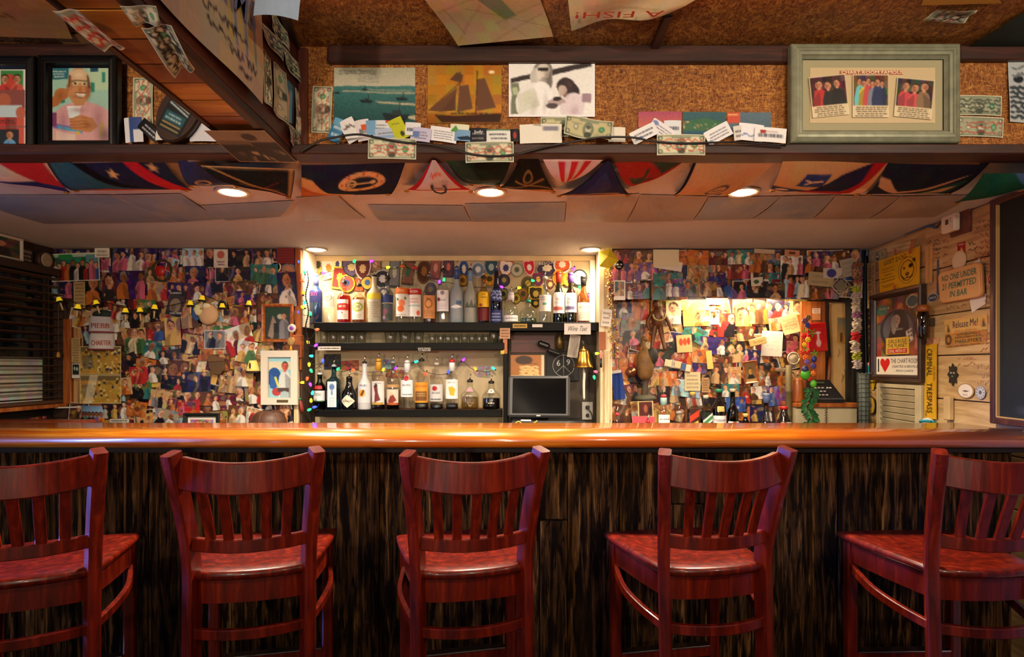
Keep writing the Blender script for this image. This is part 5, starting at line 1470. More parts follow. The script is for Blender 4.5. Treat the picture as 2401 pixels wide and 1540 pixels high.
# embroidered patches on the alcove wall
PT = 'embroidered patches on the alcove wall'
def patch(px, py, w, h, shape, c1, c2, c3, label, rot=0, i=[0], txt=None):
 i[0] += 1
 s = DA / F * 1.16
 W_, H_ = w * s / 2, h * s / 2
 if shape == 'round':
  po = [(math.cos(a), math.sin(a)) for a in [2 * math.pi * k / 24 for k in range(24)]]
 elif shape == 'shield':
  po = [(-.95, .85), (-.5, .95), (0, .85), (.5, .95), (.95, .85), (1, .2), (.8, -.4), (.4, -.8), (0, -1), (-.4, -.8), (-.8, -.4), (-1, .2)]
 elif shape == 'eye':
  po = [(math.cos(a), math.sin(a) * (1 - .35 * abs(math.cos(a)) ** 2)) for a in [2 * math.pi * k / 24 for k in range(24)]]
 else:
  po = [(-1, .9), (-.9, 1), (.9, 1), (1, .9), (1, -.9), (.9, -1), (-.9, -1), (-1, -.9)]
 po = po if shape == 'shield' and False else po
 if sum(po[k][0] * po[(k + 1) % len(po)][1] - po[(k + 1) % len(po)][0] * po[k][1] for k in range(len(po))) < 0:
  po = po[::-1]
 t = thing('embroidered_patch', label, 'patch', AB.at(px, py, .002 + .0016 * (i[0] % 9), rot), PT)
 MB().prism([(x * W_, y * H_) for x, y in po], 0, .003, 0, .04).build('border', mat(c1, .9), t)
 MB().prism([(x * W_ * .84, y * H_ * .84) for x, y in po], .003, .0036).build('field', mat(c2, .9), t)
 MB().prism([(x * W_ * .45, y * H_ * .45 + H_ * .05) for x, y in [(math.cos(a) * (1 if k % 2 else .75), math.sin(a) * (1 if k % 2 else .75)) for k, a in enumerate([2 * math.pi * k / 16 for k in range(16)])]], .0036, .0042).build('emblem', mat(c3, .9), t)
 if txt:
  lettering(t, txt, 0, H_ * .62, W_ * 1.2, H_ * .26, 'f0ead8', .0045)
 return t
PA = [(747, 622, 28, 40, 'round', '8a7a3a', 'b09a4a', '3a3a2a', 'olive round patch beside the alcove lining'), (772, 630, 30, 44, 'rect', '9a9a94', 'd8d4c8', 'c97a2a', 'white patch with orange flower'),
  (792, 622, 20, 40, 'rect', 'd8c890', 'e2d4a8', '3a3a6a', 'narrow cream patch with a blue emblem'), (798, 652, 32, 46, 'rect', 'd0b83a', '8a2a24', '7aa83a', 'yellow-edged patch with red and green stripes'),
  (814, 665, 34, 36, 'round', 'd8ae2a', 'c84a3a', '2a3a6a', 'gold-edged round patch with blue centre'), (826, 628, 40, 40, 'shield', '2a2a2a', '5a4a6a', 'c9b884', 'purple shield patch with a pale crest'),
  (852, 632, 34, 46, 'shield', 'c8bcb4', '5a2420', 'c9a87a', 'maroon shield patch with tan face'), (863, 664, 30, 30, 'eye', '2a2a26', 'c9a23a', '3a5a8a', 'gold oval patch with blue ship'), (842, 668, 20, 26, 'rect', '8a3a24', 'c9562a', 'd8b06a', 'small rust patch beside the maroon shield'),
  (880, 622, 26, 30, 'rect', '5a4030', '8a6a4a', 'c9a06a', 'brown leather-like patch beside the maroon shield'), (898, 655, 40, 40, 'round', '9a9494', '22222a', 'b4b0b8', 'round black patch with grey script'), (901, 685, 28, 22, 'eye', '8a8480', '4a4a52', 'c0b8b0', 'grey oval patch under the black script patch'),
  (926, 640, 22, 60, 'rect', '3a3a3c', '6a6a72', 'a8a4a0', 'grey oblong patch behind the orange-band vodka'), (958, 640, 24, 50, 'rect', '4a2a24', '7a4a3a', '2a5a4a', 'brown oblong patch between the two banded vodkas'),
  (995, 638, 30, 50, 'round', '6a4a2a', '4a2a16', '8a5a2a', 'brown coaster-like patch above the copper-label vodka'), (1022, 630, 22, 46, 'rect', '6a3a3a', '8a5048', 'c08a7a', 'dusty rose oblong patch above the copper-label bottle'), (1052, 628, 22, 40, 'rect', '3a3a4a', '5a3a4a', 'c06a5a', 'plum oblong patch beside the bird bottle'),
  (1088, 632, 22, 44, 'round', 'a89a8a', '2a4a8a', 'd0c8b0', 'blue round patch between the frosted bottles'), (1085, 658, 24, 26, 'round', '6a4a1e', 'a87a2a', '5a3a1a', 'bronze round patch behind the bird bottle'),
  (1121, 633, 28, 32, 'round', 'b0b4bc', '6a7a94', 'd8d8dc', 'pale blue round patch with grey star'), (1148, 655, 30, 30, 'round', '8a6a2a', 'c9922a', '4a3a1a', 'orange round patch behind the gold tequila'), (1152, 628, 30, 36, 'shield', '7a8a8a', '2a4a5a', '9ab0b0', 'teal shield patch behind the blue bottle'),
  (1186, 630, 30, 36, 'shield', 'b5543a', 'd8cfc4', '3a3a6a', 'white and red shield patch with dark star', 'MEDIC'), (1182, 658, 24, 26, 'round', '2a2a30', '3a3a44', 'a08a4a', 'dark round patch with gold flecks'), (1212, 634, 26, 28, 'round', '7a8070', 'b0b09a', '5a6050', 'grey-green round medal patch'),
  (1241, 629, 24, 34, 'shield', 'd8a8a8', 'b8202e', 'e6d8d8', 'red shield patch with white cross'), (1238, 665, 28, 30, 'round', '6a5a2a', '4a4a2a', 'b89a3a', 'olive round patch above the empty tequila'), (1283, 630, 50, 36, 'eye', '8a8070', '3a2c4a', 'd8ccb0', 'big eye-shaped purple patch with white centre', 'RESCUE'),
  (1262, 656, 22, 30, 'shield', '8a2a2a', '5a2a5a', 'd8b03a', 'small purple shield with gold'), (1256, 690, 30, 34, 'shield', 'd8b830', '3a3014', 'd0b050', 'black shield with gold eagle wings'), (1256, 712, 24, 22, 'shield', 'b8983a', '2a2410', 'c9a83a', 'black chevron patch under the gold eagle shield'),
  (1318, 622, 36, 34, 'round', 'e0ded8', 'c8562a', 'e6ddcf', 'orange and white round patch'), (1310, 652, 26, 34, 'round', 'd8a02a', 'd8721e', 'e8d0b0', 'orange round patch behind the red-capped wine'), (1334, 655, 28, 30, 'round', 'a88a2a', 'd89a2a', 'c84a2a', 'gold round patch between the wine bottles'), (1358, 652, 32, 34, 'round', '2a2a34', 'c9ccd2', '8a94a4', 'white round patch with blue figure near the corner'),
  (1226, 690, 24, 30, 'round', '5a4a22', '8a5a24', '3a3a24', 'brown round patch behind the squat bottle'), (1210, 700, 22, 24, 'eye', '3a3a20', 'a8922a', '5a4a1a', 'yellow oval patch low behind the squat bottle'), (1180, 690, 24, 26, 'eye', '4a4a2a', '7a7a34', '2a2a1a', 'olive oval patch low on the wall'),
  (1340, 690, 20, 26, 'round', 'b8a08a', 'c83a3a', 'e8d8c8', 'red round patch low between wine bottles'), (1290, 668, 22, 26, 'shield', 'c9b08a', '6a3a2a', 'd8b87a', 'brown shield patch behind the cream-label tequila'), (870, 690, 26, 28, 'round', 'a87a3a', '5a3a1e', 'c99a4a', 'brown round patch low behind the frosted cream bottle'),
  (1010, 680, 24, 30, 'round', '4a5a3a', '5a4a6a', '9a8a5a', 'purple and green round patch behind the copper-label vodka')]
for p in PA:
 patch(*p[:9], rot=random.uniform(-8, 8), txt=p[9] if len(p) > 9 else None)
# register corner
MB_ = struct(MB().box(XX(1192, 3.6), 3.60, .6, AX1 - .001, DA, Z1 - .05).build('wall_register', mat('3a3128', .8, var=.3, vscale=5)))
t = thing('register_terminal', 'black touchscreen register with dark screen', 'register', front(3.36).at(1263, 929, 0, 0) @ Matrix.Rotation(math.radians(-7), 4, 'Y') @ Matrix.Rotation(math.radians(-9), 4, 'X'))
w, h = 146 * 3.36 / F / 2, 98 * 3.36 / F / 2
MB().box(-w, -h, -.03, w, h, 0, .012).build('bezel', mat('3a3a3c', .45), t)
MB().box(-w + .028, -h + .022, -.002, w - .022, h - .016, .0015, .001).build('screen', mat('020203', .12), t)
MB().box(-.012, -h + .006, 0, .012, -h + .012, .001).build('badge', mat('b0b0b0', .4), t)
MB().box(-.06, -h - .004, -.10, .06, -h + .06, -.03, .01).build('stand', mat('1c1c1e', .5), t)
t = thing('receipt_printer', 'dark box below the register with white label', 'printer', T(XX(1275, 3.34), 3.38, .86))
MB().box(-.19, -.07, 0, .24, .16, ZZ(986, 3.34) - .86, .01).build('body', mat('141416', .5), t)
MB().box(-.135, -.072, ZZ(987, 3.31) - .86, -.075, -.07, ZZ(982, 3.31) - .86 - .004).build('white_label', mat('d8d4cc', .5), t)
tag(MB().tube(smooth_path([front(3.26).hit(*p) for p in ((1203, 997), (1215, 988), (1222, 992), (1230, 996), (1248, 994), (1260, 986))], 4), .004, 8).build('yellow_cable', mat('b5923a', .5)), 'coiled yellow cable in front of the register base', 'cable')
t = thing('brass_bell', 'hanging brass bell with rope below the script sign', 'bell', front(3.40).at(1368, 862, 0, 0))
s = 3.40 / F
MB().lathe([(r * s, z * s) for r, z in ((23, 0), (22, 3), (18, 9), (15, 18), (13.5, 28), (12.5, 36), (11, 41), (6, 44), (3, 45), (3, 50), (1e-6, 51))][::1], 28, axis='y').build('bell_body', M_BRASS, t)
MB().lathe([(r * s, z * s) for r, z in ((21, .5), (16, 9), (12, 30), (1e-6, 36))], 24, axis='y').build('bell_inside', mat('4a3212', .5, .8), t)
MB().tube([(0, 50 * s, 0), (0, 58 * s, -.01), (0, 64 * s, -.05)], .005, 8).build('hanger', mat('2a2420', .5, .6), t)
MB().tube(smooth_path([(0, 5 * s, 0), (1 * s, -10 * s, 0), (2 * s, -16 * s, 0), (1 * s, -40 * s, 0), (1.5 * s, -75 * s, 0)], 5), [.004] * 4 + [.008] * 13 + [.007] * 3 + [.004], 8).build('bell_rope', mat('c9c2b4', .8), t)
strip(1333, 785, 1358, 838, 'b0a698', 'curled till slip hanging below the script sign', pl=front(3.5), name='till_slip', cat='paper', lines=5, rot=-8)
PL59 = front(3.597)
im = Im(30, 36, 'a8682c')
im.r(.9, 0, 1, 1, 'd0c0a0').e(.4, .25, .25, .2, '3a2010').r(.3, .4, .8, .43, '5a3010').scribble(.3, .5, .8, .95, 4, 'd8b878', .03).r(0, .94, 1, 1, 'cbb890').speck(.03)
sheet(PL59, rc(1197, 832, 1276, 882), im, 'orange_poster', 'orange poster with dark figure behind the register', 'poster', None, .003)
im = Im(30, 16, '4a1c18')
im.r(0, 0, .4, 1, '521e1a').l(0, .5, 1, .4, .03, '2a1210').speck(.03)
sheet(PL59, rc(1198, 786, 1300, 826), im, 'dark_red_board', 'dark red board above the orange poster behind the register', 'board', None, .002)
t = thing('barcode_scanner', 'black handheld scanner hanging above the register', 'scanner', front(3.55).at(1275, 808, 0, -20))
MB().box(-.04, -.018, -.02, .04, .018, .02, .012).build('head', mat('141414', .4), t)
MB().box(.03, -.035, -.014, .12, -.008, .014, .01).build('grip', mat('1a1a1a', .5), t)
MB().box(-.044, -.01, -.012, -.039, .01, .012, .002).build('window', mat('4a4a50', .1), t)
tag(MB().lathe([(.02, 0), (.022, .05), (.014, .07), (.014, .10)], 14).build('brass_fitting', mat('6a5428', .4, .6), None, front(3.56).at(1312, 818, 0) @ Matrix.Rotation(-math.pi / 2, 4, 'X')), 'dull brass fitting on the wall above the register', 'fitting')
t = thing('chalk_slate', 'black slate with chalk circle and the figures 6 and 9', 'slate', PL59.at(1321, 857, .003))
s = 3.597 / F
MB().box(-40 * s, -36 * s, 0, 36 * s, 34 * s, .008, .002).build('slate', mat('0f1010', .7), t)
m = MB()
for a in range(24):
 b0, b1 = 2 * math.pi * a / 24, 2 * math.pi * (a + 1) / 24
 m.tube([(25 * s * math.cos(b0), 25 * s * math.sin(b0), .0085), (25 * s * math.cos(b1), 25 * s * math.sin(b1), .0085)], .0013, 5)
for p, q in (((0, 25), (0, -25)), ((0, 0), (-18, -17)), ((0, 0), (17, -17))):
 m.tube([(p[0] * s, p[1] * s, .0085), (q[0] * s, q[1] * s, .0085)], .0013, 5)
m.build('chalk_circle', mat('b8b8b4', .9), t)
lettering(t, '6', -12 * s, 6 * s, .022, .036, 'b8b8b4', .0088)
lettering(t, '9', 11 * s, 8 * s, .022, .036, 'b8b8b4', .0088)
t = thing('wall_outlet', 'grey wall outlet plate with black plug under the bell rope', 'outlet', PL59.at(1377, 963, .002))
MB().box(-13 * s, -21 * s, 0, 13 * s, 21 * s, .008, .003).build('plate', mat('8f8c86', .4), t)
MB().box(-.012, .012, .008, .01, .034, .024, .004).build('plug', M_BLACK, t)
MB().box(-.010, -.036, .008, .008, -.016, .022, .004).build('plug', M_BLACK, t)
MB().tube(smooth_path([(0, .015, .02), (.02, -.01, .03), (.03, -.06, .02), (.028, -.14, .01)], 5), .003, 6).build('cord', M_BLACK, t)
im = Im(12, 20, 'b08058')
im.lines(.1, .1, .9, .9, 3, '5a3a24').speck(.03)
sheet(front(DSF - .012), rc(1172, 769, 1196, 794), im, 'tan_note', 'tan note with stamped lines on the shelf post top', 'note', None, .001)
tag(MB().box(-.011, -.011, 0, .011, .011, .006, .002).build('yellow_tag', mat('b5a22a', .6), None, front(DSF - .012).at(1178, 826)), 'small yellow tag on the shelf post', 'tag')
for k, (a, b, c, d, col, lab) in enumerate([(801, 845, 842, 868, '8a3a2a', 'red-brown paper on the wall between blue and coconut bottles'), (897, 843, 925, 866, '6a8a94', 'teal picture scrap on the wall above the spiced rum'), (905, 866, 948, 885, 'a86a52', 'reddish photo strip on the wall behind the rum bottles'), (1120, 858, 1150, 884, '8a7a7a', 'pale photo of a dark-haired person behind the squat tequila'), (760, 830, 800, 866, '241c20', 'dark cloth scrap behind the green gin bottle')]):
 im = Im(20, 14, col)
 im.speck(.06, .1)
 sheet(AB, rc(a, b, c, d, random.uniform(-6, 6)), im, 'wall_scrap', lab, 'paper', None, .004)
# snapshots: palette and painter
PAL = dict(k='17131a', n='20204a', p='35205c', b='5a3820', o='b5642a', t='b8946a', y='c8a052', r='a82a26', g='3f6a40', e='2f6a6a', w='d8d2c8', s='94774a', u='34559c', i='c4607a', a='77767c', m='5a1e26', c='d6c49c', l='9ab8c8', d='2a2224', v='6a4a8a')
BGN = dict(k='black', n='navy', p='purple', b='brown', o='orange', t='tan', y='golden', r='red', g='green', e='teal', w='white', s='sepia', u='blue', i='pink', a='grey', m='maroon', c='cream', l='pale blue', d='dark', v='violet')
SKINS = ['c98f6c', 'd8a27c', 'b5764e', 'c47f5a', '8a5a3c', 'dba98a']
HAIRS = ['2a1a12', '4a2e1a', '6a4a2a', '1a1412', 'a8824a', '8a8078']
NUM = {0: 'no people', 1: 'one person', 2: 'two people', 3: 'three people', 4: 'four people', 5: 'five people', 6: 'six people'}
def snap_img(w, h, bg, shirts, border=None, pol=False, face=False):
 iw = max(14, min(40, int(w * .62)))
 ih = max(14, min(36, int(h * .62)))
 im = Im(iw, ih, PAL[bg])
 im.speck(.02, .05)
 for _ in range(3):
  im.e(random.random(), random.random() * .6, random.uniform(.08, .3), random.uniform(.08, .25), random.choice([PAL[bg], PAL[random.choice('kpbnot')], PAL[random.choice('stady')]]), .5)
 n = len(shirts)
 for k, c in enumerate(shirts):
  x = (k + .5) / n + random.uniform(-.09, .09)
  hr = (.26 if face else (.17, .18, .15, .13, .11, .10, .09)[min(n, 6)]) * random.uniform(.7, 1.2)
  im.person(x, random.uniform(.02, .22) + (.12 if n > 3 and k % 2 else 0), hr, PAL[c], random.choice(SKINS), random.choice(HAIRS))
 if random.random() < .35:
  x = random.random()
  im.p([(x, 0), (x + .12, 0), (x - .1, 1), (x - .2, 1)], 'e8e2e0', .25)  # faint pale streak: gloss reflection painted into the print
 for _ in range(5):
  im.e(random.random(), random.random(), random.uniform(.02, .09), random.uniform(.02, .09), random.choice(['e8d8c0', '1a1214', 'c08a60', '3a2a30', 'd8b08a']), random.uniform(.3, .8))
 im.warp(.022, 2.5).speck(.035)
 if pol:
  im.border(.07, 'e4dfd6', .22)
 elif border:
  im.border(.05, border)
 return im
LM = {}
USED = set()
SNAPN = [0]
def describe(wall, cx, cy, bg, shirts, w, h, pol, rot):
 n = len(shirts)
 kind = 'polaroid' if pol else ('snapshot' if max(w, h) < 60 else 'photo')
 size = 'small ' if max(w, h) < 40 else 'large ' if max(w, h) > 70 else ''
 tilt = 'tilted ' if abs(rot) > 9 else ''
 names = []
 for c in shirts:
  if BGN[c] not in names:
   names.append(BGN[c])
 who = NUM[min(n, 6)] + (' in ' + ' and '.join(names[:2]) if names else '')
 marks = sorted(LM[wall], key=lambda q: (q[0] - cx) ** 2 + (q[1] - cy) ** 2)
 base = '%s%s%s %s of %s' % (size, tilt, BGN[bg], kind, who)
 for q in marks:
  dx, dy = cx - q[0], cy - q[1]
  rels = ['above' if dy < 0 else 'below'] if abs(dy) > abs(dx) else ['beside', 'next to']
  if abs(dx) < 25 and abs(dy) < 25:
   rels = ['just behind', 'partly under']
  for r in rels + ['near', 'not far from']:
   lab = '%s %s %s' % (base, r, q[2])
   if lab not in USED and len(lab.split()) <= 16:
    USED.add(lab)
    return lab
 return base
SG = {'L': 'snapshots on the photo wall beside the blind', 'H': 'snapshots on the header over the whisky bottles', 'R': 'snapshots in the lit recess'}
def snap(wall, pl, x0, y0, x1, y1, rot, bg, shirts, border=None, pol=False, face=False, label=None, base=.002, curl=None):
 SNAPN[0] += 1
 random.seed(1000 + SNAPN[0])
 w, h = abs(x1 - x0), abs(y1 - y0)
 lab = label or describe(wall, (x0 + x1) / 2, (y0 + y1) / 2, bg, shirts, w, h, pol, rot)
 im = snap_img(w, h, bg, shirts, border, pol, face)
 if not curl and random.random() < .3:
  curl = random.choice(['bow', 'corner', 'edge'])
 return sheet(pl, rc(x0, y0, x1, y1, rot), im, 'snapshot', lab, 'photograph', SG[wall], base + .00016 * SNAPN[0], print_mat(.32, .45), curl, random.uniform(.001, .005))
def fill(wall, pl, x0, y0, x1, y1, sx, sy, pals, shirts, keep=lambda x, y: True, base=.002):
 random.seed(int(x0 + y0))
 cells = []
 y = y0 + sy / 2
 row = 0
 while y < y1:
  x = x0 + sx / 2 - (sx / 2 if row % 2 else 0)
  while x < x1 + sx / 3:
   if keep(x, y):
    cells.append((x + random.uniform(-6, 6), y + random.uniform(-5, 5)))
   x += sx
  y += sy
  row += 1
 st = random.getstate()
 for x, y in cells:
  random.setstate(st)
  w, h = random.uniform(44, 56), random.uniform(36, 46)
  if random.random() < .3:
   w, h = h, w
  rot = random.uniform(-14, 14) if y > 700 else random.uniform(-4, 4)
  n = random.choice([1, 1, 2, 2, 2, 3, 3, 4])
  bg = random.choice(pals(x, y))
  sh = ''.join(random.choice(shirts(x, y)) for _ in range(n))
  face = n == 1 and random.random() < .6
  bd = random.choice([None, None, None, 'ded8cc'])
  st = random.getstate()
  cx = min(max(x, x0 + w / 2 - 4), x1 - w / 2 + 4)
  cy = min(max(y, y0 + h / 2 + 1), y1 - h / 2 + 6)
  snap(wall, pl, cx - w / 2, cy - h / 2, cx + w / 2, cy + h / 2, rot, bg, sh, bd, False, face, base=base)
# photo wall beside the blind
LM['L'] = [(186, 628, 'the white-bordered group photo'), (398, 632, 'the wreath with the red ornament'), (248, 790, 'the two grille-print caps'), (246, 842, 'the upper gold crowd photo'), (246, 912, 'the lower gold crowd photo'),
   (490, 745, 'the cream cap with flowers'), (655, 775, 'the wood-framed picture'), (662, 885, 'the white-framed picture'), (603, 850, 'the yellow fringed lampshade'), (630, 972, 'the brown flat cap'), (474, 985, 'the black-framed photo on the counter'),
   (646, 628, 'the hand mirror ring'), (458, 605, 'the pale photo of three in white'), (525, 850, 'the brown leather pouch'), (340, 740, 'the string of leg-shaped lamps'), (575, 870, 'the tall crystal bottle'), (675, 600, 'the red shutter scrap'), (222, 975, 'the beach photo on the counter'), (420, 690, 'the oval warning sticker'), (545, 800, 'the white photo with red figures')]
ups = lambda x, y: 'ppnnkdpmbve' if y < 700 else 'tbsobytdbomks'
ush = lambda x, y: 'iwitwvokl' if y < 700 else 'wtrockbywml'
fill('L', WL, 130, 584, 694, 1000, 43, 36, ups, ush, lambda x, y: not (y > 700 and x < 185) and not (x > 622 and 820 < y < 940) and not (190 < x < 290 and 815 < y < 940))
LL = '''128 650 180 690 0 n lni
205 648 248 716 0 k o
246 640 281 706 0 m d
270 584 326 640 0 n iiw
324 584 374 640 -2 p wio
280 636 346 702 0 p oi
345 628 392 668 -3 b to
378 585 424 618 0 p ii
352 660 402 706 2 t or
396 607 423 640 -16 l rr W
434 584 483 626 0 l www
440 625 487 662 0 n i F
403 628 441 666 3 b oo
398 664 452 702 -2 p iim
452 670 484 704 0 m w
487 585 511 627 0 b k
535 588 593 627 0 k kt
510 627 543 662 0 d k B
542 627 591 662 0 d y
592 620 656 668 0 e gge
598 585 642 622 0 d tw
545 660 606 692 2 b btbw
555 684 606 716 -2 p ii
655 640 700 720 4 n w F
245 745 300 780 6 t w
290 730 335 770 -6 d wk
330 705 372 735 0 g yk
268 715 300 750 -8 b rw
345 755 395 800 4 b ru
385 745 430 810 3 y y
430 720 470 770 6 y ttb
505 765 548 800 0 g g
548 720 590 765 -6 b io
300 770 350 830 4 t gcg
345 800 385 840 -14 e w
380 820 432 866 8 d wa
432 785 480 830 -8 t kck
470 800 505 845 4 o oo
485 775 535 818 0 a ka B
530 765 600 830 18 w rmr
560 800 606 850 -10 w yg
290 830 330 862 24 d k
325 842 372 888 -6 o or
310 860 352 900 0 r rr
355 855 408 895 6 d wt
400 845 450 890 -4 b wo F
385 880 432 912 -4 k kr
432 872 500 918 2 n kdk
315 895 362 934 -3 g kke
358 915 410 955 -10 t akb
438 915 505 950 0 b oro F
500 925 560 960 3 m ww
520 880 560 920 -5 s tt
400 935 440 975 -4 m oo
250 943 306 980 0 d wyw
305 940 352 975 -8 o oo
330 968 380 1000 12 t kto
370 958 425 1000 -16 a kw
425 940 475 972 4 r io
540 950 582 1000 -6 b tw
588 895 625 945 5 b wr
505 830 545 870 4 b o
555 860 600 905 -4 t w
283 885 318 925 6 t o
195 965 205 998 0 b t'''
for ln in LL.split('\n'):
 q = ln.split()
 fl = q[7] if len(q) > 7 else ''
 snap('L', WL, *[float(v) for v in q[:4]], float(q[4]), q[5], q[6], 'e2ddd6' if fl in ('W', 'B') else None, False, fl == 'F')
TOPL = .002 + .00016 * SNAPN[0]
def pic(pl, x0, y0, x1, y1, rot, im, name, label, cat='photograph', off=None, curl=None, amt=.003, m=None):
 SNAPN[0] += 1
 return sheet(pl, rc(x0, y0, x1, y1, rot), im, name, label, cat, None, off if off else .002 + .00016 * SNAPN[0], m or print_mat(.35, .45), curl, amt)
random.seed(77)
im = Im(70, 42, '2f6a4a')
im.speck(.03, .06).r(0, 0, 1, .14, 'a8c0a8').e(.3, .12, .15, .12, '2a8a4a').r(.72, .08, .98, .9, '5a8a94')
for k, c in enumerate('wkrokwkrku'):
 im.person(.07 + k * .095, .26 + .1 * (k % 2), .085, PAL[c], random.choice(SKINS))
im.person(.84, .25, .07, PAL['i']).border(.04, 'e6dfd0')
pic(WL, 131, 596, 243, 661, 2, im, 'group_photograph', 'white-bordered photo of a crowd before green foliage, by the round drum')
for a, lab in ((815, 'upper of two gold-toned crowd photos, under the grille-print caps'), (882, 'lower of two gold-toned crowd photos, with a painted bright sheen')):
 im = Im(60, 42, 'b0883a')
 im.speck(.05, .02).r(0, 0, 1, .2, '6a5a3a')
 for k in range(46):
  x, y = random.random(), random.uniform(.12, .95)
  im.e(x, y, .025, .045, random.choice(['d8b868', 'c9a04a', '8a6a2a', 'e0c88a'])).e(x, y + .08, .03, .05, random.choice(['3a3a44', '8a6a2a', 'b0883a', 'c9a85a', '4a3a1e']))
 im.p([(.05, .35), (.3, .3), (.35, .75), (.1, .8)], '4a4a50', .5).border(.03, 'd6c292')
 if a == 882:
  im.p([(.25, 0), (.45, 0), (.3, 1), (.1, 1)], 'f0e6cc', .55)  # sheen on the glossy paper painted in as a pale slanting band
 pic(WL, 197, a - 3, 293, a + 63, 0, im, 'crowd_photograph', lab, m=print_mat(.2, .6))
im = Im(30, 36, 'c9bda8')
im.ring(.5, .45, .45, .5, .12, 'd8cfc0').e(.5, .3, .25, .2, 'b05a4a').lines(.2, .6, .8, .9, 2, '6a4a54').speck(.03)
pic(WL, 508, 587, 541, 630, 0, im, 'arched_card', 'arched cream card with red lettering among purple snapshots', 'card')
im = Im(24, 24, '7a201a')
for k in range(6):
 im.r(0, k / 6, 1, k / 6 + .03, '4a1210')
im.speck(.03)
pic(WL, 655, 584, 695, 620, 0, im, 'red_board_scrap', 'red slatted board scrap next to the orange corner post', 'board')
im = Im(30, 12, 'e2dacb')
im.lines(.1, .2, .9, .9, 2, '8a8274').speck(.02)
pic(WL, 232, 584, 266, 606, 0, im, 'paper_slip', 'cream paper slip above the group photo', 'paper')
im = Im(16, 30, 'b09468')
im.lines(.1, .05, .9, .95, 7, '7a6038').speck(.04)
pic(WL, 183, 663, 210, 724, 1, im, 'tan_ticket', 'tall tan printed ticket below the group photo', 'ticket')
im = Im(16, 30, 'b59a6a')
im.lines(.1, .05, .9, .95, 9, '6a5028').speck(.05)
pic(WL, 178, 793, 198, 850, 0, im, 'tan_ticket', 'tall tan patterned ticket beside the upper crowd photo', 'ticket')
im = Im(16, 22, 'dcd8cc')
im.r(.1, .08, .9, .75, '16201a').e(.35, .35, .12, .12, 'a8b0a0').e(.65, .38, .12, .12, 'c0c4b4').speck(.02)
pic(WL, 179, 852, 197, 886, 0, im, 'photo_booth_print', 'small black and white two-face print beside the crowd photos')
im = Im(44, 60, '3a3028')
im.e(.5, .6, .35, .28, '8a7660').e(.42, .7, .15, .16, '6a5a48').r(.05, .03, .95, .18, '1c1a18').r(.05, .84, .95, .98, '1c1a18').speck(.03)
o = pic(WL, 402, 682, 438, 742, -14, im, 'oval_sticker', 'grey sticker with armadillo picture and black lettered bands', 'sticker')
lettering(o, 'THE ARMADILLO', 0, .060, .07, .012, 'e8e4dc', .001)
lettering(o, 'LIVES HERE', 0, -.060, .07, .012, 'e8e4dc', .001)
im = Im(30, 44, '28302c')
im.r(0, 0, 1, .3, '1c3a28').p([(.1, .9), (.3, .25), (.45, .5), (.3, 1)], '8a7a6a').e(.6, .3, .12, .08, 'b0a898').r(.35, .5, 1, .8, '1a1c24').person(.75, .2, .08, PAL['a']).speck(.04)
picture(WL, 622, 714, 694, 803, 8, M_ORANGEWOOD, im, 'wood_framed_picture', 'wood-framed dark photo of people under trees, by the corner post', off=TOPL + .004)
im = Im(36, 60, '8ac0cc')
im.r(0, .1, 1, .3, 'c9c4ac').e(.25, .5, .3, .25, '1c4a8a').p([(.1, .4), (.4, .6), (.3, .8), (.05, .75)], '2a5aa0').l(.3, .5, .42, .7, .03, 'c9c84a').person(.72, .12, .10, 'c2c8c8', 'c05a48', '3a3a2a', hat='3a3a2a').e(.35, .85, .2, .1, 'a83a3a').r(.4, .75, .9, .85, '4a3a3a').e(.7, .95, .2, .12, '9ab0b4').speck(.03)
t = picture(WL, 621, 822, 706, 948, 17, mat('cfc7b8', .5), im, 'white_framed_picture', 'white-framed picture of a person with hat and guitar', off=TOPL + .006, steps=[(0, 0), (0, .8), (.05, 1), (.9, 1), (1, .4)])
MB().box(-.012, -.146, .020, .055, -.130, .024, .001).build('name_plate', mat('6a5a40', .4, .5), t)
def cap_front(px, py, w, h, label, txt, col='c9c2c0', edge='5a6a7a', off=.05, rot=0):
 s = DL / F
 t = thing('trucker_cap', label, 'cap', WL.at(px, py, off - .01, rot) @ Matrix.Rotation(math.radians(28), 4, 'Y'), 'printed trucker caps')
 a, b = w * s / 2, h * s / 2
 m = MB()
 n = 14
 rows = []
 for i in range(7):
  v = i / 6
  rows.append([(a * (1 - .12 * v * v) * math.cos(math.pi * k / n), -b + 2 * b * v, (.055 * (1 - .45 * v ** 2)) * math.sin(math.pi * k / n)) for k in range(n + 1)])
 vs = [p for r in rows for p in r]
 m.add(vs, [(i * (n + 1) + k, (i + 1) * (n + 1) + k, (i + 1) * (n + 1) + k + 1, i * (n + 1) + k + 1)[::-1] for i in range(6) for k in range(n)], 0, True)
 m.build('crown_panel', mat(col, .9, bump=.4, bscale=300), t)
 MB().tube([(a * 1.02 * math.cos(math.pi * k / n), -b, .058 * math.sin(math.pi * k / n)) for k in range(n + 1)], .005, 6).build('brim_edge', mat(edge, .8), t)
 o = lettering(t, txt, 0, -b * .2, a * 1.45, b * .62, 'a84a3a', .058, m=mat('a84a3a', .9))
 for q in o.data.vertices:
  q.co.z = .054 * math.sqrt(max(0, 1 - (q.co.x / a) ** 2)) + .004
 return t
cap_front(249, 762, 48, 36, 'white mesh cap with red letters on top of another below the leg lamps', 'PIEBB', 'b8b4b8', '8a3a40')
cap_front(251, 801, 52, 38, 'white mesh cap with red word CHARTER above the crowd photos', 'CHARTER', 'c4bdbb', '7a2a34')
MB_ = MB()
t = thing('dark_cap_crown', 'dark green cap crown behind the white mesh caps', 'cap', WL.at(247, 738, .02))
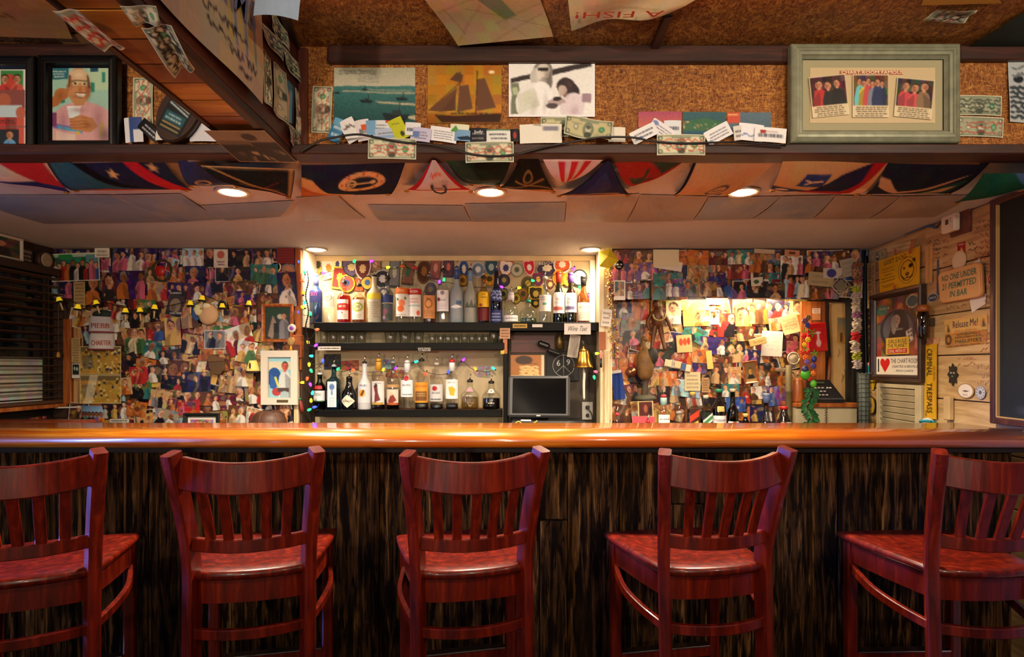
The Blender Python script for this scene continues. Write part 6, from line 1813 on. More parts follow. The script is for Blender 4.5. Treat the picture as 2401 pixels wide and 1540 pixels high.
MB().ball((0, 0, 0), .062, 14, 0, (1, .45, .5)).build('crown', mat('1d2f30', .8), t)
t = thing('wreath', 'dark wreath around a red ornament among the purple snapshots', 'wreath', WL.at(386, 636, .022))
MB().tube([(.055 * math.cos(a), .062 * math.sin(a), .004 * math.sin(5 * a)) for a in [2 * math.pi * k / 24 for k in range(25)]], .009, 7).build('ring', mat('3a3424', .9, bump=.6), t)
MB().ball((-.012, .0, 0), .032, 12, 0, (1, 1.1, .4)).build('ornament', mat('b81c1a', .35), t)
t = thing('hand_mirror', 'small round hand mirror with pale rim and handle', 'mirror', WL.at(649, 627, .02, 35))
MB().tube([(.030 * math.cos(a), .030 * math.sin(a), 0) for a in [2 * math.pi * k / 24 for k in range(25)]], .004, 7).build('rim', mat('c9b890', .4), t)
MB().lathe([(1e-6, 0), (.029, 0)], 20).build('glass', mat('6a7076', .08, .9), t)
MB().ball((0, .055, 0), .026, 12, 0, (.75, 1.2, .3)).build('back', mat('b09a8c', .5), t)
t = thing('flowered_sun_hat', 'cream cap with yellow flowers and blue ribbon', 'cap', WL.at(488, 736, .026))
MB().ball((.015, -.005, 0), .062, 16, 0, (1, 1.05, .5)).build('crown', mat('d2ab80', .85, bump=.3), t)
MB().ball((-.035, .02, .02), .035, 12, 0, (.9, 1, .4)).build('flower', mat('e2d8a0', .8), t)
MB().ball((.0, .045, .018), .030, 12, 0, (1.3, .6, .4)).build('visor', mat('e6dcc0', .8), t)
MB().sweep(smooth_path([(-.055, .06, .02), (-.06, .0, .03), (-.03, -.04, .03)], 5), .012, (1, 0, 0), .003).build('ribbon', mat('2a4f8a', .7), t)
t = thing('leather_pouch', 'brown leather pouch with flap hanging among snapshots', 'pouch', WL.at(517, 858, .03, 0))
MB().prism([(-.05, .04), (.045, .045), (.045, -.02), (.015, -.055), (-.02, -.05), (-.05, -.01)][::-1], 0, .016, 0, .1).build('body', mat('5a4026', .6, bump=.3), t)
MB().prism([(-.055, .04), (-.04, .07), (.05, .045), (.045, .03), (-.05, .025)][::-1], .014, .022, 0, .05).build('flap', mat('6a4a2c', .6), t)
t = thing('lampshade', 'yellow fringed lampshade with dark figure print', 'lampshade', WL.at(602, 856, .05))
MB().lathe([(.038, -.036), (.034, -.02), (.021, .026), (.019, .028)], 20, axis='y').build('shade', mat('d8bd62', .8, emit=.25), t)
MB().lathe([(.039, -.046), (.039, -.034)], 20, axis='y').build('fringe', mat('2a1c14', .9), t)
MB().prism([(-.004, -.02), (.004, -.02), (.006, 0), (.003, .014), (-.003, .014), (-.006, 0)], .040, .041).build('figure_print', mat('3a2818', .8), t)
t = thing('flat_cap', 'brown leather flat cap lying at the wall foot beside the cream post', 'cap', T(XX(630, 3.36), 3.36, ZZ(999, 3.36) - .01))
m = MB()
n = 18
rows = []
for i in range(7):
 v = i / 6
 rows.append([(.105 * math.cos(2 * math.pi * k / n) * math.cos(v * 1.45) ** .6, .085 * math.sin(2 * math.pi * k / n) * math.cos(v * 1.45) ** .6, .015 + .085 * math.sin(v * 1.5) + .012 * math.cos(2 * math.pi * k / n) * (1 - v)) for k in range(n)])
m.add([p for r in rows for p in r], [(i * n + k, i * n + (k + 1) % n, (i + 1) * n + (k + 1) % n, (i + 1) * n + k) for i in range(6) for k in range(n)] + [tuple(6 * n + k for k in range(n))], 0, True)
m.build('crown', mat('4f3122', .5, bump=.3, var=.2, vscale=20), t)
for k in range(6):
 a = 2 * math.pi * k / 6 + .3
 MB().tube([(.106 * math.cos(a) * math.cos(v * 1.45) ** .6, .086 * math.sin(a) * math.cos(v * 1.45) ** .6, .016 + .086 * math.sin(v * 1.5) + .012 * math.cos(a) * (1 - v)) for v in (0, .25, .5, .75, 1)], .0022, 5).build('seam', mat('6a4632', .6), t)
MB().box(-.15, -.05, .0, -.06, .05, .014, .006).build('visor', mat('4a1c16', .5), t)
t = thing('tall_bottle', 'clear tall bottle with silver neck hanging before snapshots', 'bottle', WL.at(540, 905, .05))
MB().lathe([(.012, -.05), (.014, -.02), (.012, .0), (.006, .03), (.005, .06)], 14, axis='y').build('glass_body', glass('d8dce0', .3), t)
MB().lathe([(.007, .058), (.007, .07)], 12, axis='y').build('cap', M_STEEL, t)
im = Im(30, 24, '8a7a6a')
im.speck(.06, .12).person(.3, .1, .12, PAL['t']).person(.6, .15, .12, PAL['a'])
t = picture(front(3.30), 433, 968, 517, 1030, 9, mat('151a18', .4), im, 'black_framed_photo', 'black-framed photo propped on the side counter', mount=mat('d8d0c4', .6), ins=6)
im = Im(40, 36, '6a8ab0')
im.g('5a80a8', '8aa4c0', 0, .35).r(0, .75, 1, 1, 'c09a5a')
for k, c in enumerate('kgkdvo'):
 im.person(.12 + k * .155, .28, .10, PAL[c], '7a4a30', '1a1412')
im.speck(.03)
sheet(front(3.32), [(192, 950), (240, 952), (250, 1004), (188, 1004)], im, 'beach_photograph', 'photo of friends on sand under blue sky, curling on the side counter', 'photograph', None, .002, print_mat(.25, .5), 'bow', .012)
im = Im(34, 14, 'c9c4bc')
im.lines(.05, .1, .95, .3, 1, '3a3834').r(.02, .4, .98, .95, '5a4f4a').speck(.06)
sheet(front(3.31), rc(258, 982, 303, 1004, 0), im, 'news_clipping', 'grey newspaper clipping at the foot of the photo wall', 'clipping', None, .002)
t = thing('wooden_figurine', 'small wooden figurine between the flat cap and the cream post', 'figurine', T(XX(670, 3.38), 3.38, ZZ(1000, 3.38) - .005))
MB().lathe([(.018, 0), (.016, .02), (.010, .035), (.014, .055), (.008, .07), (1e-6, .085)], 12).build('body', mat('a8682a', .5), t)
t = thing('skull_ornament', 'tan animal skull ornament with yellow beak on the corner post', 'ornament', WL.at(690, 805, .05, 0))
MB().ball((0, .01, 0), .024, 12, 0, (1, 1.2, .8)).build('skull', mat('a8854f', .7), t)
MB().lathe([(.010, -.045), (.006, -.02), (.004, 0)], 10, axis='y').build('beak', mat('d8a81e', .5), t)
t = thing('wooden_box', 'reddish wooden box hung on the corner post below the beads', 'box', WL.at(699, 812, .045))
MB().box(-14 * DL / F, -26 * DL / F, -.04, 14 * DL / F, 26 * DL / F, 0, .003).build('box', M_ORANGEWOOD, t)
MB().box(-11 * DL / F, -22 * DL / F, 0, 11 * DL / F, 3 * DL / F, .004, .001).build('door_panel', M_REDWOOD, t)
t = thing('charm_medallion', 'round purple and white medallion hanging on the corner post', 'medallion', WL.at(693, 771, .055))
MB().lathe([(1e-6, 0), (.024, 0), (.026, .004), (.022, .007), (1e-6, .008)], 20).build('rim', mat('cfc6b8', .35), t)
MB().lathe([(1e-6, .008), (.012, .009), (.012, .008)], 16).build('gem', mat('8a4ac0', .3), t)
# leg-lamp string
t = thing('novelty_light_string', 'string of little yellow shades on leg-shaped lamps across the snapshots', 'string lights', WL.at(400, 720, .075))
s = DL / F
lp = [(162, 706, 20), (205, 722, -8), (247, 713, 18), (314, 731, 0), (347, 730, 5), (381, 723, -4), (463, 714, 0), (490, 702, -6), (536, 720, 3), (597, 714, -3)]
wire = []
for x, y, r in lp:
 wire += [((x - 400) * s, (720 - y) * s + .012, -.004), ((x + 18 - 400) * s, (720 - y) * s + .004, -.006)]
MB().tube(smooth_path(wire, 3), .0022, 5).build('wire', mat('12140f', .5), t)
for x, y, r in lp:
 M_ = T((x - 400) * s, (720 - y) * s, 0) @ Matrix.Rotation(math.radians(r), 4, 'Z')
 m = MB()
 m.lathe([(.018, -.012), (.015, -.004), (.010, .014), (.008, .015)], 14, 0, axis='y')
 m.lathe([(.021, -.022), (.019, -.011)], 14, 1, axis='y')
 m.lathe([(.0035, -.062), (.0045, -.05), (.004, -.04), (.0065, -.022)], 8, 2, axis='y')
 m.lathe([(.008, -.066), (.007, -.061)], 10, 3, axis='y')
 m.build('leg_lamp', [mat('e0bc1c', .6, emit=.3), mat('15110d', .8), mat('e0bb8a', .5), mat('8a8a34', .5)], t, M_)
# window and blind on the side wall
ft = struct(MB().box(0, 0, 0, .001, .001, .001).build('window_1', mat('2a1a12', .5)))
wy0, wy1, wz0, wz1 = 2.55, 3.385, ZZ(940, 3.4), ZZ(644, 3.4)
bpy.data.objects.remove(ft)
m = MB()
for a in ((wy0, wz0 - .04, wy1, wz0), (wy0, wz1, wy1, wz1 + .05), (wy1 - .03, wz0, wy1, wz1), (2.93, wz0, 2.955, wz1)):
 m.box(-2.75, a[0], a[1], -2.735, a[2], a[3])
ft = struct(m.build('window_1', mat('2e2018', .5)))
MB().box(-2.748, wy0, wz0, -2.746, wy1, wz1).build('pane', mat('10161c', .08), ft)
im = Im(30, 24, 'c9c6bc')
im.speck(.02, .05)
for k in range(5):
 im.r(0, k * .2, 1, k * .2 + .06, 'aaa69c', .5)
o = sheet_local(LW.frame(Vector((-2.75, 3.20, wz0 + .125)), .006), hw_rect(.30, .24), im, 'window_paper', 'white paper sheet taped to the dark window behind the blind', 'paper')
bl = thing('venetian_blind', 'half-open dark wooden venetian blind over the dark window', 'blind', T(-2.70, (wy0 + 3.42) / 2, wz1))
hl = (3.42 - wy0) / 2
nsl = 16
for k in range(nsl):
 z = -.03 - k * (wz1 - wz0 - .05) / (nsl - 1)
 MB().box(-.022, -hl, -.0015, .022, hl, .0015, .001).build('slat', mat('5c4230', .45, var=.15), bl, T(0, 0, z) @ Matrix.Rotation(math.radians(-12), 4, 'Y'))
MB().box(-.026, -hl, -.012, .026, hl, .03, .003).build('headrail', mat('33221a', .5), bl)
MB().box(-.024, -hl, wz0 - wz1 - .012, .024, hl, wz0 - wz1 + .008, .003).build('bottom_rail', mat('4a3020', .5), bl)
for yv in (-hl + .1, 0, hl - .1):
 MB().tube([(.018, yv, 0), (.018, yv, wz0 - wz1)], .0012, 5).build('ladder_cord', mat('4a3a2c', .7), bl)
t = thing('blind_tassel', 'yellow wooden tassel on the blind cord', 'tassel', T(-2.66, 3.36, ZZ(838, 3.36)))
MB().lathe([(.008, 0), (.010, .01), (.006, .03), (.002, .034)], 12).build('knob', mat('b5802a', .5), t)
MB().tube([(0, 0, .03), (0, 0, wz1 - ZZ(838, 3.36))], .0012, 5).build('cord', mat('6a5a44', .7), t)
sbox('trim_window_side', XX(153, DL), DL - .02, wz0 - .02, XX(172, DL), DL + .001, ZZ(748, DL), M_ORANGEWOOD, .003)
sbox('trim_window_inner', XX(174, DL), DL - .008, wz0 - .06, XX(196, DL), DL + .001, ZZ(735, DL), M_TANWOOD, .002)
sbox('trim_window_sill', -2.75, 2.5, wz0 - .036, -2.655, 3.43, wz0 - .014, M_ORANGEWOOD, .003)
t = thing('sticker_board', 'dark board with yellow lettered sticker and orange picture below the sill', 'sign', LW.frame(Vector((-2.75, 3.0, wz0 - .125)), .004))
MB().box(-.45, -.055, 0, .40, .055, .01, .002).build('board', mat('16120f', .5), t)
lettering(t, 'COCKY', .185, .012, .085, .030, 'b8a83a', .0105)
lettering(t, 'CUPPER', .19, -.022, .092, .028, 'b8a83a', .0105)
im = Im(30, 16, '7a3a1c')
im.speck(.1, .14)
sheet_local(T(.31, -.004, .0105), hw_rect(.12, .085), im, 'orange_picture', parent=t)
im = Im(14, 14, '3a1c14')
im.e(.5, .6, .35, .3, '8a4a24').e(.5, .3, .2, .15, 'b07a3a').speck(.05)
sheet_local(T(.03, -.004, .0105), hw_rect(.10, .08), im, 'crest_picture', parent=t)
tag(MB().box(-.075, -.004, -.004, .075, .004, .004, .001).build('white_rule', mat('d8d4cc', .5), None, front(3.36).at(158, 955, 0, 2)), 'thin white strip lying under the window sill', 'ruler')
t = thing('side_ledge', 'rounded red-brown end of a side ledge rising behind the bar top', 'ledge', T(-2.25, 2.86, .945))
MB().box(-.42, -.10, 0, .10, .12, ZZ(990, 2.80) - .945, .012).build('ledge', wood('side_ledge_wood', [(0.3, '4a1408'), (0.6, '7a2a12'), (.8, '96401c')], 0, .35, .4, 3, 14, .04), t)
im = Im(30, 24, '4a3f3c')
im.speck(.05, .1).person(.3, .15, .14, PAL['k']).person(.65, .2, .13, PAL['d'])
a, b = LW.hit(-55, 575), LW.hit(52, 628)
t = thing('white_framed_photo', 'white-framed photo leaning under the low ceiling above the blind', 'picture', LW.frame(Vector((-2.75, 2.985, 1.962)), .04))
frame_mesh(.36, .125, .014, .016, [(0, 0), (0, .8), (.3, 1), (.8, .9), (1, .3)]).build('frame', mat('c4bcb0', .5), t)
sheet_local(T(0, 0, .004), hw_rect(.335, .10), im, 'print', parent=t)
MB().box(-.179, -.062, -.002, .179, .062, .001).build('backing', mat('2a2018', .8), t)
im = Im(24, 16, '2a2626')
im.lines(.05, .1, .95, .9, 3, 'c8c2b8', .3).speck(.03)
sheet_local(LW.frame(Vector((-2.75, 3.228, 1.945)), .012), hw_rect(.095, .085), im, 'lettered_sign', 'small dark sign with white letters between white frame and drum', 'sign')
t = thing('round_drum', 'round hide drum on the wall under the low ceiling', 'drum', LW.frame(Vector((-2.75, 3.347, 1.942)), .032))
MB().lathe([(.048, -.03), (.056, -.025), (.056, 0), (.052, .004)], 24).build('rim', mat('3a2418', .5), t)
MB().lathe([(1e-6, .006), (.030, .0055), (.052, .003)], 24).build('drum_skin', mat('a8967e', .7, var=.15, vscale=20), t)
# header snapshots and recess snapshots
LM['H'] = [(1559, 607, 'the blank cream sheet'), (1451, 681, 'the dark polaroid'), (1520, 680, 'the looped silver lanyard'), (1628, 658, 'the round wooden badge'), (1845, 615, 'the white-topped photo of three'), (1965, 675, 'the woven square'), (1770, 660, 'the white pocket flag'), (1480, 620, 'the black skull mask'), (1690, 615, 'the green visor photo'), (1900, 655, 'the long cream slip'), (1960, 625, 'the grey note card'), (1720, 610, 'the red-edged teal photo')]
LM['R'] = [(1540, 760, 'the carved wooden figure'), (1510, 860, 'the carved pelican'), (1672, 745, 'the small polaroid'), (1808, 805, 'the white square note'), (1850, 760, 'the peach note'), (1770, 800, 'the wooden block sign'), (1608, 803, 'the red-figured card'), (1450, 905, 'the blue cloth'), (1855, 840, 'the shell disc'), (1890, 830, 'the parrot garland'), (1918, 790, 'the red gift bag'), (1590, 860, 'the row of matchbooks'), (1640, 880, 'the pale lined sheet'), (1478, 870, 'the copper ladle'), (1750, 860, 'the leaning wooden frame'), (1500, 970, 'the tan polaroid')]
random.seed(5)
SNAPN[0] = 400
fill('H', HD, 1432, 586, 2020, 697, 45, 37, lambda x, y: 'pbmnkdbovae', lambda x, y: 'itwobvuae', base=-.062)
for ln in '''1440 588 1475 620 0 m ir
1475 588 1515 625 0 b o
1510 588 1535 620 0 b y
1455 618 1500 660 0 p iiv
1500 615 1540 655 2 v wi
1530 640 1600 672 0 e k
1590 588 1660 622 0 o oo
1660 590 1710 622 0 b mm
1705 586 1765 622 0 e wcw
1705 620 1758 655 2 m rri
1610 622 1660 655 0 s tot
1560 655 1610 696 0 v wwv
1605 655 1650 696 0 a at
1640 660 1680 696 0 b t
1675 655 1715 696 0 n wu
1660 640 1700 668 0 p u
1755 592 1800 640 -4 s oob
1785 640 1830 668 0 e wa
1828 600 1880 645 0 w kti
1835 640 1895 698 0 k lrlcw
1880 600 1930 640 0 d ob
1900 590 1945 625 2 p iv
1925 600 1965 640 -3 b iw
1895 672 1945 700 0 b oi
1750 660 1800 697 0 d kk
1795 665 1838 700 0 d t F
1955 588 1990 612 6 b b
1990 586 2018 640 0 n i'''.split('\n'):
 q = ln.split()
 fl = q[7] if len(q) > 7 else ''
 snap('H', HD, *[float(v) for v in q[:4]], float(q[4]), q[5], q[6], None, False, fl == 'F', base=-.062)
snap('H', HD, 1438, 658, 1465, 704, 0, 'e', 't', None, True, label='dark polaroid with white frame at the gold garland', base=-.06)
B2 = -.10
SNAPN[0] = 640
fill('R', RB, 1430, 700, 1890, 1000, 47, 41, lambda x, y: 'tctobsy' if (y < 790 and 1560 < x < 1880) else 'bdtosmknabt', lambda x, y: 'wtrockbym', base=B2)  # paler golden prints in the tube lamp's zone put its glow into colour
for ln in '''1445 700 1480 745 0 n w
1480 702 1520 750 0 o or
1455 735 1500 790 -6 a a
1460 775 1500 810 4 d i F
1560 705 1595 760 0 c w
1595 700 1660 728 0 y y
1600 728 1660 765 2 y o F
1640 720 1690 765 -4 t wr
1655 698 1690 715 0 w v
1600 765 1655 800 -28 e k
1680 735 1720 790 0 r rk
1722 715 1760 765 0 y y F
1755 710 1800 760 0 o tbo
1790 705 1845 760 -10 n irw
1800 745 1840 775 6 t oo
1725 765 1765 800 0 b tb
1640 790 1700 830 -4 p tw
1700 800 1745 850 4 k tt
1560 800 1600 830 10 k ko
1535 820 1585 860 -6 d iw
1580 825 1620 860 4 r rro
1620 820 1660 855 0 o to
1600 850 1655 875 -4 p oi
1500 760 1530 800 0 b o
1655 835 1715 865 0 b it
1665 850 1710 900 -4 d tb
1705 860 1735 900 0 t w
1740 820 1780 850 -6 n iv
1775 850 1815 880 6 d to
1790 870 1840 905 -4 b wo
1450 830 1490 870 0 o or
1440 800 1470 840 0 m o
1540 900 1590 945 8 k kt
1430 860 1470 890 0 o t
1575 890 1640 930 -6 l aa
1758 905 1800 935 4 w ba
1700 930 1745 965 0 u uu
1795 905 1845 950 6 v uv
1690 900 1730 930 0 e wt
1640 905 1680 930 -10 b o
1545 870 1585 905 0 o to
1840 800 1875 830 -4 i io'''.split('\n'):
 q = ln.split()
 fl = q[7] if len(q) > 7 else ''
 snap('R', RB, *[float(v) for v in q[:4]], float(q[4]), q[5], q[6], None, False, fl == 'F', base=B2)
snap('R', RB, 1661, 729, 1684, 761, 0, 'k', 'ww', None, True, label='small polaroid with bright white frame in the glowing recess', base=B2)
OH = -.062 + .00016 * 520
OR_ = .045
def paper(pl, x0, y0, x1, y1, rot, bg, label, name='paper_sheet', cat='paper', lines=0, ink='8a8070', off=None, ops=(), curl=None, amt=.004, txt=None):
 im = Im(28, 24, bg)
 if lines:
  im.lines(.1, .12, .9, .9, lines, ink, .2)
 for op in ops:
  getattr(im, op[0])(*op[1:])
 im.speck(.015)
 o = sheet(pl, rc(x0, y0, x1, y1, rot), im, name, label, cat, None, off, print_mat(.6, .25), curl, amt)
 for s, cx, cy, w, h, c in txt or ():
  lettering(o, s, cx, cy, w, h, c, .001 + (amt if curl else 0))
 return o
paper(HD, 1532, 612, 1597, 634, -9, 'cfc8b8', 'second blank sheet slipping out below the cream one', off=.024)
paper(HD, 1529, 587, 1589, 627, 0, 'cbbf9c', 'blank cream sheet pinned to the header', off=.026)
paper(HD, 1764, 586, 1812, 596, -3, 'b59c84', 'tan paper strip along the header top', off=.024)
paper(HD, 1890, 640, 1950, 672, -5, 'a8946c', 'long cream slip under the woven square', off=.024, lines=2)
paper(HD, 1925, 630, 1968, 654, 0, 'b8b0a4', 'pale card with a blue flower print', off=.025, ops=[('e', .45, .5, .25, .4, '3a3a7a')])
paper(HD, 1966, 608, 2000, 650, 12, '9a9080', 'grey note card at the header corner', off=.024, lines=3)
paper(HD, 1756, 652, 1784, 672, 4, 'c9c0ae', 'white pocket flag with a small green tree', 'pocket_flag', 'flag', off=.03, ops=[('e', .45, .5, .22, .22, '3a5a3a'), ('r', .43, .6, .47, .8, '3a3a2a')])
paper(HD, 1835, 588, 1870, 602, -4, 'b87a5a', 'small terracotta ticket on the header', off=.025, ops=[('r', .3, .3, .7, .7, '5a3424')])
t = thing('wooden_badge', 'round wooden badge hanging on the header snapshots', 'badge', HD.at(1627, 659, .032))
MB().lathe([(1e-6, 0), (.024, 0), (.025, .004), (.021, .007), (1e-6, .006)], 22).build('disc', mat('a8804a', .6), t)
MB().lathe([(1e-6, .007), (.012, .008), (.014, .006)], 16).build('stamp', mat('7a5428', .7), t)
t = thing('skull_mask', 'black skull mask hanging beside the yellow paper', 'mask', HD.at(1448, 624, .045))
MB().ball((0, 0, 0), .028, 14, 0, (1, 1.05, .6)).build('skull', mat('0f0e10', .4), t)
for x in (-.009, .010):
 MB().ball((x, .0, .014), .006, 8, 0, (1.1, .9, .5)).build('eye', mat('d8d4c8', .5), t)
MB().box(-.008, -.018, .011, .010, -.013, .016, .001).build('teeth', mat('c9c2a8', .5), t)
MB().tube(smooth_path([(.0, -.028, 0), (-.004, -.045, .0), (.004, -.06, 0)], 4), .0016, 5).build('ribbon', mat('141214', .7), t)
t = thing('woven_square', 'rattan-strung square frame hanging at the header corner', 'ornament', HD.at(1965, 672, .03, 45))
for k in range(4):
 a, b = [(-.042, -.042), (.042, -.042), (.042, .042), (-.042, .042)][k], [(.042, -.042), (.042, .042), (-.042, .042), (-.042, -.042)][k]
 MB().tube([(a[0], a[1], 0), (b[0], b[1], 0)], .0035, 6).build('cane', mat('a89478', .7), t)
MB().box(-.03, -.03, -.002, .03, .03, .002, .001).build('panel', mat('6f6a56', .7), t)
for k in range(3):
 MB().tube([(-.052 + .01 * k, .02 - .045 * k, .003), (0, -.055 + .006 * k, .004), (.052 - .01 * k, .02 - .045 * k, .003)], .002, 5).build('string', mat('b8a080', .7), t)
def lanyard(pl, pts, r, col, label, off, name='lanyard', pend=None, metal=0.0):
 c = pl.hit(*pts[0])
 t = thing(name, label, 'lanyard', pl.frame(c, off))
 P = [((pl.hit(*p) - c).dot(pl.r), (pl.hit(*p) - c).dot(pl.u), .003 * math.sin(k)) for k, p in enumerate(pts)]
 MB().tube(smooth_path(P, 5), r, 6).build('cord', mat(col, .4, metal), t)
 if pend:
  MB().ball(P[-1], pend[0], 10, 0, (1, 1.2, .5)).build('pendant', mat(pend[1], .4), t)
 return t
lanyard(HD, [(1470, 690), (1478, 678), (1500, 672), (1512, 664), (1505, 690), (1480, 694), (1468, 688)], .0014, 'b8b8c8', 'looped silver lanyard below the violet snapshots', .032, metal=.6)
lanyard(HD, [(1486, 600), (1484, 620), (1486, 660)], .0012, 'c9a04a', 'thin gold chain with a cream charm over violet snapshots', .032, 'gold_chain', (.008, 'd8c484'), .6)
lanyard(HD, [(1760, 590), (1770, 612), (1786, 640), (1782, 668)], .0014, '1a1618', 'black cord with a dark tag hanging on the header', .032, 'black_lanyard', (.008, '3a3a44'))
lanyard(HD, [(1715, 588), (1712, 640), (1705, 690)], .0012, '241c1c', 'thin black wire running down the header', .033, 'black_wire')
t = thing('yellow_paper_bag', 'bright yellow paper cone lit by the downlight at the alcove edge', 'paper', front(3.40).at(1426, 612, 0))
MB().add([(-.055, .055, 0), (.01, .072, .01), (.06, .0, .02), (.0, -.05, .035), (-.058, -.035, .02), (-.01, .02, .05)], [(0, 4, 5), (4, 3, 5), (3, 2, 5), (2, 1, 5), (1, 0, 5), (0, 1, 2, 3, 4)]).build('cone', mat('d8c020', .7), t)
random.seed(12)
t = thing('gold_bead_garland', 'gold and red bead garland hanging on the cream post', 'garland', front(3.415).at(1432, 730, 0))
for k in range(110):
 v = k / 109
 x = (-.012 + .035 * v + random.uniform(-.022, .022))
 m = MB().ball((x, .26 - .52 * v, random.uniform(-.01, .012)), random.uniform(.005, .0075), 6, 0, rings=4)
 m.build('bead', mat('d0a848', .3, .7) if random.random() < .75 else mat('8a2a1e', .4) if random.random() < .6 else mat('e8dcb8', .4), t)
paper(front(3.408), 1410, 725, 1433, 765, -5, 'e2ddd4', 'white note pinned on the cream post above the garland end', off=.005, lines=3, txt=None)
paper(front(3.41), 1404, 778, 1420, 820, 0, '9a5a3a', 'brick-red scrap on the alcove post', off=.004, lines=0)
t = thing('pink_marker', 'pink marker hanging beside the cream post', 'marker', front(3.40).at(1409, 832, 0))
MB().lathe([(.007, -.022), (.0085, -.015), (.0085, .018), (.004, .026)], 12, axis='y').build('cap', mat('c87a78', .5), t)
MB().lathe([(.007, -.075), (.007, -.022)], 12, axis='y').build('barrel', mat('1a1a20', .4), t)
# carved figures
t = thing('carved_figure', 'carved wooden long-legged figure with beads hanging in the recess', 'carving', front(3.545).at(1542, 762, 0))
CW = mat('5f361a', .5, var=.25, vscale=30)
s = 3.545 / F
MB().ball((-4 * s, 50 * s, .0), 10 * s, 12, 0, (.8, 1.1, .8)).build('head', CW, t)
MB().lathe([(6 * s, -8 * s), (14 * s, 5 * s), (15 * s, 24 * s), (10 * s, 36 * s), (5 * s, 42 * s)], 14, axis='y').build('torso', CW, t)
MB().tube(smooth_path([(-5 * s, 0, 0), (-10 * s, -25 * s, 0), (-15 * s, -58 * s, .01)], 4), [7 * s, 7 * s, 6 * s, 6 * s, 5 * s, 5 * s, 4.5 * s, 4.5 * s, 4 * s], 10).build('leg', CW, t)
MB().tube(smooth_path([(5 * s, 0, 0), (10 * s, -25 * s, 0), (17 * s, -60 * s, .01)], 4), [7 * s, 7 * s, 6 * s, 6 * s, 5 * s, 5 * s, 4.5 * s, 4.5 * s, 4 * s], 10).build('leg', CW, t)
MB().tube(smooth_path([(10 * s, 30 * s, 0), (22 * s, 12 * s, .01), (32 * s, -14 * s, .01)], 4), [5 * s] * 6 + [4 * s] * 3, 8).build('arm', CW, t)
MB().tube(smooth_path([(-12 * s, 30 * s, 0), (-24 * s, 8 * s, .01), (-20 * s, -12 * s, .01)], 4), [5 * s] * 6 + [4 * s] * 3, 8).build('arm', CW, t)
for k in range(14):
 a = math.pi * k / 13
 MB().ball((-14 * s * math.cos(a), 22 * s - 12 * s * math.sin(a), 14 * s), 2.6 * s, 6, 0, rings=4).build('bead', mat('b09a5a', .5), t)
t = thing('carved_pelican', 'tall carved wooden pelican with dark wing on a round grey base', 'carving', front(3.50).at(1513, 932, 0))
s = 3.50 / F
MB().box(-.035, .9005 - ZZ(932, 3.5), -.03, .035, -6 * s, .03, .004).build('pedestal', mat('3a2616', .7, var=.2), t)
PW = mat('6e4d22', .7, var=.3, vscale=25, bump=.3)
MB().lathe([(24 * s, -6 * s), (26 * s, 0), (20 * s, 5 * s), (10 * s, 7 * s)], 20, axis='y').build('base', mat('4a4636', .7), t)
MB().tube(smooth_path([(-2 * s, 5 * s, 0), (0, 30 * s, 0), (2 * s, 45 * s, 0)], 5), [8 * s] * 4 + [7 * s] * 4 + [9 * s] * 3, 10).build('leg_post', mat('3c3222', .7), t)
MB().lathe([(8 * s, 40 * s), (16 * s, 50 * s), (20 * s, 72 * s), (19 * s, 92 * s), (14 * s, 108 * s), (7 * s, 116 * s)], 16, axis='y').build('body', PW, t)
MB().ball((14 * s, 98 * s, 10 * s), 16 * s, 12, 0, (.9, 1.2, .45)).build('wing', mat('262018', .7), t)
MB().tube(smooth_path([(0, 112 * s, 0), (-6 * s, 124 * s, 0), (-3 * s, 134 * s, .0)], 4), [7 * s] * 5 + [6 * s] * 4, 10).build('neck', PW, t)
MB().ball((-2 * s, 137 * s, 0), 8 * s, 10).build('head', PW, t)
MB().lathe([(4 * s, 0), (1.2 * s, 26 * s)], 8, axis='y').build('beak', mat('8a6a34', .6), t, T(-4 * s, 132 * s, .006) @ Matrix.Rotation(math.radians(160), 4, 'Z'))
# other things in the recess
FP = front(3.585)
paper(FP, 1784, 776, 1833, 835, -3, 'd8d2c8', 'white square note with faint handwriting in the recess', 'white_note', 'note', off=.01, ops=[('scribble', .2, .2, .8, .8, 4, 'a8a49c', .008)])
paper(FP, 1831, 738, 1872, 782, 14, 'c9976e', 'peach note with handwriting beside the wooden panel', 'peach_note', 'note', off=.006, ops=[('scribble', .15, .2, .85, .8, 4, '8a5a3a', .012)], curl='edge', amt=.012)
paper(FP, 1586, 785, 1622, 826, 4, 'd2b078', 'tan card with three red figures in the recess', 'red_figure_card', 'card', off=.004, ops=[('e', .3, .4, .12, .2, 'b84a30'), ('e', .55, .4, .12, .2, 'b84a30'), ('e', .78, .38, .1, .2, 'a83a2a')])
paper(FP, 1605, 872, 1642, 916, 0, 'c9b88e', 'pale lined sheet above the whisky bottles', 'lined_sheet', 'paper', off=.002, lines=4)
paper(FP, 1645, 885, 1662, 920, 0, 'a8835a', 'tan printed strip beside the pale lined sheet', 'printed_strip', 'paper', off=.002, lines=5, ink='5a3a20')
paper(FP, 1656, 822, 1670, 865, 6, 'cdb868', 'narrow cream ruler-like strip in the recess', 'cream_strip', 'paper', off=.006)
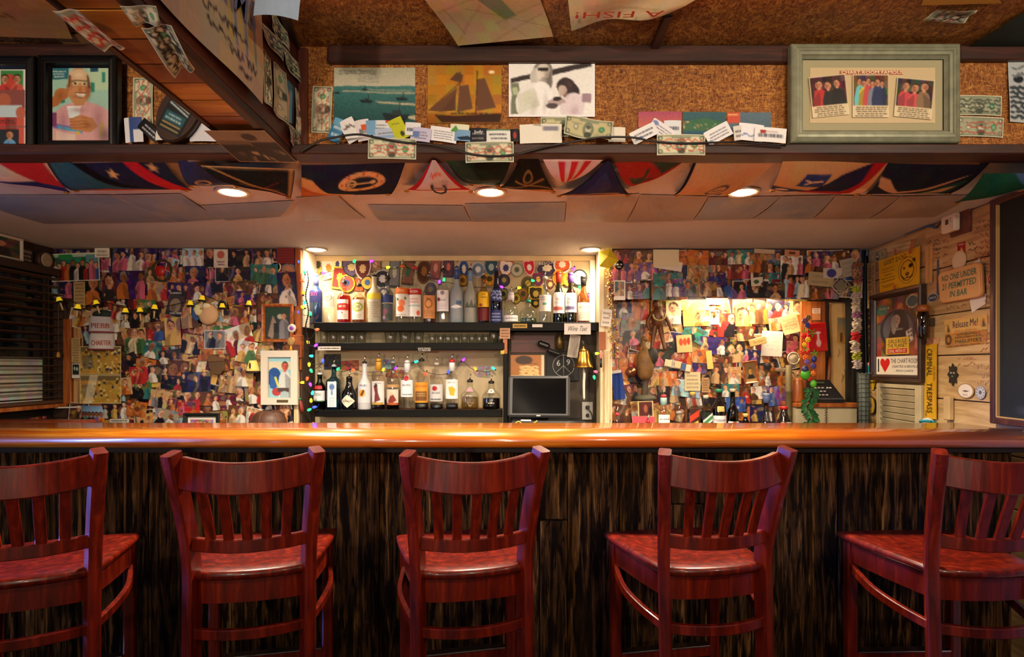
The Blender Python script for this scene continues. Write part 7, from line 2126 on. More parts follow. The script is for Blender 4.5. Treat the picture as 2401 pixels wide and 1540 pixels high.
for k, (x, c, lab) in enumerate(((1565, 'd8c8a0', 'cream matchbook'), (1588, 'cdbb90', 'tan matchbook'), (1600, '3a5a8a', 'blue-striped matchbook'), (1612, 'c9c4a8', 'green-lined matchbook'))):
 t = thing('matchbook', '%s in the curved row below the carved figure' % lab, 'matchbook', FP.at(x, 852 + k * 4, .01, -10), 'row of matchbooks')
 MB().box(-.022 + .006 * (k > 1), -.024, 0, .022 - .006 * (k > 1), .024, .006, .001).build('cover', mat(c, .6), t)
 MB().box(-.020 + .006 * (k > 1), -.024, .006, .020 - .006 * (k > 1), -.017, .0075).build('striker', mat('6a5a4a', .8), t)
t = thing('wooden_block_sign', 'small wooden block with pencilled words leaning on the white note', 'sign', FP.at(1772, 801, .02, 14))
MB().box(-.052, -.022, 0, .052, .022, .02, .003).build('block', mat('c9a866', .6, var=.12), t)
lettering(t, 'The Chart', 0, .0, .07, .012, '6a5228', .0205, shear=.2)
t = thing('copper_ladle', 'small copper ladle on a long steel handle', 'ladle', FP.at(1478, 872, .01))
MB().lathe([(1e-6, -.016), (.020, -.012), (.030, 0), (.032, .003)], 20).build('bowl', mat('b5785a', .3, .8), t)
MB().tube([(-.01, .03, .004), (-.018, .09, .004), (-.02, .16, .0)], .003, 6).build('handle', M_STEEL, t)
t = thing('blue_cloth', 'folded royal blue cloth hanging on the cream post side', 'cloth', FP.at(1449, 905, .01, 8))
m = MB()
n = 9
v = []
for i in range(7):
 for k in range(n):
  u = k / (n - 1)
  v.append(((-.035 + .07 * u) * (1 + .06 * i * .2), .085 - .028 * i, .012 * math.sin(u * 9 + i * .4)))
m.add(v, [(i * n + k, (i + 1) * n + k, (i + 1) * n + k + 1, i * n + k + 1) for i in range(6) for k in range(n - 1)], 0, True)
m.build('drape', mat('1d3a86', .85), t)
MB().box(-.038, .08, -.006, .03, .10, .014, .004).build('white_collar', mat('c9c6c2', .8), t)
t = thing('leaning_wood_frame', 'small wooden frame with a brown picture leaning in the recess', 'picture', FP.at(1757, 872, .015, 8))
frame_mesh(.09, .14, .012, .012, [(0, 0), (0, .8), (.3, 1), (1, .3)]).build('frame', M_ORANGEWOOD, t)
im = Im(22, 30, '7a5a34')
im.person(.5, .3, .14, PAL['k'], 'c9943a').speck(.04).r(0, .85, 1, 1, 'b0864a')
sheet_local(T(0, 0, .003), hw_rect(.07, .118), im, 'print', parent=t)
paper(front(3.36), 1496, 940, 1532, 985, 2, 'cbb184', 'tan polaroid of a dark red room standing by the pelican base', 'tan_polaroid', 'photograph', off=.0, ops=[('r', .08, .06, .92, .78, '4a1c16'), ('e', .5, .4, .12, .2, '8a4a3a'), ('e', .8, .5, .12, .2, '1a1412')])
paper(front(3.34), 1482, 976, 1535, 1012, -2, 'b84a54', 'coral pink papers standing behind the bar top', 'pink_papers', 'paper', off=.0)
t = thing('shell_disc', 'pale shell disc hanging above the bamboo stick', 'ornament', FP.at(1855, 840, .03))
MB().lathe([(1e-6, .006), (.018, .004), (.034, -.002), (.036, -.008), (1e-6, -.01)], 20).build('shell', mat('b8a68a', .4, var=.2, vscale=30), t)
MB().tube([(.036 * math.cos(a), .036 * math.sin(a), 0) for a in [2 * math.pi * k / 20 for k in range(21)]], .004, 6).build('rim', mat('c9b89a', .5), t)
t = thing('bamboo_stick', 'thick bamboo stick standing under the shell disc', 'stick', T(XX(1853, 3.44), 3.46, .9005))
hb = ZZ(856, 3.44) - .90
MB().lathe([(.019, 0), (.019, hb * .28), (.021, hb * .29), (.019, hb * .30), (.019, hb * .62), (.021, hb * .63), (.019, hb * .64), (.018, hb)], 14).build('stem', mat('5a4a28', .6, var=.2), t)
tb = sbox('trim_phone_shelf', XX(1862, 3.42), 3.40, ZZ(955, 3.40), XX(2012, 3.42), DR, ZZ(945, 3.40), M_ORANGEWOOD, .003)
zsh = ZZ(945, 3.40)
cab = thing('phone_cabinet', 'low cream cabinet with two doors below the telephone', 'cabinet', T(XX(1937, 3.42), 3.42, .9005))
cw = (XX(2010, 3.42) - XX(1864, 3.42)) / 2
MB().box(-cw, 0, 0, cw, .18, ZZ(955, 3.40) - .9015, .002).build('body', mat('a89a7a', .6, var=.1), cab)
for k in (-1, 1):
 MB().box(-cw * .97 if k < 0 else .003, -.008, .004, -.003 if k < 0 else cw * .97, 0, ZZ(955, 3.40) - .91, .002).build('door', mat('b8aa8a', .6, var=.1), cab)
t = thing('wooden_vase', 'cylindrical orange wood vase on the telephone shelf', 'vase', T(XX(1874, 3.45), 3.47, zsh + .0005))
MB().lathe([(.032, 0), (.034, .01), (.030, .09), (.028, .135), (.020, .145), (.018, .11)], 18).build('body', M_ORANGEWOOD, t)
t = thing('desk_telephone', 'black desk telephone with display and keypad on the wooden shelf', 'telephone', T(XX(1941, 3.44), 3.46, zsh + .0005))
m = MB()
w = 31 * 3.44 / F
m.add([(-w, -.05, 0), (w * 1.02, -.05, 0), (w * 1.02, .09, 0), (-w, .09, 0), (-w, -.05, .025), (w * 1.02, -.05, .025), (w * .8, .08, .135), (-w * .9, .08, .135), (w * .8, .09, .135), (-w * .9, .09, .135)],
  [(0, 3, 2, 1), (0, 1, 5, 4), (4, 5, 6, 7), (7, 6, 8, 9), (9, 8, 2, 3), (1, 2, 8, 6, 5), (0, 4, 7, 9, 3)])
m.build('body', mat('17161a', .4), t)
sl = Matrix.Rotation(math.atan2(.11, .13), 4, 'X')
for r in range(3):
 for c in range(3):
  MB().box(-.007, -.005, 0, .007, .005, .004, .001).build('key', mat('8f8c8c', .5), t, T(-.055 + .022 * c, -.03 + .024 * r, .045 + .0205 * r) @ sl)
for c in range(2):
 MB().box(-.006, -.005, 0, .006, .005, .004, .001).build('key', mat('b8b4b0', .5), t, T(.018 + .018 * c, -.03 + .048, .045 + .041) @ sl)
MB().box(-.03, -.009, 0, .03, .009, .003, .001).build('display', mat('3a4238', .2), t, T(-.01, .055, .117) @ sl)
MB().box(-w * .95, -.056, .02, w * .98, -.05, .028, .001).build('front_trim', mat('4a484c', .4), t)
for r in range(5):
 pass
MB().tube([(-.04 + .006 * math.cos(k * .9), -.075 + .006 * math.sin(k * .9), -.02 - k * .0022) for k in range(60)], .0018, 5).build('coiled_cord', mat('141416', .5), t)
t = thing('wooden_back_board', 'upright orange wood panel beside the driftwood plank', 'panel', T(XX(1908, 3.55), 3.56, zsh + .001))
MB().box(XX(1880, 3.55) - XX(1908, 3.55), 0, 0, XX(1938, 3.55) - XX(1908, 3.55), .02, ZZ(706, 3.55) - zsh, .003).build('board', M_ORANGEWOOD, t)
paper(front(3.555), 1904, 722, 1924, 750, 0, 'b87a4a', 'orange and white label on the wooden panel', 'panel_label', 'label', off=.0, ops=[('r', .05, .05, .95, .45, 'd8c4b0'), ('lines', .1, .1, .9, .4, 2, '7a2a20')])
t = thing('red_gift_bag', 'bright red glossy gift bag with white bottle print', 'bag', front(3.50).at(1917, 790, 0, 4))
MB().box(-23 * 3.5 / F, -34 * 3.5 / F, -.03, 23 * 3.5 / F, 33 * 3.5 / F, .0, .004).build('bag', mat('c01016', .25, coat=.4), t)
im = Im(14, 24, 'c01016')
im.e(.5, .25, .3, .06, 'd8c8c8').r(.38, .3, .62, .62, 'd8b8b0').e(.5, .75, .28, .2, 'e0b0a8').speck(.03)
sheet_local(T(.004, -.005, .0008), hw_rect(.05, .12), im, 'bottle_print', parent=t)
t = thing('driftwood_plank', 'tall pale driftwood plank with a small framed window picture', 'plank', T(XX(1968, 3.59), 3.605, zsh + .001))
m = MB()
h0 = ZZ(706, 3.5) - zsh
pl_ = [(-.045, 0), (.068, 0), (.066, h0 * .2), (.060, h0 * .4), (.058, h0 * .6), (.056, h0 * .8), (.045, h0), (-.055, h0), (-.058, h0 * .85), (-.05, h0 * .6), (-.044, h0 * .45), (-.046, h0 * .25)]
m.prism([(x, z) for x, z in pl_], 0, .03, 0, .03)
o = m.build('plank', mat('cda468', .7, var=.2, vscale=6, bump=.4, bscale=12), t, Matrix.Rotation(math.pi / 2, 4, 'X'))
im = Im(18, 30, '4a4438')
im.g('6a6a62', 'b8823a', .05, .95).r(.35, .6, .6, 1, '5a3a1c').border(.06, 'b08038').speck(.03)
sheet_local(T(.004, -.032, h0 * .72) @ Matrix.Rotation(math.pi / 2, 4, 'X'), hw_rect(.055, .16), im, 'window_picture', parent=t)
m = MB()
for k in range(7):
 x, z = random.uniform(-.02, .045), random.uniform(.1, .6) * h0
 m.tube([(x, -.031, z), (x + .012, -.031, z + .03), (x + .006, -.031, z + .05)], .0014, 4)
m.build('scratches', mat('4a3218', .9), t)
t = thing('wooden_bat', 'slim orange wooden bat leaning behind the telephone', 'bat', T(XX(1939, 3.6), 3.602, zsh + .001))
MB().lathe([(.014, 0), (.015, .05), (.010, .2), (.008, .28)], 12).build('bat', M_ORANGEWOOD, t, Matrix.Rotation(math.radians(4), 4, 'Y'))
# parrot garland
t = thing('parrot_garland', 'bright plastic garland of parrots and flowers with green fronds', 'garland', front(3.385).at(1893, 850, 0))
s = 3.36 / F
BL = [(-6, 78, 8, '5a9a1e', 'leaf_tuft'), (8, 70, 9, '4a8a1e', 'leaf_tuft'), (-12, 62, 7, 'c4161a', 'flower'), (0, 54, 7, 'd8b01e', 'flower'), (-10, 42, 6, 'd8ae20', 'flower'), (-4, 32, 7, '7aa82a', 'leaf_tuft'), (-12, 26, 7, 'c83a14', 'flower'), (-2, 24, 7, 'c41c1c', 'flower'), (14, 22, 8, '4f9a24', 'leaf_tuft'), (-6, 12, 8, 'd8641a', 'flower'), (14, 8, 7, '24307a', 'parrot_head'), (-4, 2, 7, '6a4a9a', 'flower'), (12, -8, 7, '4a3a8a', 'flower'), (-6, -28, 12, '3f9a1c', 'parrot_head'), (-8, -16, 8, '1c2a60', 'parrot_cap'), (14, -26, 7, 'c8641a', 'flower'), (2, -38, 6, 'b81c1c', 'flower'), (12, -50, 8, '52aa24', 'parrot_head'), (-2, 88, 7, '2a3a8a', 'flower'), (-8, 98, 8, '6a3a5a', 'flower'), (0, 106, 7, '7a5a34', 'flower')]
for k, (x, y, r, c, nm) in enumerate(BL):
 m = MB()
 if nm == 'flower':
  for j in range(6):
   a = j * math.pi / 3 + k
   m.ball((math.cos(a) * r * .55 * s, math.sin(a) * r * .55 * s, 0), r * .5 * s, 6, 0, (1, 1, .5), rings=4)
  m.ball((0, 0, .003), r * .4 * s, 6, 0, rings=4)
 elif nm == 'leaf_tuft':
  for j in range(5):
   a = j * 1.25 + k
   m.add([(0, 0, 0), (math.cos(a - .3) * r * .7 * s, math.sin(a - .3) * r * .7 * s, .006), (math.cos(a) * r * 1.4 * s, math.sin(a) * r * 1.4 * s, .002), (math.cos(a + .3) * r * .7 * s, math.sin(a + .3) * r * .7 * s, .006)], [(0, 1, 2, 3)])
 else:
  m.ball((0, 0, 0), r * s, 10, 0, (1, 1.15, .7))
  if nm == 'parrot_head':
   m.lathe([(r * .35 * s, 0), (.0008, -r * .7 * s)], 8, 1, axis='y')
 m.build(nm, [mat(c, .45), mat('c9b84a', .4)], t, T(x * s, y * s, random.uniform(0, .02)))
random.seed(3)
for k in range(70):
 y = -58 - k * 1.35
 x = 4 + 6 * math.sin(k * .15) + (k % 2 * 2 - 1) * 2
 a = (0.6 if k % 2 else math.pi - .6) + random.uniform(-.4, .4)
 L_ = random.uniform(13, 19) * s
 dx, dy = math.cos(a) * L_, -abs(math.sin(a)) * L_
 MB().add([(0, 0, 0), (dx * .5 - dy * .38, dy * .5 + dx * .28, .006), (dx, dy, 0), (dx * .5 + dy * .38, dy * .5 - dx * .28, .004)], [(0, 1, 2, 3)]).build('frond', mat(('1f5a2c', '2a6a34', '174a24')[k % 3], .6), t, T(x * s, y * s, random.uniform(-.004, .012)))
t = thing('flower_lei', 'long white flower lei with red and lime blooms hanging in the dark gap', 'garland', front(3.40).at(2008, 735, 0))
s = 3.40 / F
random.seed(8)
for k in range(74):
 y = 118 - k * 3.35
 c = 'b81a1e' if abs(y - -55) < 9 else '9aa02a' if (abs(y - 55) < 7 or abs(y + 100) < 9) else random.choice(['b8a890', 'c9bda6', 'a8947c', 'b0a0a0'])
 if y > 66:
  c = random.choice(['8a4a3a', '6a5a44', 'a87a5a'])
 if abs(y - -5) < 6:
  c = '8a5a7a'
 m = MB()
 for j in range(5):
  a = j * 1.257 + k * .7
  m.ball((math.cos(a) * 6 * s, math.sin(a) * 2.2 * s, math.sin(a * 2 + k) * .008), 4.6 * s, 6, 0, (1, .6, 1), rings=4)
 m.build('bloom', mat(c, .8), t, T(random.uniform(-3, 3) * s + 2 * s * math.sin(k * .2), y * s, 0))
m = MB()
tw = thing('wire_cage_tower', 'dark wire-mesh tube standing in the gap beside the cabinet', 'wire tube', T(XX(2026, 3.30), 3.30, .9005))
hh = ZZ(872, 3.38) - .90
for k in range(10):
 a = 2 * math.pi * k / 10
 MB().tube([(.035 * math.cos(a), .035 * math.sin(a), 0), (.035 * math.cos(a), .035 * math.sin(a), hh)], .0016, 4).build('upright_wire', mat('3a3e3c', .4, .6), tw)
for k in range(15):
 MB().tube([(.035 * math.cos(a), .035 * math.sin(a), hh * (k + .5) / 15) for a in [2 * math.pi * j / 12 for j in range(13)]], .0016, 4).build('ring_wire', mat('3a3e3c', .4, .6), tw)
MB().lathe([(.028, 0), (.028, hh * .98)], 12).build('pale_core', mat('5a625c', .7), tw)
# string lights
def bulbs(label, d, pts, cols, seed, strength=2.6):
 random.seed(seed)
 pl = front(d)
 c = pl.hit(*pts[0])
 t = thing('string_lights', label, 'string lights', pl.frame(c), 'coloured string lights')
 P = [((pl.hit(*p) - c).dot(pl.r), (pl.hit(*p) - c).dot(pl.u), 0) for p in pts]
 wp = []
 for k, p in enumerate(P):
  wp.append((p[0] + random.uniform(-.008, .008), p[1], random.uniform(-.008, -.002)))
  if k < len(P) - 1:
   q = P[k + 1]
   wp.append(((p[0] + q[0]) / 2 + random.uniform(-.015, .015), (p[1] + q[1]) / 2 - .012, -.006))
 MB().tube(smooth_path(wp, 3), .0016, 5).build('wire', mat('0f2016', .5), t)
 for k, p in enumerate(P):
  a = random.uniform(0, 2 * math.pi)
  col = cols[k % len(cols)] if not isinstance(pts[k], tuple) or len(pts[k]) < 3 else pts[k][2]
  M_ = T(p[0], p[1], .004) @ Matrix.Rotation(a, 4, 'Z')
  b = MB().lathe([(.006, 0), (.0085, .008), (.007, .018), (.002, .025)], 10, axis='y').build('bulb', mat(col, .2, emit=strength), t, M_)
  MB().lathe([(.0045, -.010), (.0048, 0)], 8, axis='y').build('socket', mat('0f2016', .5), b)
 return t
CC = ['2a3ae0', '1fae5a', 'e03a1c', 'e0a01c', '7a2ad8', '1fb8a0', 'c8c81c']
bulbs('coloured string lights climbing the alcove edge beside the corner post', 3.43, [(702, 618), (716, 642), (706, 658), (712, 690), (694, 694), (718, 706), (714, 722), (700, 728), (728, 740), (740, 773), (722, 798), (738, 812), (735, 835), (725, 850), (756, 850), (728, 865), (722, 883), (714, 896), (727, 897), (732, 925), (730, 943), (734, 955), (722, 962), (730, 997)], CC, 1)
bulbs('coloured string lights looping along the alcove wall above the top bottles', 3.63, [(755, 640), (829, 616), (867, 613), (906, 628), (949, 623), (1030, 665), (1040, 660), (1180, 675), (1213, 675), (1245, 657), (1346, 627), (1358, 670), (1380, 690)], ['7a2ad8', '1fae5a', '7a2ad8', 'c8c81c', '1fae5a'], 2)
bulbs('coloured string lights draped behind the lower bottles', 3.62, [(790, 868), (825, 866), (897, 870), (930, 860), (972, 849), (1000, 872), (1050, 875), (1084, 846), (1117, 868), (1160, 866)], ['1fae5a', 'e03a1c', 'e0a01c', '7a2ad8', '1fb8a0', 'e03a1c', '2a3ae0', '7a2ad8', 'e06a1c', '1fb8a0'], 3)
bulbs('short coloured light string beside the brass bell', 3.45, [(1395, 829), (1401, 872), (1392, 880)], ['c8d81c', 'c83a4a', '1fae5a'], 4)
t = thing('bead_strand', 'strand of dark green and red beads hanging at the alcove edge', 'beads', front(3.415).at(720, 700, 0))
for k in range(46):
 MB().ball((.008 * math.sin(k * .35), .16 - k * .0105, 0), .0058, 7, 0, rings=4).build('bead', mat(('12321e', '1a1a1c', '3a1418', '14283a')[k % 4], .25), t)
t = thing('striped_peg', 'red and green carved peg on the alcove edge', 'peg', front(3.42).at(705, 947, 0, 12))
MB().lathe([(.008, -.05), (.013, -.03), (.012, .0), (.009, .02), (1e-6, .03)], 12, axis='y').build('peg', mat('7a1f18', .5), t)
MB().ball((0, .03, 0), .011, 10).build('green_tip', mat('1f6a3a', .4), t)
# the boarded side wall: signs, stickers, shutter, chalkboard
def rsheet(q, im, name, label, cat='sign', off=.004, m=None, curl=None, amt=.004, txt=()):
 """txt: (string, x share, y share, width share, height share, colour[, rot, shear])"""
 o = sheet(RW, q, im, name, label, cat, None, off, m or print_mat(.6, .25), curl, amt)
 h = [RW.hit(*c) for c in q]
 w = ((h[1] - h[0]).dot(RW.r) + (h[2] - h[3]).dot(RW.r)) / 2
 ht = ((h[0] - h[3]).dot(RW.u) + (h[1] - h[2]).dot(RW.u)) / 2
 sk = ((h[1] - h[0]).dot(RW.u) + (h[2] - h[3]).dot(RW.u)) / 2 / w
 for e in txt:
  s, fx, fy, fw, fh, c = e[:6]
  rot = e[6] if len(e) > 6 else 0
  sh = e[7] if len(e) > 7 else 0
  x, y = (fx - .5) * w, (.5 - fy) * ht
  if abs(rot) == 90:
   lettering(o, s, x, y, fh * ht, fw * w, c, .0008 + (amt if curl else 0), rot, sh)
  else:
   lettering(o, s, x, y + sk * x, fw * w, fh * ht, c, .0008 + (amt if curl else 0), rot + math.degrees(math.atan(sk)), sh)
 return o, w, ht
def graffiti(x0, y0, x1, y1, rows, col, seed, steep=False, name='graffiti'):
 random.seed(seed)
 m = MB()
 c = RW.hit((x0 + x1) / 2, (y0 + y1) / 2)
 inv = RW.frame(c)
 for i in range(rows):
  y = y0 + (y1 - y0) * (i + .5) / rows
  hgt = (y1 - y0) / rows * .4
  x = x0
  pts = []
  while x < x1:
   yy = y - (x - x0) * .12 + random.uniform(-hgt, hgt)
   h = RW.hit(x, yy)
   pts.append(((h - c).dot(RW.r), (h - c).dot(RW.u), .003))
   x += random.uniform(1.5, 4)
   if random.random() < .12 and len(pts) > 2:
    m.tube(pts, .0011, 4)
    pts = []
    x += 3
  if len(pts) > 2:
   m.tube(pts, .0011, 4)
 return m.build(name, mat(col, .8), wr, wr.matrix_world.inverted() @ inv)
bpy.context.view_layer.update()
graffiti(2300, 545, 2332, 605, 4, 'b5543a', 1)
graffiti(2288, 575, 2312, 612, 3, 'b84a34', 2)
graffiti(2212, 560, 2228, 620, 4, 'b0644a', 3)
graffiti(2272, 565, 2292, 590, 2, '3a342e', 4)
graffiti(2176, 562, 2206, 612, 5, '4a4034', 5)
graffiti(2306, 615, 2334, 640, 3, '5a4a3a', 6)
graffiti(2248, 838, 2292, 862, 2, 'c0705a', 7)
graffiti(2300, 780, 2334, 825, 4, 'b04a34', 8)
graffiti(2322, 840, 2338, 945, 7, '8a2a24', 9)
graffiti(2296, 466, 2332, 480, 1, '7a4a2a', 10)
graffiti(2290, 515, 2334, 540, 2, 'a08058', 11)
graffiti(2308, 690, 2334, 730, 3, '8a7050', 12)
graffiti(2290, 850, 2330, 930, 4, 'c09a7a', 13)
graffiti(2220, 715, 2270, 728, 1, '6a5a44', 14)
im = Im(80, 70, 'd2a414')
im.speck(.015, .01).ring(.71, .54, .215, .36, .035, '5a3a08')
im.e(.71, .52, .15, .24, 'c8980e').p([(.57, .35), (.66, .27), (.78, .27), (.86, .36), (.87, .6), (.8, .8), (.71, .86), (.62, .8), (.56, .62)], 'd2a414')
for k in range(9):
 a, b = 2 * math.pi * k / 9, 2 * math.pi * (k + 1) / 9
 im.l(.71 + .155 * math.cos(a), .55 + .28 * math.sin(a), .71 + .155 * math.cos(b), .55 + .28 * math.sin(b), .010, '3a2408')
im.p([(.82, .28), (.90, .26), (.90, .38), (.86, .36)], '3a2408').e(.79, .44, .045, .06, '2a1806').e(.64, .47, .025, .035, '4a300a').e(.71, .64, .045, .045, '3a2208').e(.705, .63, .02, .018, 'b8880e')
im.l(.71, .69, .71, .74, .01, '3a2408').l(.64, .76, .71, .74, .012, '3a2408').l(.78, .75, .71, .74, .012, '3a2408').l(.58, .66, .64, .76, .01, '3a2408').l(.85, .66, .78, .75, .01, '3a2408')
o, w, h = rsheet([(2066, 612), (2164, 576), (2163, 665), (2069, 686)], im, 'lost_dog_poster', 'yellow poster with a drawn dog head, pinned over the dark frame', 'poster', .014, txt=[
 ('LOST DOG', .42, .14, .55, .13, '3a2408'), ('Three legs, blind in', .25, .33, .33, .05, '5a3c08'), ('one eye, recently', .25, .42, .32, .05, '5a3c08'), ('neutered', .25, .51, .18, .05, '5a3c08'), ('Answers to the name', .24, .60, .36, .05, '5a3c08'), ('reward if found', .24, .69, .36, .05, '5a3c08'), ('"LUCKY"', .24, .84, .30, .09, '3a2408')])
for k, (x0, y0, x1, y1, lab) in enumerate([(2153, 561, 2146, 594, 'tall wooden clothes peg at the top corner of the yellow poster'), (2111, 584, 2112, 597, 'small red peg at the top middle of the yellow poster'), (2109, 668, 2110, 678, 'small red peg at the foot of the yellow poster')]):
 a, b = RW.hit(x0, y0), RW.hit(x1, y1)
 c = (a + b) / 2
 d = (b - a) * .5
 da, db = d.dot(RW.r), d.dot(RW.u)
 tag(MB().sweep([(-da, -db, 0), (da, db, 0)], .005, (0, 0, 1), .005).build('clothes_peg', mat('9a4a1c', .6), None, RW.frame(c, .026)), lab, 'peg', 'pegs on the yellow poster')
fq = [RW.hit(2052, 690), RW.hit(2175, 669), RW.hit(2173, 893), RW.hit(2053, 893)]
fc = sum(fq, Vector()) / 4
fw = ((fq[1] - fq[0]).dot(RW.r) + (fq[2] - fq[3]).dot(RW.r)) / 2
fh = ((fq[0] - fq[3]).z + (fq[1] - fq[2]).z) / 2
t = thing('framed_poster', 'dark wood framed collage poster with stickers on its glass', 'picture', RW.frame(fc, .004))
frame_mesh(fw, fh, .035, .032, [(0, 0), (0, .8), (.1, 1), (.45, .9), (.6, .95), (.9, .6), (1, .3)]).build('frame', wood('poster_frame', [(0.3, '1c0c08'), (.6, '33170f'), (.8, '44221a')], 2, .4, .2, 4, 12, .08), t)
MB().box(-fw / 2 + .002, -fh / 2 + .002, 0, fw / 2 - .002, fh / 2 - .002, .004).build('backing', mat('2a1a12', .8), t)
random.seed(21)
im = Im(64, 90, '6a4a34')
im.speck(.06, .12)
for k in range(26):
 im.e(random.random(), random.uniform(0, .35), random.uniform(.04, .12), random.uniform(.03, .07), random.choice(['c9822a', '8a2a34', '4a3a5a', 'b5562a', '5a4a3a', 'd0a04a']), .7)
for k in range(16):
 im.e(random.random(), random.uniform(.6, 1), random.uniform(.05, .12), random.uniform(.03, .07), random.choice(['a84a3a', '8a3a3a', 'b5765a', '4a2a34']), .7)
im.e(.5, .42, .40, .25, '2a3040').e(.5, .42, .33, .22, '5a5a64').e(.55, .42, .2, .25, '23242a').person(.48, .22, .075, '2a2226', 'a8968a', '1c1818', 2.3).e(.42, .36, .06, .12, '8a847c').e(.82, .10, .13, .08, '1d4a5a').ring(.82, .10, .13, .08, .15, 'c9bd9a').e(.15, .15, .14, .07, '4a7a6a')
im.p([(.68, .46), (.8, .42), (.84, .56), (.72, .62)], 'cfc8bc')
for x, y in ((.74, .47), (.79, .46), (.75, .52), (.80, .51), (.76, .57)):
 im.e(x, y, .018, .014, '1c1a1c')
sheet_local(T(0, 0, .006), hw_rect(fw - .066, fh - .066), im, 'poster_print', parent=t)
iw, ih = fw - .066, fh - .066
lettering(t, 'Betty &', -.30 * iw, .37 * ih, .24 * iw, .04 * ih, 'cfc8b0', .0068)
for k, ch in enumerate('ALARMS'):
 a = math.radians(72 - k * 15)
 lettering(t, ch, .02 * iw + .40 * iw * math.cos(a) * 1.0, .10 * ih + .27 * ih * math.sin(a), .075 * iw, .055 * ih, '3a2014', .0068, rot=math.degrees(a) - 90)
lettering(t, 'STARFISH', .02 * iw, .08 * ih, .20 * iw, .025 * ih, 'c0bcb4', .0068)
bw, bh = .52 * iw, .215 * ih
g = MB().box(-bw / 2, -bh / 2, 0, bw / 2, bh / 2, .0012).build('yellow_sticker', mat('d2b03a', .5), t, T(.0, -.13 * ih, .0065))
lettering(g, 'GIRLS RULE', 0, bh * .28, bw * .8, bh * .22, '1c1610', .0018)
lettering(g, 'THE PLANET', 0, .02 * bh, bw * .84, bh * .22, '1c1610', .0018)
MB().box(-bw * .42, -bh * .44, .0012, bw * .42, -bh * .16, .0018).build('red_band', mat('b8301e', .5), g)
lettering(g, 'DEAL WITH IT', 0, -bh * .30, bw * .74, bh * .18, 'f0d8c0', .0024)
bw, bh = 1.0 * iw, .235 * ih
g = MB().box(-bw / 2, -bh / 2, 0, bw / 2, bh / 2, .0012).build('white_sticker', mat('e2dccb', .5), t, T(0, -.378 * ih, .0066))
lettering(g, 'I', -bw * .44, 0, bw * .03, bh * .74, '15151a', .0018)
hp = [(0, -.5), (.25, -.2), (.48, .1), (.5, .3), (.4, .47), (.22, .5), (.06, .4), (0, .28), (-.06, .4), (-.22, .5), (-.4, .47), (-.5, .3), (-.48, .1), (-.25, -.2)]
MB().prism([(-bw * .28 + x * bw * .23, y * bh * .78) for x, y in hp], .0012, .0018).build('heart', mat('c81414', .5), g)
lettering(g, 'THE CHART ROOM', bw * .16, bh * .24, bw * .60, bh * .24, '2a2a30', .0018)
lettering(g, 'CHARTRES & BIENVILLE', bw * .17, -bh * .06, bw * .56, bh * .13, '2a2a30', .0018)
lettering(g, 'FRENCH QUARTER', bw * .17, -bh * .30, bw * .38, bh * .12, '2a2a4a', .0018)
rsheet([(2034, 617), (2054, 611), (2054, 716), (2035, 724)], Im(12, 40, 'c4a87c').speck(.03), 'bumper_sticker', 'cream upright bumper sticker with dark letters at the corner', 'sticker', .003, txt=[('I DRINK & SEE MANY', .35, .5, .36, .85, '2a2018', -90), ('MIND AS COWTERS.', .74, .5, .26, .8, '5a2a20', -90)])
rsheet([(2035, 726), (2053, 720), (2052, 830), (2035, 832)], Im(12, 40, '1d1410').speck(.03), 'bumper_sticker', 'black upright bumper sticker with pale letters at the corner', 'sticker', .003, txt=[('SO QUIETLY', .4, .5, .5, .85, 'b89a6a', -90)])
im = bill_img(None, None, seed=61, old='b09a74')
rsheet([(2037, 594), (2079, 579), (2081, 606), (2039, 619)], im, 'faded_banknote', 'faded tan banknote pinned at the corner of the boarded wall', 'banknote', .003)
rsheet([(2080, 579), (2146, 563), (2142, 580), (2082, 592)], Im(20, 8, 'c4ad80').lines(.1, .3, .9, .7, 1, '8a744a').speck(.02), 'paper_strip', 'cream paper strip above the yellow poster', 'paper', .003)
rsheet([(2171, 577), (2190, 572), (2188, 662), (2172, 664)], Im(10, 30, 'c29a60').l(.5, .05, .5, .95, .03, 'b08a50').speck(.03), 'tan_strip', 'upright tan wood-grain strip beside the yellow poster', 'strip', .004)
rsheet([(2199, 612), (2203, 606), (2203, 690), (2198, 692)], Im(6, 24, '3a5478').speck(.03), 'blue_strip', 'narrow blue upright strip beside the permit sign', 'strip', .004)
rsheet([(2035, 850), (2052, 848), (2052, 886), (2036, 888)], Im(12, 20, '2a8aa0').r(0, 0, 1, .2, 'c08a80').e(.5, .5, .3, .3, '15606a').r(.2, .8, 1, 1, 'd8a82a').speck(.05), 'colour_sticker', 'turquoise and orange sticker below the black bumper sticker', 'sticker', .004)
o, w, h = rsheet([(2036, 890), (2056, 890), (2050, 914), (2044, 914)], Im(14, 16, 'c8a81e').r(.1, .2, .9, .35, '4a3a08').speck(.03), 'warning_triangle', 'yellow downward triangle sticker beside the shutter', 'sticker', .004)
def rdisc(px, py, rx, ry, c1, c2, c3, name, label, cat='sticker', off=.003, sub='print'):
 c = RW.hit(px, py)
 W_ = abs((RW.hit(px + rx, py) - c).dot(RW.r))
 H_ = abs((RW.hit(px, py + ry) - c).dot(RW.u))
 t = thing(name, label, cat, RW.frame(c, off))
 cir = [(math.cos(a), math.sin(a)) for a in [2 * math.pi * k / 26 for k in range(26)]]
 MB().prism([(x * W_, y * H_) for x, y in cir], 0, .0012).build('edge', mat(c1, .6), t)
 MB().prism([(x * W_ * .86, y * H_ * .86) for x, y in cir], .0012, .0016).build('field', mat(c2, .6), t)
 if c3:
  MB().prism([(x * W_ * .3, y * H_ * .3) for x, y in cir], .0016, .002).build(sub, mat(c3, .6), t)
 return t, W_, H_
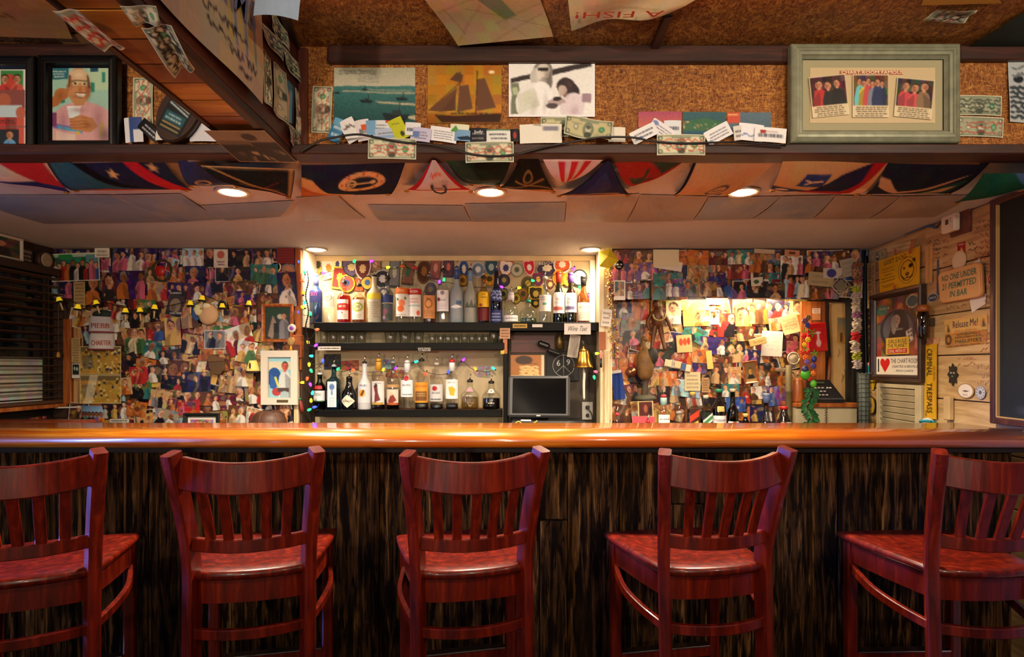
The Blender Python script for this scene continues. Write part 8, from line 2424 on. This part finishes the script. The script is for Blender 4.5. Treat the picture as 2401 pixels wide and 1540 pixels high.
t, a, b = rdisc(2046, 950, 10, 22, '3a2c12', 'b89a2a', '6a5a7a', 'oval_tag', 'oval yellow and black tag hanging beside the shutter', 'tag', .008)
MB().tube([(0, b, .004), (-.01, b + .02, .004), (.0, b + .03, .004)], .0015, 5).build('loop', mat('2a2018', .6), t)
t, a, b = rdisc(2189, 698, 13, 10, 'a8b0b8', '1d3450', None, 'oval_sticker', 'dark blue oval sticker between the frame and the permit sign')
lettering(t, 'ZAPATA', 0, 0, a * 1.4, b * .5, 'd0d4d8', .0025)
rdisc(2252, 610, 17, 22, 'c4b090', 'cdbb9a', None, 'oval_plaque', 'blank cream oval above the permit sign', 'plaque', .006)
t, a, b = rdisc(2266, 916, 20, 18, '9a7c4c', 'd8cbb8', None, 'round_sticker', 'round cream sticker with a small fish drawing', 'sticker')
MB().prism([(-a * .4, -b * .05), (-a * .05, b * .08), (a * .5, -b * .02), (a * .05, -b * .16)][::-1], .0016, .002).build('fish', mat('4a4440', .6), t)
lettering(t, 'Rod', 0, -b * .52, a * .5, b * .22, '4a4440', .0022)
t, a, b = rdisc(2301, 920, 12, 16, '8a8a8e', 'b4b2b0', '5a5a60', 'round_sticker', 'speckled grey round sticker next to the fish sticker', 'sticker')
for k in range(10):
 q = 2 * math.pi * k / 10
 MB().prism([(a * .7 * math.cos(q) + x * .0022, b * .7 * math.sin(q) + y * .0022) for x, y in ((-1, -1), (1, -1), (1, 1), (-1, 1))], .0016, .002).build('speck', mat('3a3a44', .6), t)
t, a, b = rdisc(2329, 653, 12, 17, 'c9b89a', 'a8281e', None, 'ban_sticker', 'round red prohibition sticker at the chalkboard edge')
MB().prism([(x * a * .55, y * b * .55) for x, y in [(math.cos(k * .5), math.sin(k * .5)) for k in range(12)]], .0016, .002).build('pale_centre', mat('d0b090', .6), t)
MB().prism([(-a * .75, -b * .5), (-a * .6, -b * .65), (a * .75, b * .5), (a * .6, b * .65)], .002, .0026).build('bar', mat('241410', .6), t)
c = RW.hit(2236, 878)
t = thing('black_emblem', 'black ornate emblem sticker with pale eyes on the boards', 'sticker', RW.frame(c, .004))
MB().prism([((.030 + .006 * math.cos(8 * a)) * math.cos(a), (.046 + .008 * math.cos(8 * a)) * math.sin(a)) for a in [2 * math.pi * k / 48 for k in range(48)]], 0, .0015).build('emblem', mat('1c1a18', .5), t)
for x in (-.010, .010):
 MB().prism([(x + .007 * math.cos(q), .008 + .004 * math.sin(q)) for q in [2 * math.pi * k / 10 for k in range(10)]], .0015, .002).build('eye', mat('a89c8a', .6), t)
MB().prism([(.008 * math.cos(q), -.008 + .004 * math.sin(q)) for q in [2 * math.pi * k / 10 for k in range(10)]], .0015, .002).build('mouth', mat('5a6a54', .6), t)
rsheet([(2246, 570), (2265, 566), (2265, 592), (2247, 596)], Im(12, 14, '9a1c18').lines(.1, .1, .9, .3, 1, 'd8c8b8').p([(.3, .9), (.5, .4), (.8, .9)], 'd8b060').speck(.03), 'red_card', 'small red card below the thermostat', 'card', .003)
q = [RW.hit(2207, 640), RW.hit(2310, 612), RW.hit(2314, 695), RW.hit(2212, 712)]
c = sum(q, Vector()) / 4
loc = [((p - c).dot(RW.r), (p - c).dot(RW.u)) for p in q]
rsheet([(2270, 628), (2298, 604), (2302, 622), (2280, 640)], Im(8, 8, 'd6ccbc').speck(.02), 'paper_corner', 'white paper corner sticking out above the permit sign', 'paper', .002)
rsheet([(2274, 702), (2313, 688), (2312, 712), (2280, 733)], Im(8, 8, 'd8d0c4').speck(.02), 'paper_corner', 'white paper corner hanging out below the permit sign', 'paper', .002)
t = thing('age_limit_sign', 'rounded tan plaque with green hand-painted age limit', 'sign', RW.frame(c, .008))
def round_quad(loc, g, r=.16, n=5):
 out = []
 cx, cy = sum(p[0] for p in loc) / 4, sum(p[1] for p in loc) / 4
 P = [(cx + (x - cx) * g, cy + (y - cy) * g) for x, y in loc][::-1]
 for k in range(4):
  a, b, d = P[k - 1], P[k], P[(k + 1) % 4]
  p0 = (b[0] + (a[0] - b[0]) * r * .8, b[1] + (a[1] - b[1]) * r)
  p2 = (b[0] + (d[0] - b[0]) * r * .8, b[1] + (d[1] - b[1]) * r)
  for j in range(n):
   u = j / (n - 1)
   out.append(((1 - u) ** 2 * p0[0] + 2 * u * (1 - u) * b[0] + u * u * p2[0], (1 - u) ** 2 * p0[1] + 2 * u * (1 - u) * b[1] + u * u * p2[1]))
 return out
MB().prism(round_quad(loc, 1.0), 0, .010, 0, .02).build('board', mat('c08a50', .6, var=.1), t)
MB().prism(round_quad(loc, .92), .010, .0106).build('border_line', mat('e0b478', .6), t)
MB().prism(round_quad(loc, .90), .0106, .0112).build('face', mat('cfa066', .6, var=.08), t)
sk = ((q[1] - q[0]).z + (q[2] - q[3]).z) / 2 / ((q[1] - q[0]).dot(RW.r))
W_ = (q[1] - q[0]).dot(RW.r)
H_ = (q[0] - q[3]).z
an = math.degrees(math.atan(sk))
for s, fy, fw_ in (('NO ONE UNDER', .27, .80), ('21 PERMITTED', -.0, .78), ('IN BAR', -.27, .40)):
 lettering(t, s, 0, fy * H_, fw_ * W_, .19 * H_, '1f6a58', .0118, rot=an, shear=.1, bold=.012)
rsheet([(2215, 751), (2317, 735), (2318, 771), (2218, 783)], Im(40, 16, 'c9a05a').speck(.03, .02).p([(.06, .9), (.1, .3), (.14, .9)], '5a4630').p([(.86, .8), (.9, .2), (.95, .8)], '5a4630').lines(.2, .82, .8, .96, 1, 'b0602a'), 'release_sticker', 'cream bumper sticker reading Release Me in navy', 'sticker', .003, txt=[('Release Me!', .5, .42, .58, .50, '1c1c40')])
rsheet([(2217, 783), (2316, 772), (2315, 805), (2218, 816)], Im(40, 16, 'a8783c').speck(.03, .03).e(.1, .45, .08, .35, '4a3018').e(.1, .45, .04, .2, 'a8783c').lines(.02, .86, .98, .98, 1, '4a3018'), 'diner_sticker', 'brown bumper sticker with dark serif words under the cream one', 'sticker', .003, txt=[('HAVE FUN WHILE IT', .58, .16, .55, .14, '3a2410'), ('KEEPIN A TRADITION AT', .58, .36, .62, .14, '3a2410'), ("MAGUFFER'S", .58, .64, .62, .26, '3a2410')])
rsheet([(2172, 806), (2201, 805), (2201, 983), (2172, 981)], Im(14, 60, 'c8981a').speck(.03, .02).r(.85, 0, 1, 1, 'a87a14', .5), 'trespass_tape', 'tall yellow warning strip with black letters beside the shutter', 'sign', .006, curl='wave', amt=.004, txt=[('CRIMINAL', .42, .25, .42, .36, '1c1608', -90), ('TRESPASS', .42, .72, .42, .40, '1c1608', -90), ('NO ENTRY', .80, .40, .16, .2, '5a4210', -90), ('NYPD', .14, .93, .14, .08, '5a4210', -90)])
c = RW.hit(2190, 755)
t = thing('amber_jar_lamp', 'amber glass jar lamp fixed on the boards beside the framed poster', 'lamp', RW.frame(c, .05))
s = .00185
MB().lathe([(13 * s, -44 * s), (15 * s, -38 * s), (15 * s, 18 * s), (12 * s, 26 * s), (11 * s, 36 * s)], 18, axis='y').build('jar', glass('8a3a0a', .93), t)
MB().lathe([(13 * s, 28 * s), (15 * s, 34 * s), (14 * s, 44 * s), (6 * s, 47 * s)], 18, axis='y').build('lid', mat('8a4a14', .4), t)
MB().lathe([(10 * s, -40 * s), (11 * s, 0), (8 * s, 20 * s)], 12, axis='y').build('filling', mat('2c1408', .6), t)
MB().box(-.012, -.02, -.05, .012, .02, -.02, .002).build('bracket', mat('3a2414', .5), t)
rsheet([(2180, 795), (2204, 792), (2203, 808), (2178, 812)], Im(12, 8, 'c08a6a').speck(.08, .1), 'pink_scrap', 'pinkish torn scrap under the amber jar lamp', 'paper', .004)
c = RW.hit(2190, 993)
t = thing('teal_cap_ball', 'teal and white ball ornament just above the bar by the yellow strip', 'ornament', RW.frame(c, .03))
MB().ball((0, 0, 0), .030, 14).build('ball', mat('c9d4d4', .3), t)
MB().tube([(.030 * math.cos(a), .012 + .004 * math.sin(2 * a), .030 * math.sin(a)) for a in [2 * math.pi * k / 20 for k in range(21)]], .007, 6).build('teal_band', mat('1f8a9a', .4), t)
a0, a1 = RW.hit(2064, 895), RW.hit(2169, 895)
w = (a1 - a0).dot(RW.r)
t = thing('louvred_shutter', 'aged cream louvred shutter below the framed poster', 'shutter', RW.frame(a0, 0))
zb = .62 - a0.z
MSH = mat('b5a684', .6, var=.12, vscale=9)
for x0, x1 in ((0, .03), (w - .05, w)):
 MB().box(x0, zb, 0, x1, -.008, .022, .003).build('stile', MSH, t)
MB().box(.03, -.03, 0, w - .05, -.008, .020, .003).build('rail', MSH, t)
k = 0
y = -.05
while y > zb + .03:
 MB().box(.03, -.016, -.0025, w - .05, .016, .0025, .001).build('slat', MSH, t, T(0, y, .010) @ Matrix.Rotation(math.radians(22), 4, 'X'))
 y -= .0335
 k += 1
MB().box(.03, zb, -.001, w - .05, .0, .001).build('back_board', mat('6a5c44', .8), t)
c = RW.hit(2231, 957)
tag(MB().box(-.022, -.055, 0, .022, .055, .022, .003).build('wood_cleat', mat('b89a6a', .6, var=.15), None, RW.frame(c, .002)), 'short upright wooden cleat on the lowest board', 'cleat')
q = [RW.hit(2228, 495), RW.hit(2288, 489), RW.hit(2289, 547), RW.hit(2230, 566)]
c = sum(q, Vector()) / 4
t = thing('thermostat', 'white thermostat with small grey display on a red-brown mounting board', 'thermostat', RW.frame(c, .003))
MB().box(-.065, -.05, 0, .065, .055, .014, .003).build('mounting_board', M_REDWOOD, t)
MB().box(-.085, -.030, .014, .012, .052, .042, .006).build('case', mat('d6c8b0', .45), t)
MB().box(-.050, .006, .042, -.028, .030, .0432, .001).build('display', mat('4a4a44', .3), t)
for yv in (.016, .028):
 MB().box(-.016, yv - .003, .042, -.010, yv + .003, .044, .001).build('button', mat('8a7a64', .5), t)
for name, pts, r, col, lab in (('blue_cable', [(2037, 600), (2040, 578), (2052, 566), (2072, 558), (2120, 549), (2160, 535), (2184, 530), (2203, 533)], .006, '3a5684', 'blue cable running along the ceiling edge to the thermostat'), ('black_cable', [(2196, 536), (2212, 522), (2222, 504), (2240, 497), (2250, 500)], .003, '161416', 'black cable looping into the thermostat'), ('black_cable', [(2035, 1000), (2034, 930), (2036, 860), (2033, 700), (2034, 600)], .003, '1c2a40', 'dark blue cable running down the wall corner by the lei')):
 tag(MB().tube(smooth_path([RW.hit(*p) + RW.n * .012 for p in pts], 5), r, 7).build(name, mat(col, .5)), lab, 'cable')
pa, pb = RW.hit(2337, 470), RW.hit(2337, 992)
t = thing('chalkboard', 'large dark chalkboard in a brown wooden frame at the picture edge', 'chalkboard', RW.frame(pb, .002))
ww, hh = 1.1, pa.z - pb.z
fb = .026
MW = wood('chalk_frame', [(0.3, '2a100c'), (.6, '45201a'), (.8, '5a2e24')], 1, .45, .2, 4, 12, .08)
MB().box(0, 0, 0, fb, hh, .028, .004).build('frame_side', MW, t)
MB().box(ww - fb, 0, 0, ww, hh, .028, .004).build('frame_side', MW, t)
MB().box(fb, hh - fb, 0, ww - fb, hh, .028, .004).build('frame_top', MW, t)
MB().box(fb, 0, 0, ww - fb, fb, .028, .004).build('frame_bottom', MW, t)
MB().box(fb, fb, 0, fb + .006, hh - fb, .022, .002).build('gold_fillet', mat('a8844e', .4), t)
MB().box(fb, fb, 0, ww - fb, fb + .006, .022, .002).build('gold_fillet', mat('a8844e', .4), t)
im = Im(40, 60, '15181a')
im.speck(.008, .006)
random.seed(4)
for k in range(10):
 im.l(random.random(), random.random(), random.random(), random.random(), .012, '24282a', .4)
im.e(.3, .95, .2, .02, '4a4e4c', .6)
sheet_local(T(ww / 2, hh / 2, .008), hw_rect(ww - 2 * fb, hh - 2 * fb), im, 'slate_surface', parent=t, material=print_mat(.7, .3))
MB().box(fb, fb, 0, ww - fb, hh - fb, .006).build('backing', mat('15110e', .8), t)
